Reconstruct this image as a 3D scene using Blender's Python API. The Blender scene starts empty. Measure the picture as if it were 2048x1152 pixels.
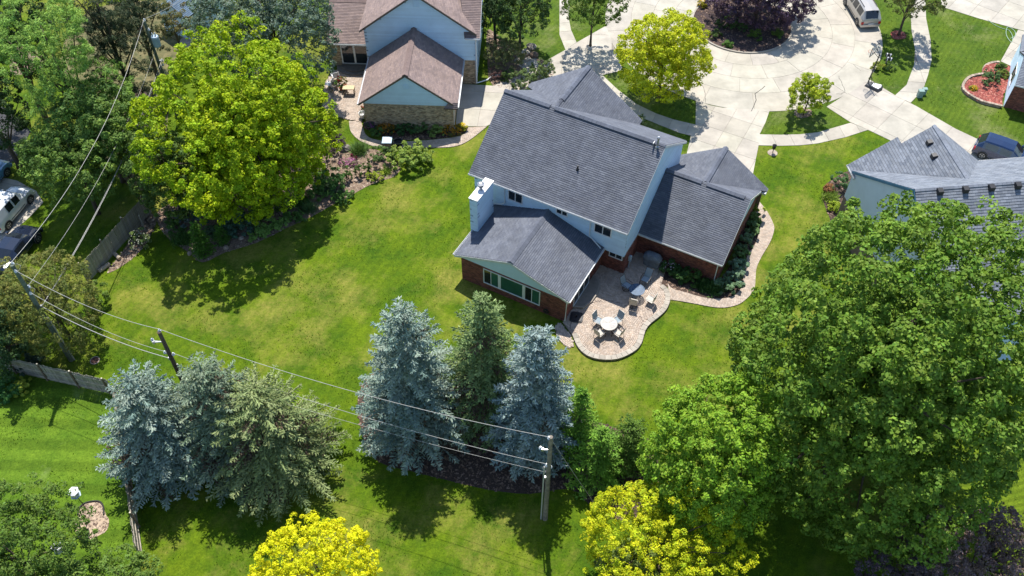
import bpy, math, random
import numpy as np
from mathutils import Vector, Matrix

random.seed(7)
rng = np.random.default_rng(7)
scene = bpy.context.scene
COL = scene.collection
R = math.radians

# ------------------------------------------------------------------ camera
CAM_H, FPX = 50.0, 1823.5
TH, RO = R(49.94), R(0.48)
_F = np.array([0, math.cos(TH), -math.sin(TH)])
_R0 = np.array([1.0, 0, 0]); _U0 = np.cross(_R0, _F)
_R = math.cos(RO) * _R0 + math.sin(RO) * _U0
_U = -math.sin(RO) * _R0 + math.cos(RO) * _U0
cam_d = bpy.data.cameras.new('camera')
cam_d.sensor_width = 36.0
cam_d.lens = FPX / 2048 * 36.0
cam_d.clip_end = 4000
cam = bpy.data.objects.new('camera', cam_d)
COL.objects.link(cam)
m = Matrix.Identity(4)
for i in range(3):
    m[i][0] = _R[i]; m[i][1] = _U[i]; m[i][2] = -_F[i]
m[2][3] = CAM_H
cam.matrix_world = m
scene.camera = cam

# ------------------------------------------------------------------ light
SUN_ELEV, SUN_AZ = R(62), R(3)      # shadows fall towards the camera, a little to the right
world = bpy.data.worlds.new('World')
scene.world = world
world.use_nodes = True
nt = world.node_tree; nt.nodes.clear()
sky = nt.nodes.new('ShaderNodeTexSky'); sky.sky_type = 'NISHITA'
sky.sun_disc = False
sky.sun_elevation = SUN_ELEV
sky.sun_rotation = -SUN_AZ
sky.air_density = 1.0; sky.dust_density = 0.4; sky.ozone_density = 2.0
bg = nt.nodes.new('ShaderNodeBackground'); bg.inputs['Strength'].default_value = 0.145
wo = nt.nodes.new('ShaderNodeOutputWorld')
nt.links.new(sky.outputs[0], bg.inputs['Color']); nt.links.new(bg.outputs[0], wo.inputs['Surface'])
sun_d = bpy.data.lights.new('sun', 'SUN'); sun_d.energy = 4.9; sun_d.angle = R(0.53)
sun_d.color = (1.0, 0.955, 0.88)
sun = bpy.data.objects.new('sun', sun_d); COL.objects.link(sun)
sdir = Vector((-math.sin(SUN_AZ) * math.cos(SUN_ELEV), math.cos(SUN_AZ) * math.cos(SUN_ELEV), math.sin(SUN_ELEV)))
sun.rotation_euler = sdir.to_track_quat('Z', 'Y').to_euler()
scene.view_settings.view_transform = 'Standard'
scene.view_settings.look = 'None'
scene.view_settings.exposure = 0.42
scene.view_settings.gamma = 1.0
scene.view_settings.use_curve_mapping = False
scene.cycles.max_bounces = 6
scene.cycles.diffuse_bounces = 3
scene.cycles.transparent_max_bounces = 8

# ------------------------------------------------------------------ helpers
def at(x, y, z=0.0):
    """point of the place at height z that lies on the line through a photo pixel"""
    d = _F * FPX + _R * (x - 1024) + _U * (576 - y)
    t = (z - CAM_H) / d[2]
    p = np.array([0, 0, CAM_H]) + t * d
    return Vector((float(p[0]), float(p[1]), float(p[2])))

def P2(pts, z=0.0):
    return [(at(x, y, z).x, at(x, y, z).y) for x, y in pts]

def tag(o, label=None, cat=None, group=None, kind=None):
    if label: o['label'] = label
    if cat: o['category'] = cat
    if group: o['group'] = group
    if kind: o['kind'] = kind
    return o

def empty(name, loc, rz=0.0):
    o = bpy.data.objects.new(name, None); o.empty_display_size = 0.2
    o.location = loc; o.rotation_euler = (0, 0, rz); COL.objects.link(o)
    return o

def offset_of(parent):
    v = Vector((0, 0, 0))
    while parent is not None:
        v += parent.location; parent = parent.parent
    return v

def link_mesh(name, me, parent=None):
    o = bpy.data.objects.new(name, me); COL.objects.link(o)
    o.parent = parent
    return o

class MB:
    """collects vertices and faces and links them as ONE mesh object"""
    def __init__(s): s.v = []; s.f = []; s.c = []
    def add(s, vs, fs, col=(1, 1, 1)):
        n = len(s.v); s.v += [tuple(v) for v in vs]
        for f in fs: s.f.append(tuple(i + n for i in f)); s.c.append(col)
        return s
    def quad(s, a, b, c, d, col=(1, 1, 1)): return s.add([a, b, c, d], [(0, 1, 2, 3)], col)
    def poly(s, pts, col=(1, 1, 1)): return s.add(pts, [tuple(range(len(pts)))], col)
    def box(s, x0, x1, y0, y1, z0, z1, col=(1, 1, 1), M=None):
        vs = [Vector(p) for p in ((x0, y0, z0), (x1, y0, z0), (x1, y1, z0), (x0, y1, z0), (x0, y0, z1), (x1, y0, z1), (x1, y1, z1), (x0, y1, z1))]
        if M is not None: vs = [M @ v for v in vs]
        return s.add(vs, [(3, 2, 1, 0), (4, 5, 6, 7), (0, 1, 5, 4), (1, 2, 6, 5), (2, 3, 7, 6), (3, 0, 4, 7)], col)
    def tube(s, pts, r, n=8, col=(1, 1, 1), cap=True):
        pts = [Vector(p) for p in pts]
        rs = r if isinstance(r, (list, tuple)) else [r] * len(pts)
        base = len(s.v); ring = []
        for i, p in enumerate(pts):
            d = (pts[min(i + 1, len(pts) - 1)] - pts[max(i - 1, 0)])
            if d.length < 1e-6: d = Vector((0, 0, 1))
            d.normalize()
            a = d.cross(Vector((0, 0, 1)))
            if a.length < 0.05: a = d.cross(Vector((1, 0, 0)))
            a.normalize(); b = d.cross(a)
            for k in range(n):
                t = 2 * math.pi * k / n
                s.v.append(tuple(p + a * math.cos(t) * rs[i] + b * math.sin(t) * rs[i]))
        for i in range(len(pts) - 1):
            for k in range(n):
                k2 = (k + 1) % n
                s.f.append((base + i * n + k, base + i * n + k2, base + (i + 1) * n + k2, base + (i + 1) * n + k)); s.c.append(col)
        if cap:
            s.f.append(tuple(base + k for k in range(n))[::-1]); s.c.append(col)
            s.f.append(tuple(base + (len(pts) - 1) * n + k for k in range(n))); s.c.append(col)
        return s
    def prism(s, pts2, z0, z1, col=(1, 1, 1)):
        n = len(pts2)
        a = sum(pts2[i][0] * pts2[(i + 1) % n][1] - pts2[(i + 1) % n][0] * pts2[i][1] for i in range(n))
        if a < 0: pts2 = pts2[::-1]
        vs = [(x, y, z0) for x, y in pts2] + [(x, y, z1) for x, y in pts2]
        fs = [tuple(range(n))[::-1], tuple(range(n, 2 * n))]
        fs += [(i, (i + 1) % n, n + (i + 1) % n, n + i) for i in range(n)]
        return s.add(vs, fs, col)
    def lathe(s, prof, c=(0, 0, 0), n=16, col=(1, 1, 1)):
        b = len(s.v)
        for r, z in prof:
            for k in range(n):
                t = 2 * math.pi * k / n
                s.v.append((c[0] + r * math.cos(t), c[1] + r * math.sin(t), c[2] + z))
        for i in range(len(prof) - 1):
            for k in range(n):
                k2 = (k + 1) % n
                s.f.append((b + i * n + k, b + i * n + k2, b + (i + 1) * n + k2, b + (i + 1) * n + k)); s.c.append(col)
        s.f.append(tuple(b + k for k in range(n))[::-1]); s.c.append(col)
        s.f.append(tuple(b + (len(prof) - 1) * n + k for k in range(n))); s.c.append(col)
        return s
    def build(s, name, mat, parent=None, smooth=False, rel=True, bevel=0):
        off = offset_of(parent) if rel else Vector((0, 0, 0))
        me = bpy.data.meshes.new(name)
        me.from_pydata([(v[0] - off.x, v[1] - off.y, v[2] - off.z) for v in s.v], [], s.f)
        me.materials.append(mat)
        at_ = me.attributes.new('Col', 'FLOAT_COLOR', 'FACE')
        arr = np.ones((len(s.f), 4), dtype=np.float32)
        if len(s.f): arr[:, :3] = np.array(s.c, dtype=np.float32)
        at_.data.foreach_set('color', arr.ravel())
        if smooth:
            me.polygons.foreach_set('use_smooth', [True] * len(me.polygons))
        me.update()
        o = link_mesh(name, me, parent)
        if bevel:
            b = o.modifiers.new('bevel', 'BEVEL'); b.width = bevel; b.segments = 2; b.limit_method = 'ANGLE'
        return o

# ------------------------------------------------------------------ materials
MATS = {}
def nodes_of(name):
    mt = bpy.data.materials.new(name); mt.use_nodes = True
    n = mt.node_tree; b = n.nodes['Principled BSDF']
    return mt, n, b

def mat(name, col, rough=0.7, var=0.15, scale=3.0, bump=0.0, bscale=40.0, metal=0.0, attr=False, spec=0.5, var2=None, coat=0.0):
    """principled material with noise-varied colour; attr multiplies by the per-piece colour"""
    if name in MATS: return MATS[name]
    mt, n, b = nodes_of(name); L = n.links
    tc = n.nodes.new('ShaderNodeTexCoord')
    ns = n.nodes.new('ShaderNodeTexNoise'); ns.inputs['Scale'].default_value = scale; ns.inputs['Detail'].default_value = 6
    ns.inputs['Roughness'].default_value = 0.65
    L.new(tc.outputs['Object'], ns.inputs['Vector'])
    cr = n.nodes.new('ShaderNodeValToRGB')
    c2 = var2 if var2 else tuple(c * (1 - var * 1.6) for c in col)
    c1 = tuple(min(1, c * (1 + var)) for c in col)
    cr.color_ramp.elements[0].position = 0.3; cr.color_ramp.elements[1].position = 0.7
    cr.color_ramp.elements[0].color = (*c2, 1); cr.color_ramp.elements[1].color = (*c1, 1)
    L.new(ns.outputs['Fac'], cr.inputs['Fac'])
    out = cr.outputs['Color']
    if attr:
        a = n.nodes.new('ShaderNodeAttribute'); a.attribute_name = 'Col'
        mx = n.nodes.new('ShaderNodeMix'); mx.data_type = 'RGBA'; mx.blend_type = 'MULTIPLY'; mx.inputs['Factor'].default_value = 1
        L.new(out, mx.inputs['A']); L.new(a.outputs['Color'], mx.inputs['B']); out = mx.outputs['Result']
    L.new(out, b.inputs['Base Color'])
    b.inputs['Roughness'].default_value = rough; b.inputs['Metallic'].default_value = metal
    b.inputs['Specular IOR Level'].default_value = spec
    b.inputs['Coat Weight'].default_value = coat
    if bump:
        n2 = n.nodes.new('ShaderNodeTexNoise'); n2.inputs['Scale'].default_value = bscale; n2.inputs['Detail'].default_value = 4
        L.new(tc.outputs['Object'], n2.inputs['Vector'])
        bp = n.nodes.new('ShaderNodeBump'); bp.inputs['Strength'].default_value = bump; bp.inputs['Distance'].default_value = 0.03
        L.new(n2.outputs['Fac'], bp.inputs['Height']); L.new(bp.outputs['Normal'], b.inputs['Normal'])
    MATS[name] = mt
    return mt

def foliage_mat(name, trans=0.3, rough=0.55):
    if name in MATS: return MATS[name]
    mt, n, b = nodes_of(name); L = n.links
    a = n.nodes.new('ShaderNodeAttribute'); a.attribute_name = 'Col'
    L.new(a.outputs['Color'], b.inputs['Base Color']); b.inputs['Roughness'].default_value = rough
    b.inputs['Specular IOR Level'].default_value = 0.12
    t = n.nodes.new('ShaderNodeBsdfTranslucent')
    hs = n.nodes.new('ShaderNodeMix'); hs.data_type = 'RGBA'; hs.blend_type = 'MULTIPLY'; hs.inputs['Factor'].default_value = 1
    hs.inputs['B'].default_value = (1.25, 1.2, 0.55, 1)
    L.new(a.outputs['Color'], hs.inputs['A']); L.new(hs.outputs['Result'], t.inputs['Color'])
    mx = n.nodes.new('ShaderNodeMixShader'); mx.inputs['Fac'].default_value = trans
    L.new(b.outputs[0], mx.inputs[1]); L.new(t.outputs[0], mx.inputs[2])
    L.new(mx.outputs[0], n.nodes['Material Output'].inputs['Surface'])
    MATS[name] = mt
    return mt

def lawn_mat(name, dark, light, dry, stripe_dir=None, stripe_w=1.1, stripe_amt=0.0, dry_amt=0.5, seed=0.0):
    mt, n, b = nodes_of(name); L = n.links
    tc = n.nodes.new('ShaderNodeTexCoord')
    mp = n.nodes.new('ShaderNodeMapping'); mp.inputs['Location'].default_value = (seed, seed * 1.7, 0)
    L.new(tc.outputs['Object'], mp.inputs['Vector'])
    def noise(sc, det=5, ro=0.6):
        x = n.nodes.new('ShaderNodeTexNoise'); x.inputs['Scale'].default_value = sc; x.inputs['Detail'].default_value = det; x.inputs['Roughness'].default_value = ro
        L.new(mp.outputs[0], x.inputs['Vector']); return x.outputs['Fac']
    def ramp(v, p0, p1, c0=(0, 0, 0, 1), c1=(1, 1, 1, 1)):
        r = n.nodes.new('ShaderNodeValToRGB'); r.color_ramp.elements[0].position = p0; r.color_ramp.elements[1].position = p1
        r.color_ramp.elements[0].color = c0; r.color_ramp.elements[1].color = c1
        L.new(v, r.inputs['Fac']); return r.outputs['Color']
    def mix(a, bb, f, mode='MIX'):
        x = n.nodes.new('ShaderNodeMix'); x.data_type = 'RGBA'; x.blend_type = mode
        if isinstance(f, float): x.inputs['Factor'].default_value = f
        else: L.new(f, x.inputs['Factor'])
        for s, v in (('A', a), ('B', bb)):
            if isinstance(v, tuple): x.inputs[s].default_value = v
            else: L.new(v, x.inputs[s])
        return x.outputs['Result']
    base = ramp(noise(0.35, 6, 0.7), 0.36, 0.64, (*dark, 1), (*light, 1))
    mid = ramp(noise(2.6, 8, 0.85), 0.32, 0.68, (0.52, 0.58, 0.5, 1), (1.4, 1.33, 1.4, 1))
    c = mix(base, mid, 0.75, 'MULTIPLY')
    fine = ramp(noise(8.0, 5, 0.9), 0.32, 0.68, (0.35, 0.42, 0.35, 1), (1.6, 1.5, 1.6, 1))
    c = mix(c, fine, 0.75, 'MULTIPLY')
    dm = ramp(noise(0.16, 7, 0.72), 0.60 - 0.15 * dry_amt, 0.74 - 0.08 * dry_amt)
    dmf = ramp(noise(5.0, 6, 0.8), 0.34, 0.62)
    dmm = mix(dm, dmf, 0.85, 'MULTIPLY')
    c = mix(c, (*dry, 1), dmm)
    if stripe_dir is not None:
        m2 = n.nodes.new('ShaderNodeMapping'); m2.inputs['Rotation'].default_value = (0, 0, stripe_dir)
        L.new(tc.outputs['Object'], m2.inputs['Vector'])
        w = n.nodes.new('ShaderNodeTexWave'); w.inputs['Scale'].default_value = 0.314 / stripe_w; w.inputs['Distortion'].default_value = 1.2
        w.inputs['Detail'].default_value = 3; w.inputs['Detail Scale'].default_value = 0.6
        L.new(m2.outputs[0], w.inputs['Vector'])
        st = ramp(w.outputs['Fac'], 0.35, 0.65, (1 - stripe_amt, 1 - stripe_amt, 1 - stripe_amt, 1), (1 + stripe_amt, 1 + stripe_amt * 0.9, 1 + stripe_amt * 1.5, 1))
        c = mix(c, st, 1.0, 'MULTIPLY')
    L.new(c, b.inputs['Base Color']); b.inputs['Roughness'].default_value = 0.9; b.inputs['Specular IOR Level'].default_value = 0.15
    bp = n.nodes.new('ShaderNodeBump'); bp.inputs['Strength'].default_value = 0.9; bp.inputs['Distance'].default_value = 0.05
    L.new(noise(17.0, 5, 0.8), bp.inputs['Height']); L.new(bp.outputs['Normal'], b.inputs['Normal'])
    MATS[name] = mt
    return mt

M_lawn = lawn_mat('lawn_grass', (0.048, 0.110, 0.004), (0.120, 0.188, 0.005), (0.31, 0.275, 0.06), R(28), 0.7, 0.05, 0.85)
M_lawn_l = lawn_mat('striped_grass', (0.065, 0.140, 0.008), (0.125, 0.215, 0.014), (0.24, 0.30, 0.10), R(91), 1.5, 0.13, 0.15, 31.0)
M_lawn_r = lawn_mat('right_yard_grass', (0.080, 0.135, 0.006), (0.14, 0.205, 0.010), (0.22, 0.24, 0.07), R(74), 0.42, 0.14, 0.2, 12.0)
M_lawn_n = lawn_mat('front_grass', (0.050, 0.105, 0.008), (0.105, 0.165, 0.012), (0.24, 0.24, 0.10), R(35), 0.45, 0.07, 0.45, 55.0)
M_leaf = foliage_mat('leaves', 0.22)
M_needle = foliage_mat('needles', 0.12, 0.6)
M_bark = mat('bark', (0.10, 0.075, 0.055), 0.95, 0.35, 9, 0.8, 30)
M_mulch = mat('mulch', (0.085, 0.055, 0.042), 1.0, 0.5, 14, 1.0, 30)
M_mulch_t = mat('tan_mulch', (0.27, 0.19, 0.135), 1.0, 0.45, 14, 1.0, 30)
M_mulch_r = mat('red_mulch', (0.36, 0.10, 0.075), 1.0, 0.4, 12, 1.0, 30)
M_litter = mat('leaf_litter', (0.16, 0.13, 0.06), 1.0, 0.5, 1.5, 1.0, 30, var2=(0.05, 0.07, 0.02))
M_chip = mat('mulch_chips', (1, 1, 1), 1.0, 0.1, 8, attr=True)
M_conc = mat('concrete', (0.46, 0.425, 0.36), 0.9, 0.15, 0.6, 0.15, 60, attr=True)
M_joint = mat('concrete_joint', (0.27, 0.24, 0.20), 0.95, 0.1, 4)
M_asph = mat('asphalt', (0.06, 0.06, 0.062), 0.95, 0.3, 5, 0.5, 60)
M_shin = mat('grey_shingle', (0.132, 0.143, 0.172), 0.88, 0.16, 0.9, 0.3, 90, attr=True)
M_shin_b = mat('brown_shingle', (0.27, 0.20, 0.18), 0.9, 0.14, 0.9, 0.3, 90, attr=True)
M_shin_l = mat('pale_grey_shingle', (0.19, 0.21, 0.245), 0.88, 0.12, 0.9, 0.3, 90, attr=True)
M_deck = mat('roof_underlay', (0.05, 0.052, 0.06), 0.9, 0.2, 4)
M_deck_b = mat('brown_roof_underlay', (0.09, 0.068, 0.06), 0.9, 0.2, 4)
M_brick = mat('red_brick', (0.25, 0.095, 0.07), 0.9, 0.2, 6, 0.3, 60, attr=True)
M_brick_t = mat('tan_brick', (0.52, 0.41, 0.29), 0.9, 0.2, 6, 0.3, 60, attr=True)
M_mortar = mat('mortar', (0.20, 0.155, 0.135), 0.95, 0.15, 5)
M_mortar_t = mat('tan_mortar', (0.26, 0.22, 0.17), 0.95, 0.15, 5)
M_side = mat('blue_grey_siding', (0.60, 0.78, 0.93), 0.55, 0.04, 1.5, attr=True)
M_side_d = mat('siding_shadow_gap', (0.28, 0.40, 0.54), 0.7, 0.04, 1.5)
M_white = mat('white_trim', (0.78, 0.79, 0.80), 0.5, 0.04, 2)
M_gut = mat('gutter_white', (0.70, 0.71, 0.72), 0.45, 0.08, 3)
M_glass = mat('window_glass', (0.02, 0.028, 0.035), 0.06, 0.3, 0.5, spec=0.8)
M_curt = mat('green_blind_glass', (0.035, 0.13, 0.095), 0.10, 0.15, 0.7, spec=0.8)
M_metal = mat('galvanised_metal', (0.45, 0.46, 0.47), 0.35, 0.2, 6, metal=0.8)
M_black = mat('black_metal', (0.02, 0.02, 0.023), 0.5, 0.2, 5)
M_dgrey = mat('dark_grey_plastic', (0.05, 0.052, 0.058), 0.6, 0.2, 5)
M_paver = mat('tan_paver', (0.49, 0.405, 0.33), 0.9, 0.12, 2.0, 0.3, 60, attr=True)
M_paver_j = mat('paver_joint', (0.30, 0.24, 0.20), 0.95, 0.2, 8)
M_cap = mat('cap_stone', (0.42, 0.38, 0.325), 0.9, 0.15, 3, 0.4, 40, attr=True)
M_wallst = mat('retaining_block', (0.15, 0.125, 0.105), 0.95, 0.2, 5, 0.5, 30)
M_wood = mat('weathered_wood', (0.36, 0.33, 0.28), 0.95, 0.25, 4, 0.5, 30, attr=True)
M_pole = mat('pole_wood', (0.22, 0.19, 0.155), 0.95, 0.3, 3, 0.6, 20)
M_pole_g = mat('green_pole_wood', (0.13, 0.16, 0.125), 0.95, 0.3, 3, 0.6, 20)
M_wire = mat('wire_aluminium', (0.42, 0.41, 0.38), 0.5, 0.08, 3)
M_porc = mat('porcelain', (0.62, 0.65, 0.68), 0.3, 0.1, 6)
M_tank = mat('transformer_paint', (0.40, 0.52, 0.62), 0.4, 0.08, 3)
M_stone = mat('field_stone', (0.40, 0.33, 0.27), 0.95, 0.25, 5, 0.6, 20, attr=True)
M_sand = mat('pale_sand', (0.50, 0.38, 0.27), 1.0, 0.2, 5, 0.6, 40)
M_tyre = mat('tyre_rubber', (0.018, 0.018, 0.018), 0.85, 0.2, 8)
M_rim = mat('wheel_rim', (0.42, 0.42, 0.43), 0.35, 0.1, 8, metal=0.6)
M_carglass = mat('car_glass', (0.015, 0.02, 0.028), 0.04, 0.2, 2, spec=0.9)
M_red = mat('red_lens', (0.45, 0.015, 0.015), 0.25, 0.1, 8)
M_lens = mat('clear_lens', (0.6, 0.62, 0.65), 0.15, 0.1, 8)
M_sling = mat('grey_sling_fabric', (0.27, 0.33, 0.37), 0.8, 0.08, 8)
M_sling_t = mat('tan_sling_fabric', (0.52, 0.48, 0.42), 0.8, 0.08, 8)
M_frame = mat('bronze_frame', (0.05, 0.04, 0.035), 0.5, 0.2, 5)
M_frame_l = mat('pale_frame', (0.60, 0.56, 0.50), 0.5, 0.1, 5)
M_cover = mat('grey_cover_cloth', (0.17, 0.20, 0.24), 0.8, 0.25, 2.5, 0.6, 5)
M_tableb = mat('blue_black_metal', (0.02, 0.09, 0.19), 0.4, 0.2, 8)
M_tablet = mat('pale_stone_top', (0.36, 0.34, 0.31), 0.4, 0.2, 2.5, attr=True)
M_birdw = mat('white_plastic', (0.80, 0.80, 0.80), 0.5, 0.03, 3)
M_teal = mat('utility_green', (0.22, 0.33, 0.30), 0.6, 0.12, 4)
M_terra = mat('terracotta', (0.36, 0.13, 0.07), 0.9, 0.15, 5)
M_edge = mat('black_edging', (0.03, 0.028, 0.026), 0.8, 0.2, 6)
M_hose = mat('pale_green_hose', (0.35, 0.5, 0.38), 0.5, 0.1, 6)

# ------------------------------------------------------------------ polygons and tiling
def pip(x, y, poly):
    r = False; j = len(poly) - 1
    for i in range(len(poly)):
        xi, yi = poly[i]; xj, yj = poly[j]
        if (yi > y) != (yj > y) and x < (xj - xi) * (y - yi) / (yj - yi) + xi: r = not r
        j = i
    return r

def clip_rect(poly, x0, x1, y0, y1):
    def cut(p, ax, v, keep_less):
        o = []
        for i in range(len(p)):
            a, b = p[i - 1], p[i]
            ia = (a[ax] <= v) if keep_less else (a[ax] >= v)
            ib = (b[ax] <= v) if keep_less else (b[ax] >= v)
            if ia != ib:
                t = (v - a[ax]) / (b[ax] - a[ax])
                o.append((a[0] + (b[0] - a[0]) * t, a[1] + (b[1] - a[1]) * t))
            if ib: o.append(b)
        return o
    for ax, v, k in ((0, x1, True), (0, x0, False), (1, y1, True), (1, y0, False)):
        if len(poly) < 3: return []
        poly = cut(poly, ax, v, k)
    return poly if len(poly) >= 3 else []

def area(p):
    return 0.5 * sum(p[i][0] * p[(i + 1) % len(p)][1] - p[(i + 1) % len(p)][0] * p[i][1] for i in range(len(p)))

def cells(poly, tw, th, gap=0.01, brick=True, holes=()):
    gx, gy = gap if isinstance(gap, tuple) else (gap, gap)
    if area(poly) < 0: poly = poly[::-1]
    xs = [p[0] for p in poly]; ys = [p[1] for p in poly]
    x0, x1, y0, y1 = min(xs), max(xs), min(ys), max(ys)
    out = []
    j = 0; y = y0
    while y < y1 - 1e-4:
        off = (tw * 0.5 * (j % 2) if brick else 0) + (random.uniform(-0.08, 0.08) * tw if brick else 0)
        i = 0; x = x0 - off
        while x < x1 - 1e-4:
            a, b, c, d = x + gx / 2, x + tw - gx / 2, y + gy / 2, y + th - gy / 2
            cx, cy = (a + b) / 2, (c + d) / 2
            hit = any(h[0] - tw * 0.3 < cx < h[1] + tw * 0.3 and h[2] - th * 0.3 < cy < h[3] + th * 0.3 for h in holes)
            if not hit:
                q = clip_rect(poly, a, b, c, d)
                if q and abs(area(q)) > tw * th * 0.06: out.append((q, c, d))
            x += tw
        y += th; j += 1
    return out

def tint(pal, v=0.12):
    c = random.choice(pal); k = random.uniform(1 - v, 1 + v)
    return (c[0] * k, c[1] * k, c[2] * k)

def tiles(mb, O, X, Y, N, poly, tw, th, h, tilt=0.0, gap=0.01, pal=((1, 1, 1),), v=0.12, brick=True, holes=(), lift=0.0, rowv=0.0):
    """pieces laid on the plane O,X,Y (normal N) inside poly; tilt raises the lower edge (shingles, laps)"""
    rows = {}
    for q, c, d in cells(poly, tw, th, gap, brick, holes):
        kr = rows.setdefault(round(c, 3), random.uniform(1 - rowv, 1 + rowv))
        n = len(q); col = tuple(x_ * kr for x_ in tint(pal, v))
        top = []; bot = []
        for (x, y) in q:
            t = h + tilt * (1 - (y - c) / (d - c))
            b = O + X * x + Y * y
            top.append(b + N * (t + lift)); bot.append(b + N * lift)
        vs = top + bot
        mb.add(vs, [tuple(range(n))] + [(n + i, n + (i + 1) % n, (i + 1) % n, i) for i in range(n)], col)

EXCL = []
def surface(name, pts, z, m_, px=True, kind='structure', zref=0.0):
    w = P2(pts, zref) if px else pts
    if name != 'lawn': EXCL.append(w)
    mb = MB(); mb.poly([(x, y, z) for x, y in (w if area(w) > 0 else w[::-1])])
    o = mb.build(name, m_)
    tag(o, kind=kind)
    return o, w

def smooth_loop(pts, n=4, closed=True):
    """Catmull-Rom through 2D points"""
    out = []; N_ = len(pts)
    rngi = range(N_) if closed else range(N_ - 1)
    for i in rngi:
        g = lambda k: pts[k % N_] if closed else pts[max(0, min(N_ - 1, k))]
        p0, p1, p2, p3 = g(i - 1), g(i), g(i + 1), g(i + 2)
        for s in range(n):
            t = s / n
            out.append(tuple(0.5 * ((2 * p1[k]) + (-p0[k] + p2[k]) * t + (2 * p0[k] - 5 * p1[k] + 4 * p2[k] - p3[k]) * t * t + (-p0[k] + 3 * p1[k] - 3 * p2[k] + p3[k]) * t ** 3) for k in (0, 1)))
    if not closed: out.append(tuple(pts[-1]))
    return out

# ------------------------------------------------------------------ foliage
def quads_mesh(name, V, C, m_, parent=None):
    """V: (n,4,3) quads in world space, C: (n,3) colours"""
    off = offset_of(parent)
    n = len(V)
    V = (V - np.array([off.x, off.y, off.z])).astype(np.float32)
    me = bpy.data.meshes.new(name)
    me.vertices.add(4 * n); me.vertices.foreach_set('co', V.reshape(-1))
    me.loops.add(4 * n); me.loops.foreach_set('vertex_index', np.arange(4 * n, dtype=np.int32))
    me.polygons.add(n); me.polygons.foreach_set('loop_start', np.arange(0, 4 * n, 4, dtype=np.int32))
    me.update(calc_edges=True)
    me.materials.append(m_)
    a = me.attributes.new('Col', 'FLOAT_COLOR', 'FACE')
    c = np.ones((n, 4), np.float32); c[:, :3] = C
    a.data.foreach_set('color', c.ravel())
    return link_mesh(name, me, parent)

def unit(a): return a / np.maximum(np.linalg.norm(a, axis=-1, keepdims=True), 1e-9)

def leaf_quads(Pn, Nn, T, ln, wd):
    """rhombic leaves centred at P with normal N, long axis ~T"""
    T = unit(T - (T * Nn).sum(1, keepdims=True) * Nn); B = np.cross(Nn, T)
    ln = ln[:, None]; wd = wd[:, None]
    a = Pn - T * ln * 0.5; b = Pn + B * wd * 0.5 - T * ln * 0.05; c = Pn + T * ln * 0.5; d = Pn - B * wd * 0.5 - T * ln * 0.05
    return np.stack([a, b, c, d], 1)

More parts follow.
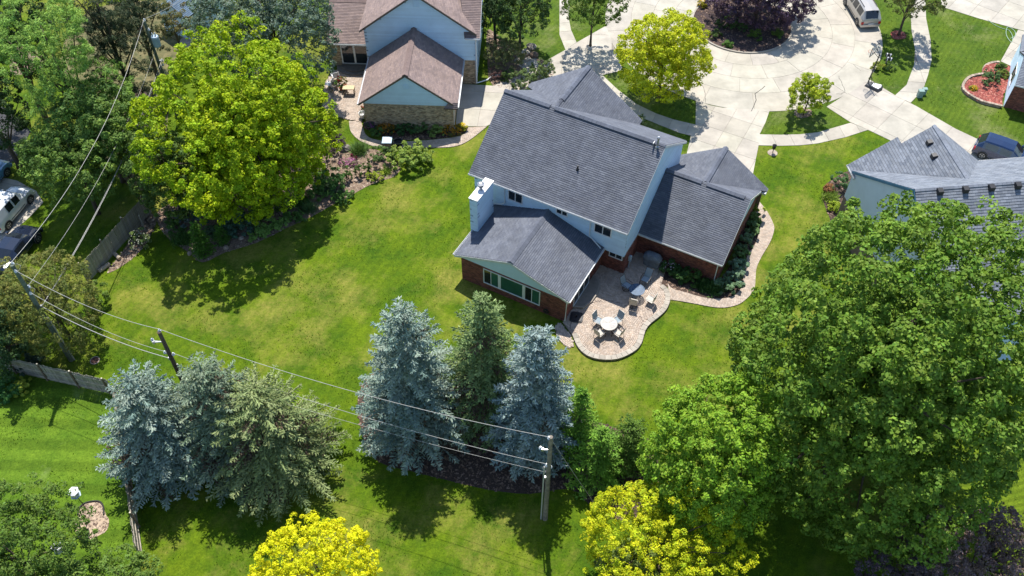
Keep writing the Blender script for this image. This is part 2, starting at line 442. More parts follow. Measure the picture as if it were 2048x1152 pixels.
def crown_quads(c, rad, nclump, cr, per, leaf, pal, lobes=9, lobe_a=0.22, up=0.6, stretch=1.0, flat=-0.75, inner=0.25, seed=1, cv=0.16, aspect=0.7, droop=0.0, psize=1.0, grp=5.5):
    g = np.random.default_rng(seed)
    c = np.array(c, float); rad = np.array(rad, float)
    if nclump >= 150: nclump = int(nclump * 1.75); per = int(per * 0.66); cr *= 0.84; leaf *= 0.92; up *= 0.65; psize *= 1.25; grp *= 0.85
    nP = max(7, int(nclump / grp)); k = min(0.5, math.sqrt(5.2 / nP)) * psize
    cand = unit(g.normal(size=(nP * 12, 3))); cand = cand[cand[:, 2] > flat]
    pd = [cand[0]]                                  # evenly spread limbs
    for i in range(1, nP):
        sub = cand[g.integers(0, len(cand), 14)]
        dist = np.max(sub @ np.array(pd).T, axis=1); pd.append(sub[np.argmin(dist)])
    pd = np.array(pd)
    Lb = unit(g.normal(size=(lobes, 3))); la = g.uniform(-lobe_a * 0.6, lobe_a, lobes)
    mul = 1 + (np.exp((pd @ Lb.T - 1) * 7) * la).sum(1)
    pr = k * g.uniform(0.65, 1.25, nP)
    pf = (mul * g.uniform(0.90, 1.08, nP) - pr * 0.7)
    pal = np.array(pal, float)
    pcol = g.dirichlet(np.ones(len(pal)) * 0.9, nP) @ pal * g.uniform(0.88, 1.14, (nP, 1))
    nsub = int(nclump * (1 - inner)); own = g.integers(0, nP, nsub)
    sd = unit(pd[own] * 0.75 + np.array([0, 0, 0.45]) + unit(g.normal(size=(nsub, 3))) * 0.95)
    cc1 = c + (pd[own] * pf[own][:, None] + sd * (pr[own] * g.uniform(0.6, 1.05, nsub))[:, None] * np.array([1, 1, stretch])) * rad
    nin = nclump - nsub; di = unit(g.normal(size=(nin, 3))); di[:, 2] = np.where(di[:, 2] < flat, -di[:, 2] * .3, di[:, 2])
    cc2 = c + di * rad * g.uniform(0.3, 0.72, (nin, 1))
    cc = np.concatenate([cc1, cc2]); nc = len(cc); d = np.concatenate([unit(sd + pd[own] * .5), di])
    own = np.concatenate([own, g.integers(0, nP, nin)])
    crs = cr * 0.62 * g.uniform(0.55, 1.35, nc)
    w = g.dirichlet(np.ones(len(pal)) * 0.8, nc); ccol = (0.5 * (w @ pal) + 0.5 * pcol[own]) * g.uniform(1 - cv, 1 + cv, (nc, 1))
    idx = np.repeat(np.arange(nc), per); n = len(idx)
    o = unit(g.normal(size=(n, 3)) + d[idx] * 0.45 + np.array([0, 0, 0.25]))
    rr = g.uniform(0.35, 1.0, n) ** 0.5
    sc = crs[idx][:, None] * np.array([1, 1, 0.8])
    Pn = cc[idx] + o * sc * rr[:, None]
    Pn[:, 2] -= droop * np.abs(o[:, 0] + o[:, 1]) * crs[idx]
    Nn = unit(o * 0.7 + np.array([0, 0, up]) + g.normal(size=(n, 3)) * 0.45)
    T = g.normal(size=(n, 3)) + o * 0.5
    s = leaf * g.uniform(0.6, 1.35, n)
    C = np.clip(ccol[idx] * g.uniform(0.72, 1.28, (n, 1)) * np.stack([g.uniform(0.88, 1.14, n), np.ones(n), g.uniform(0.8, 1.2, n)], 1), 0, 1)
    return leaf_quads(Pn, Nn, T, s, s * aspect), C, cc

def trunk_mesh(base, top, r, limbs, parent, n=9):
    mb = MB(); b = Vector(base); t = Vector(top)
    mid = b.lerp(t, 0.5) + Vector((random.uniform(-.15, .15), random.uniform(-.15, .15), 0))
    mb.tube([b, b + Vector((0, 0, 0.3)), mid, t], [r * 1.35, r, r * 0.75, r * 0.3], n)
    for L_ in limbs:
        L_ = Vector(L_); k = random.uniform(0.25, 0.7); s = b.lerp(t, k)
        mm = s.lerp(L_, 0.5) + Vector((0, 0, 0.08 * (L_ - s).length))
        mb.tube([s, mm, L_], [r * 0.42, r * 0.25, r * 0.08], 6)
    return mb.build('trunk', M_bark, parent, smooth=True)

def tree(name, label, cat, base, hc, rad, pal, nclump=500, cr=0.7, per=90, leaf=0.17, seed=1, trunk_r=0.2, group=None, m_=None, extra=(), **kw):
    root = empty(name, base); tag(root, label, cat, group)
    c = (base[0], base[1], hc)
    Q, C, cc = crown_quads(c, rad, nclump, cr, per, leaf, pal, seed=seed, **kw)
    Qs, Cs = [Q], [C]
    for k, (dx, dy, dz, r2, n2) in enumerate(extra):
        q, c2, _ = crown_quads((c[0] + dx, c[1] + dy, c[2] + dz), r2, n2, cr, per, leaf, pal, seed=seed * 13 + k, **kw)
        Qs.append(q); Cs.append(c2)
    quads_mesh('crown', np.concatenate(Qs), np.concatenate(Cs), m_ or M_leaf, root)
    g = random.sample(range(len(cc)), min(12, len(cc)))
    trunk_mesh(base, (c[0], c[1], hc + rad[2] * 0.5), trunk_r, [tuple(cc[i]) for i in g], root)
    return root

def conifer(name, label, base, h, rb, pal, seed=1, z0=0.6, whorl=0.42, nb=11, power=0.8, tuft=0.26, group=None, lean=(0, 0), dens=1.0, brown=0.12, droop=0.18, cat='spruce tree'):
    g = np.random.default_rng(seed)
    root = empty(name, base); tag(root, label, cat, group)
    base = np.array(base, float)
    pal = np.array(pal, float)
    P_, N_, T_, L_, W_, C_ = [], [], [], [], [], []
    zs = np.arange(z0, h - 0.1, whorl)
    for z in zs:
        t = (z - z0) / (h - z0)
        Lw = rb * ((1 - t) ** power) * (1 if t > 0.12 else 0.8 + t * 1.6) + 0.12
        k = max(5, int(nb * (0.55 + 0.65 * (1 - t))))
        a0 = g.uniform(0, 6.28)
        for j in range(k):
            a = a0 + 2 * math.pi * j / k + g.normal() * 0.12
            L = Lw * g.uniform(0.72, 1.18)
            z_ = z + g.uniform(-0.2, 0.2)
            slope = (-droop if t < 0.6 else 0.15 + 0.5 * (t - 0.6))
            dr = np.array([math.cos(a), math.sin(a), 0.0])
            side = np.array([-math.sin(a), math.cos(a), 0.0])
            ns = max(3, int(L / 0.21 * dens))
            s = np.linspace(0.22, 1.0, ns)
            bcol = (g.dirichlet(np.ones(len(pal))) @ pal) * g.uniform(0.82, 1.2)
            dead = g.random() < brown * (1 - t)
            for si in s:
                p0 = base + np.array([lean[0] * z_, lean[1] * z_, z_]) + dr * L * si + np.array([0, 0, slope * L * si + 0.12 * L * si * si])
                bl = (0.16 + 0.36 * L * (1 - si) ** 0.8 * (0.6 + 0.4 * (L < 1.5))) if si < 0.99 else 0.12
                nk = max(1, int(bl / 0.17 * dens))
                for sd in (-1, 1):
                    dv = dr * 0.62 + side * sd * 0.78 + np.array([0, 0, -0.06])
                    for q in range(nk):
                        u = (q + 0.6) / nk
                        P_.append(p0 + dv * bl * u + g.normal(size=3) * 0.035)
                        T_.append(dv + g.normal(size=3) * 0.22)
                        N_.append(np.array([0, 0, 1.0]) + dr * 0.25 + g.normal(size=3) * 0.42)
                        tip = 0.82 + 0.3 * u * si
                        if dead and si < 0.8: cc = np.array([0.14, 0.10, 0.07]) * g.uniform(0.7, 1.3)
                        else: cc = bcol * g.uniform(0.8, 1.2) * tip
                        C_.append(cc); L_.append(tuft * g.uniform(0.75, 1.3)); W_.append(tuft * g.uniform(0.3, 0.5))
                P_.append(p0); T_.append(dr + g.normal(size=3) * 0.1); N_.append(np.array([0, 0, 1.0]) + g.normal(size=3) * 0.3)
                C_.append(bcol * g.uniform(0.85, 1.15)); L_.append(tuft * 1.3); W_.append(tuft * 0.45)
    # leader and up-pointing tip shoots
    for i in range(26):
        P_.append(base + np.array([lean[0] * h, lean[1] * h, h - 0.05 * i]) + g.normal(size=3) * 0.02 * i * 0.3)
        T_.append(np.array([g.normal() * 0.4, g.normal() * 0.4, 1.0])); N_.append(g.normal(size=3)); C_.append(pal[0] * g.uniform(0.9, 1.2)); L_.append(0.3); W_.append(0.07)
    Pn = np.array(P_); Nn = unit(np.array(N_)); T = unit(np.array(T_)); L = np.array(L_); W = np.array(W_); C = np.clip(np.array(C_), 0, 1)
    Q = leaf_quads(Pn, Nn, T, L, W)
    # second crossed blade gives the tufts body
    B = unit(np.cross(Nn, T)); Q2 = leaf_quads(Pn + np.array([0, 0, 0.02]), unit(B + 0.4 * Nn), T, L * 0.95, W * 0.8)
    quads_mesh('crown', np.concatenate([Q, Q2]), np.concatenate([C, C * 0.97]), M_needle, root)
    b = Vector(tuple(base)); mb = MB()
    mb.tube([b, b + Vector((lean[0] * h * .5, lean[1] * h * .5, h * 0.5)), b + Vector((lean[0] * h, lean[1] * h, h * 0.97))], [0.035 * rb * 2, 0.02 * rb * 2, 0.02], 7)
    mb.build('trunk', M_bark, root, smooth=True)
    return root

def shrub(name, label, cat, pos, rad, pal, nclump=40, per=60, leaf=0.09, cr=0.16, seed=1, group=None, flowers=None, nf=0, spike=False, up=0.6, **kw):
    """small plant: leaves, stems and, where there are any, flowers"""
    root = empty(name, pos); tag(root, label, cat, group)
    c = (pos[0], pos[1], pos[2] + rad[2] * 0.75)
    if spike:
        g = np.random.default_rng(seed); n = nclump * per // 3
        a = g.uniform(0, 6.28, n); e = g.uniform(0.15, 1.25, n)
        d = np.stack([np.cos(a) * np.cos(e), np.sin(a) * np.cos(e), np.sin(e)], 1)
        off = g.normal(size=(n, 3)) * np.array([rad[0] * 0.4, rad[1] * 0.4, 0])
        ln = g.uniform(0.5, 1.0, n) * rad[2] * 1.2
        Pn = np.array([pos[0], pos[1], pos[2]]) + off + d * ln[:, None] * 0.5
        side = unit(np.cross(d, np.array([0, 0, 1.0]))); Nn = unit(np.cross(side, d) + g.normal(size=(n, 3)) * .2)
        pal_ = np.array(pal); C = (g.dirichlet(np.ones(len(pal_)), n) @ pal_) * g.uniform(0.7, 1.3, (n, 1))
        Q = leaf_quads(Pn, Nn, d, ln, ln * 0 + leaf * 0.6)
        cc = Pn[:6]
    else:
        Q, C, cc = crown_quads(c, rad, nclump, cr, per, leaf, pal, seed=seed, lobes=5, lobe_a=0.25, flat=-0.55, up=up, **kw)
    quads_mesh('foliage', Q, C, M_leaf, root)
    mb = MB()
    for k in range(min(5, len(cc))):
        mb.tube([(pos[0], pos[1], pos[2]), tuple(cc[k * max(1, len(cc) // 5) % len(cc)])], [0.02, 0.006], 4)
    mb.build('stem', M_bark, root)
    if flowers is not None:
        g = np.random.default_rng(seed + 5)
        d = unit(g.normal(size=(nf, 3)) + np.array([0, 0, 1.0]))
        Pn = np.array(c) + d * np.array(rad) * g.uniform(0.98, 1.18, (nf, 1))
        C = np.array(flowers) * g.uniform(0.7, 1.2, (nf, 1))
        Nn = unit(d + np.array([0, 0, 0.8])); s = g.uniform(0.07, 0.13, nf)
        quads_mesh('flower', leaf_quads(Pn, Nn, g.normal(size=(nf, 3)), s, s * 0.9), np.clip(C, 0, 1), M_leaf, root)['kind'] = 'stuff'
    return root

# ================================================================== GROUND
surface('lawn', [(-1500, -1500), (1500, -1500), (1500, 1500), (-1500, 1500)], 0.0, M_lawn, px=False)
# neighbouring lawns, mown another way
surface('lawn', [(-400, 900), (40, 712), (240, 772), (280, 900), (282, 1010), (284, 1300), (-400, 1300)], 0.004, M_lawn_l)
surface('lawn', [(1880, 1010), (1800, 700), (2200, 700), (2400, 1300), (1700, 1300)], 0.004, M_lawn_r)
surface('lawn', [(985, 250), (985, -60), (2300, -60), (2300, 440), (1960, 300), (1736, 262), (1636, 278), (1560, 284), (1517, 284), (1505, 350), (1360, 300)], 0.004, M_lawn_n)

def chips(mb, poly, n, cols, z, s=0.07):
    xs = [p[0] for p in poly]; ys = [p[1] for p in poly]
    k = 0
    while k < n:
        x, y = random.uniform(min(xs), max(xs)), random.uniform(min(ys), max(ys)); k += 1
        if not pip(x, y, poly): continue
        a = random.uniform(0, 3.14); L = s * random.uniform(0.6, 1.5); w = L * random.uniform(0.3, 0.7)
        ca, sa = math.cos(a), math.sin(a); t = random.uniform(-0.02, 0.03)
        mb.quad((x - ca * L - sa * w, y - sa * L + ca * w, z + t), (x - ca * L + sa * w, y - sa * L - ca * w, z), (x + ca * L + sa * w, y + sa * L - ca * w, z + 0.02), (x + ca * L - sa * w, y + sa * L + ca * w, z + 0.02 - t), random.choice(cols))

def bed(pts, m_, cols, n, z=0.012, zref=0.0, s=0.07):
    w = smooth_loop(P2(pts, zref), 3)
    surface('mulch_bed', w, z, m_, px=False)
    mb = MB(); chips(mb, w, n, cols, z + 0.01, s)
    o = mb.build('mulch_chips', M_chip); tag(o, 'loose bark chips scattered over the planting bed', 'mulch', kind='stuff')
    return w

BR = [(0.13, 0.085, 0.06), (0.20, 0.13, 0.09), (0.07, 0.045, 0.035), (0.28, 0.19, 0.14)]
TN = [(0.34, 0.25, 0.18), (0.22, 0.15, 0.11), (0.45, 0.36, 0.28), (0.15, 0.1, 0.08)]
RD = [(0.42, 0.12, 0.09), (0.30, 0.07, 0.06), (0.52, 0.22, 0.17), (0.22, 0.06, 0.05)]
# spruce bed
bed([(716, 790), (728, 880), (760, 925), (820, 942), (900, 962), (980, 980), (1060, 988), (1140, 978), (1180, 1010), (1240, 1040), (1310, 1010), (1310, 890), (1250, 866), (1211, 849), (1140, 830), (1000, 790), (850, 750), (760, 740)], M_mulch, BR, 9000)
# long planting bed under the maple
bed([(657, 312), (690, 298), (735, 298), (760, 302), (800, 330), (790, 352), (762, 362), (732, 374), (702, 391), (672, 406), (624, 433), (582, 452), (512, 486), (450, 505), (405, 525), (378, 505), (330, 470), (318, 420), (420, 380), (560, 330), (630, 300)], M_mulch_t, TN, 8000)
bed([(232, 520), (262, 480), (292, 425), (312, 440), (302, 470), (278, 505), (240, 535), (215, 545)], M_mulch_t, TN, 900)
# bed beside the tan house
bed([(728, 246), (740, 262), (790, 278), (860, 279), (920, 270), (938, 255), (915, 252), (820, 256), (740, 255)], M_mulch, BR, 900)
# bed of the grey house
bed([(1648, 380), (1656, 365), (1690, 345), (1712, 345), (1668, 440), (1658, 432), (1646, 400)], M_mulch, BR, 700)
# front bed between tan house and walk
bed([(975, 60), (1000, 75), (1045, 110), (1085, 120), (1110, 150), (1050, 178), (985, 170), (975, 120)], M_mulch_t, TN, 1500)
# tree ring
bed([(1782, 66), (1790, 62), (1802, 62), (1812, 70), (1808, 77), (1796, 79), (1785, 76)], M_mulch_r, RD, 200)
bed([(1590, 222), (1605, 217), (1622, 221), (1620, 232), (1603, 236), (1590, 231)], M_mulch_t, TN, 300)
# bed at garage of the brick house
bed([(1320, 560), (1322, 570), (1340, 576), (1360, 584), (1408, 598), (1443, 600), (1468, 592), (1484, 572), (1487, 544), (1495, 510), (1510, 490), (1519, 461), (1516, 440), (1506, 415), (1490, 440), (1440, 560), (1330, 520)], M_mulch, BR, 1800)

# ------------------------------------------------------------------ concrete: slabs with recessed joints
def slab_set(name, pts, yaw_deg, su, sv, px=True, z=0.03, thick=0.09, gap=0.024):
    w = P2(pts) if px else pts
    EXCL.append(w)
    base = MB(); base.prism(w, 0.0, 0.012)
    root = base.build(name, M_joint); tag(root, kind='structure')
    a = R(yaw_deg); X = Vector((math.cos(a), math.sin(a), 0)); Y = Vector((-math.sin(a), math.cos(a), 0))
    O = Vector((w[0][0], w[0][1], 0))
    loc = [((Vector((x, y, 0)) - O).dot(X), (Vector((x, y, 0)) - O).dot(Y)) for x, y in w]
    for q, c, d in cells(loc, su, sv, gap, brick=False):
        pts3 = [O + X * x + Y * y for x, y in q]
        k = random.uniform(0.9, 1.06)
        mb = MB(); mb.prism([(p.x, p.y) for p in pts3], 0.013, z + random.uniform(0, 0.004), (k, k * random.uniform(0.98, 1.01), k * random.uniform(0.96, 1.0)))
        mb.build('slab', M_conc, root)
    return root

CX, CY = 21.6, 75.0
def ring(r0, r1, a0, a1, n=6):
    o = [(CX + r0 * math.cos(a0 + (a1 - a0) * i / n), CY + r0 * math.sin(a0 + (a1 - a0) * i / n)) for i in range(n + 1)]
    o += [(CX + r1 * math.cos(a1 - (a1 - a0) * i / n), CY + r1 * math.sin(a1 - (a1 - a0) * i / n)) for i in range(n + 1)]
    return o
road = MB()
for k in range(48):
    a0, a1 = 2 * math.pi * k / 48, 2 * math.pi * (k + 1) / 48
    road.poly([(CX + r * math.cos(a), CY + r * math.sin(a), 0.012) for r, a in ((4.7, a0), (12.95, a0), (12.95, a1), (4.7, a1))])
road = road.build('cul_de_sac_road', M_joint); tag(road, kind='structure')
radii = [4.72, 6.45, 8.4, 10.45, 12.95]
for ri in range(4):
    nseg = 16 if ri < 2 else 18
    for k in range(nseg):
        a0 = 2 * math.pi * (k + (0.3 if ri % 2 else 0)) / nseg; a1 = a0 + 2 * math.pi / nseg
        r0, r1 = radii[ri] + 0.012, radii[ri + 1] - 0.012
        g = 0.012 / r0; kk = random.uniform(0.92, 1.06)
        q = ring(r0, r1, a0 + g, a1 - g, 6)
        mb = MB(); mb.prism(q, 0.013, 0.03 + random.uniform(0, 0.003), (kk, kk * random.uniform(0.98, 1.01), kk * random.uniform(0.95, 1.0)))
        mb.build('slab', M_conc, road)
# cracks sealed in the road
def crack(pts, w=0.025):
    p = [at(x, y, 0.036) for x, y in pts]; mb = MB()
    q = [p[0]]
    for a, b in zip(p, p[1:]):
        for t in (0.33, 0.66, 1.0):
            q.append(a.lerp(b, t) + Vector((random.uniform(-.06, .06), random.uniform(-.06, .06), 0)))
    for a, b in zip(q, q[1:]):
        d = (b - a).normalized(); s = Vector((-d.y, d.x, 0)) * w
        mb.quad(a - s, b - s * random.uniform(.5, 1.3), b + s * random.uniform(.5, 1.3), a + s)
    o = mb.build('crack', M_edge, road)
crack([(1530, 172), (1511, 188), (1512, 200), (1503, 222)], 0.03)
crack([(1404, 170), (1411, 188), (1411, 205)], 0.015)
crack([(1690, 182), (1683, 165), (1677, 152)], 0.018)
crack([(1722, 142), (1706, 129)], 0.012)
crack([(1672, 188), (1683, 188), (1690, 183)], 0.018)

slab_set('main_driveway', [(1392, 201), (1420, 211), (1446, 216), (1500, 219), (1540, 219), (1531, 245), (1519, 269), (1517, 291), (1503, 362), (1510, 395), (1385, 350), (1371, 318), (1382, 271), (1391, 250)], -28, 1.75, 2.1)
slab_set('tan_house_driveway', [(1212, 52), (1154, 85), (1131, 100), (1099, 118), (1045, 150), (985, 172), (920, 168), (911, 253), (972, 253), (1030, 225), (1206, 165), (1206, 150), (1246, 141)], -5, 2.2, 2.4)
slab_set('grey_house_driveway', [(1701, 245), (1653, 214), (1690, 190), (1735, 157), (1790, 191), (1821, 206), (1871, 235), (1911, 258), (1960, 281), (2120, 360), (2120, 420), (1900, 420), (1780, 281), (1736, 260)], -42, 2.3, 2.5)
slab_set('far_driveway', [(1878, -20), (1884, 14), (1960, 38), (2036, 59), (2120, 80), (2120, -20)], -40, 2.0, 2.6)
slab_set('front_walk', [(2036, 60), (2001, 123), (2030, 136), (2075, 70)], -45, 1.2, 1.2)
slab_set('side_walk', [(1119, -20), (1119, 70), (1131, 100), (1153, 85), (1142, 60), (1137, 35), (1142, -20)], -80, 1.4, 1.5)
slab_set('side_walk', [(1204, 150), (1236, 180), (1274, 209), (1311, 227), (1349, 240), (1392, 250), (1383, 272), (1359, 266), (1324, 252), (1289, 238), (1269, 227), (1236, 196), (1206, 164)], -22, 1.5, 3.0)
slab_set('side_walk', [(1519, 269), (1561, 270), (1600, 269), (1636, 265), (1701, 246), (1736, 260), (1690, 275), (1636, 287), (1600, 291), (1560, 292), (1517, 291)], 8, 1.5, 3.0)
slab_set('side_walk', [(1821, 206), (1790, 191), (1813, 170), (1828, 130), (1830, 100), (1823, 62), (1821, 25), (1826, -20), (1850, -20), (1852, 37), (1861, 82), (1863, 120), (1856, 150), (1846, 180)], 85, 1.5, 3.0)
slab_set('stepping_walk', [(1028, 122), (1038, 108), (1046, 100), (1056, 95), (1072, 118), (1082, 140), (1060, 152)], 40, 1.2, 0.9)
# parking apron on the left
slab_set('left_driveway', [(-60, 340), (35, 362), (72, 382), (87, 405), (62, 432), (20, 470), (-10, 540), (-80, 560)], 75, 3.2, 3.2)
surface('asphalt_drive', [(-90, 190), (10, 215), (62, 262), (30, 320), (-10, 345), (-90, 345)], 0.012, M_asph)
surface('bare_soil', smooth_loop(P2([(28, 95), (75, 100), (92, 130), (40, 150), (20, 140)]), 3), 0.010, M_mulch_t, px=False)
surface('bare_soil', smooth_loop(P2([(240, 190), (290, 180), (300, 225), (262, 262), (235, 250)]), 3), 0.010, M_mulch_t, px=False)
surface('gravel_path', smooth_loop(P2([(352, 92), (378, 62), (395, 48), (405, 52), (395, 80), (365, 105)]), 3), 0.014, M_stone, px=False)
surface('leaf_litter', smooth_loop(P2([(180, 20), (330, 0), (420, 20), (410, 90), (350, 120), (330, 300), (300, 380), (230, 350), (180, 250), (120, 120)]), 3), 0.008, M_litter, px=False)

# raised island with kerb
isl = [(CX + 4.66 * math.cos(2 * math.pi * k / 48), CY + 4.66 * math.sin(2 * math.pi * k / 48)) for k in range(48)]
surface('island_mulch', isl, 0.10, mat('dark_island_mulch', (0.075, 0.05, 0.048), 1.0, 0.5, 10, 1.0, 30), px=False)
kerb = MB()
for k in range(48):
    a0, a1 = 2 * math.pi * k / 48, 2 * math.pi * (k + 1) / 48
    ps = [(CX + r * math.cos(a), CY + r * math.sin(a)) for r, a in ((4.58, a0), (4.73, a0), (4.73, a1), (4.58, a1))]
    kerb.prism(ps, 0.0, 0.14, (0.85, 0.83, 0.82))
tag(kerb.build('island_kerb', M_conc), kind='structure')
mb = MB(); chips(mb, isl, 1800, BR, 0.12); tag(mb.build('mulch_chips', M_chip), 'dark bark chips on the round island bed', 'mulch', kind='stuff')
# ================================================================== BUILDINGS
class Frame:
    def __init__(s, o, deg):
        a = R(deg); s.o = Vector((o[0], o[1], 0)); s.a = a
        s.u = Vector((math.cos(a), math.sin(a), 0)); s.v = Vector((-math.sin(a), math.cos(a), 0))
    def p(s, u, v, z=0.0): return s.o + s.u * u + s.v * v + Vector((0, 0, z))
Z = Vector((0, 0, 1))
BP = [(1, 1, 1), (0.8, 0.78, 0.8), (1.2, 1.1, 1.05), (0.65, 0.6, 0.62), (1.1, 0.95, 0.9)]
TP = [(1, 1, 1), (0.8, 0.78, 0.75), (1.15, 1.12, 1.05), (0.6, 0.52, 0.48), (1.05, 0.95, 0.85), (1.25, 1.2, 1.15)]
SP = [(1, 1, 1), (0.93, 0.94, 0.96), (1.07, 1.07, 1.06), (0.86, 0.87, 0.9)]
SPV = [(1, 1, 1), (0.86, 0.88, 0.9), (1.14, 1.14, 1.14), (0.78, 0.8, 0.83), (1.06, 1.05, 1.03)]

def window(house, Fm, q0, q1, s0, s1, z0, z1, divs=(), glass=None, rail=None, glassdiv=None, fr=0.07, name='window'):
    """window set on the wall running from q0 to q1; s along the wall"""
    A = Fm.p(*q0); X = (Fm.p(*q1) - A).normalized(); N = X.cross(Z)
    M = Matrix((( X.x, N.x, 0, A.x), (X.y, N.y, 0, A.y), (0, 0, 1, 0), (0, 0, 0, 1)))
    mb = MB(); d = 0.055
    mb.box(s0 - fr, s1 + fr, 0.003, d, z1, z1 + fr, M=M); mb.box(s0 - fr, s1 + fr, 0.003, d + 0.02, z0 - fr, z0, M=M)
    mb.box(s0 - fr, s0, 0.003, d, z0, z1, M=M); mb.box(s1, s1 + fr, 0.003, d, z0, z1, M=M)
    for x, w in divs: mb.box(x - w / 2, x + w / 2, 0.003, d - 0.004, z0, z1, M=M)
    w_ = mb.build(name, M_white, house)
    xs = [s0] + [x for x, w in divs] + [s1]; ws = [0] + [w for x, w in divs] + [0]
    for i in range(len(xs) - 1):
        pb = MB(); pb.box(xs[i] + ws[i] / 2 + 0.004, xs[i + 1] - ws[i + 1] / 2 - 0.004, 0.004, 0.030, z0 + 0.004, z1 - 0.004, M=M)
        g = (glassdiv[i] if glassdiv else None) or glass or M_glass
        pb.build('pane', g, w_)
    return w_

def wall(house, Fm, q0, q1, prof, kind='brick', holes=(), name='wall', core=None, lapz=0.15):
    """prof: polygon in (s, z); kind: brick | tan | siding | plain"""
    A = Fm.p(*q0); X = (Fm.p(*q1) - A).normalized(); N = X.cross(Z)
    mb = MB(); n = len(prof)
    if area(prof) < 0: prof = prof[::-1]
    f = [A + X * s + Z * z for s, z in prof]; b = [p - N * 0.1 for p in f]
    mb.add(f + b, [tuple(range(n)), tuple(range(2 * n - 1, n - 1, -1))] + [(n + i, n + (i + 1) % n, (i + 1) % n, i) for i in range(n)])
    cm = {'brick': M_mortar, 'tan': M_mortar_t, 'siding': M_side_d, 'plain': M_side}[kind]
    w_ = mb.build(name, core or cm, house)
    if kind == 'plain': return w_
    tb = MB()
    if kind == 'siding': tiles(tb, A, X, Z, N, prof, 3.66, lapz, 0.003, 0.021, (0.004, 0.012), ((1, 1, 1),), 0.03, True, (), 0.0, 0.04)
    else: tiles(tb, A, X, Z, N, prof, 0.23, 0.082, 0.02, 0, 0.014, BP if kind == 'brick' else TP, 0.15, True, holes)
    o = tb.build('siding_lap' if kind == 'siding' else 'brick', M_side if kind == 'siding' else (M_brick if kind == 'brick' else M_brick_t), w_)
    o['kind'] = 'stuff'
    return w_

def roof_plane(roof, pts, shin=None, pal=SP, tw=0.33, th=0.15, thick=0.10, v=0.07, tilt=0.022):
    """one slope of a roof from its 3D corner points; returns deck geometry in roof builder and shingles as stuff"""
    N = None
    for i in range(1, len(pts) - 1):
        c = (pts[i] - pts[0]).cross(pts[i + 1] - pts[0])
        N = c if N is None else N + c
    N.normalize()
    if N.z < 0: N = -N
    X = Vector((-N.y, N.x, 0)).normalized(); Y = N.cross(X)
    if Y.z < 0: X = -X; Y = -Y
    O = pts[0]
    poly = [((p - O).dot(X), (p - O).dot(Y)) for p in pts]
    n = len(pts)
    f = list(pts); b = [p - Z * thick for p in pts]
    if area(poly) < 0: f = f[::-1]; b = b[::-1]; poly = poly[::-1]
    roof['deck'].add(f + b, [tuple(range(n)), tuple(range(2 * n - 1, n - 1, -1))] + [(n + i, n + (i + 1) % n, (i + 1) % n, i) for i in range(n)])
    Nn = X.cross(Y)
    tiles(roof['shin'], O, X, Y, Nn, poly, tw, th, 0.008, tilt, (0.008, 0.018), pal, v, True, (), 0.003, 0.025)

def ridge(roof, a, b, w=0.26, col=(0.85, 0.86, 0.9), vent=True, h=0.05):
    """cap pieces along a ridge"""
    d = b - a; L = d.length; d.normalize(); s = d.cross(Z).normalized()
    n = max(1, int(L / 0.32))
    for i in range(n):
        p = a + d * (L * i / n); q = a + d * (L * (i + 1) / n + 0.02)
        k = random.uniform(0.9, 1.08); c = (col[0] * k, col[1] * k, col[2] * k)
        hz = h
        for sg in (-1, 1):
            e = s * sg * w / 2 - Z * w * 0.30
            roof['cap'].add([p + Z * hz, q + Z * hz, q + e + Z * hz, p + e + Z * hz, p + e + Z * (hz - 0.06), q + e + Z * (hz - 0.06)], [(0, 1, 2, 3), (3, 2, 5, 4)], c)

def new_roof(): return {'deck': MB(), 'shin': MB(), 'cap': MB()}
def finish_roof(r, house, shin, deck):
    o = r['deck'].build('roof', deck, house)
    s = r['shin'].build('shingle', shin, o); s['kind'] = 'stuff'
    if r['cap'].f: c = r['cap'].build('ridge_cap', shin, o); c['kind'] = 'stuff'
    return o

def gutter(house, a, b, out, size=0.11):
    """gutter from a to b, out = outward direction"""
    mb = MB(); d = (b - a); L = d.length; d.normalize()
    M = Matrix(((d.x, out.x, 0, a.x), (d.y, out.y, 0, a.y), (d.z, 0, 1, a.z), (0, 0, 0, 1)))
    mb.box(0, L, 0.0, 0.012, -size, 0.0, M=M); mb.box(0, L, size, size + 0.014, -size, 0.01, M=M); mb.box(0, L, 0.012, size, -size, -size + 0.012, M=M)
    mb.box(0, 0.012, 0.012, size, -size + .012, 0, M=M); mb.box(L - 0.012, L, 0.012, size, -size + .012, 0, M=M)
    return mb.build('gutter', M_gut, house)

def fascia(house, a, b, m_=None, h=0.2, t=0.03, drop=0.02):
    d = (b - a); s = Vector((d.x, d.y, 0)).normalized().cross(Z) * t
    mb = MB(); lo = Z * h; dz = Z * drop
    mb.add([a - dz, b - dz, b - dz - lo, a - dz - lo, a + s - dz, b + s - dz, b + s - dz - lo, a + s - dz - lo],
           [(0, 1, 2, 3), (7, 6, 5, 4), (0, 4, 5, 1), (3, 2, 6, 7), (1, 5, 6, 2), (0, 3, 7, 4)])
    return mb.build('fascia', m_ or M_gut, house)

def pipe_vent(house, p, h, r=0.05, m_=None, boot=True):
    mb = MB(); mb.tube([p, p + Z * h], r, 10)
    if boot: mb.lathe([(r * 2.6, -0.02), (r * 2.2, 0.06), (r * 1.1, 0.12)], p, 10)
    return mb.build('vent_pipe', m_ or M_black, house)

# ------------------------------------------------------------------ brick house in the middle
H = Frame((3.656, 39.041), -28.15)
main = empty('brick_house', H.p(-4, 8)); tag(main, 'two storey house with slate grey roof and pale blue siding beside the round patio', 'house')
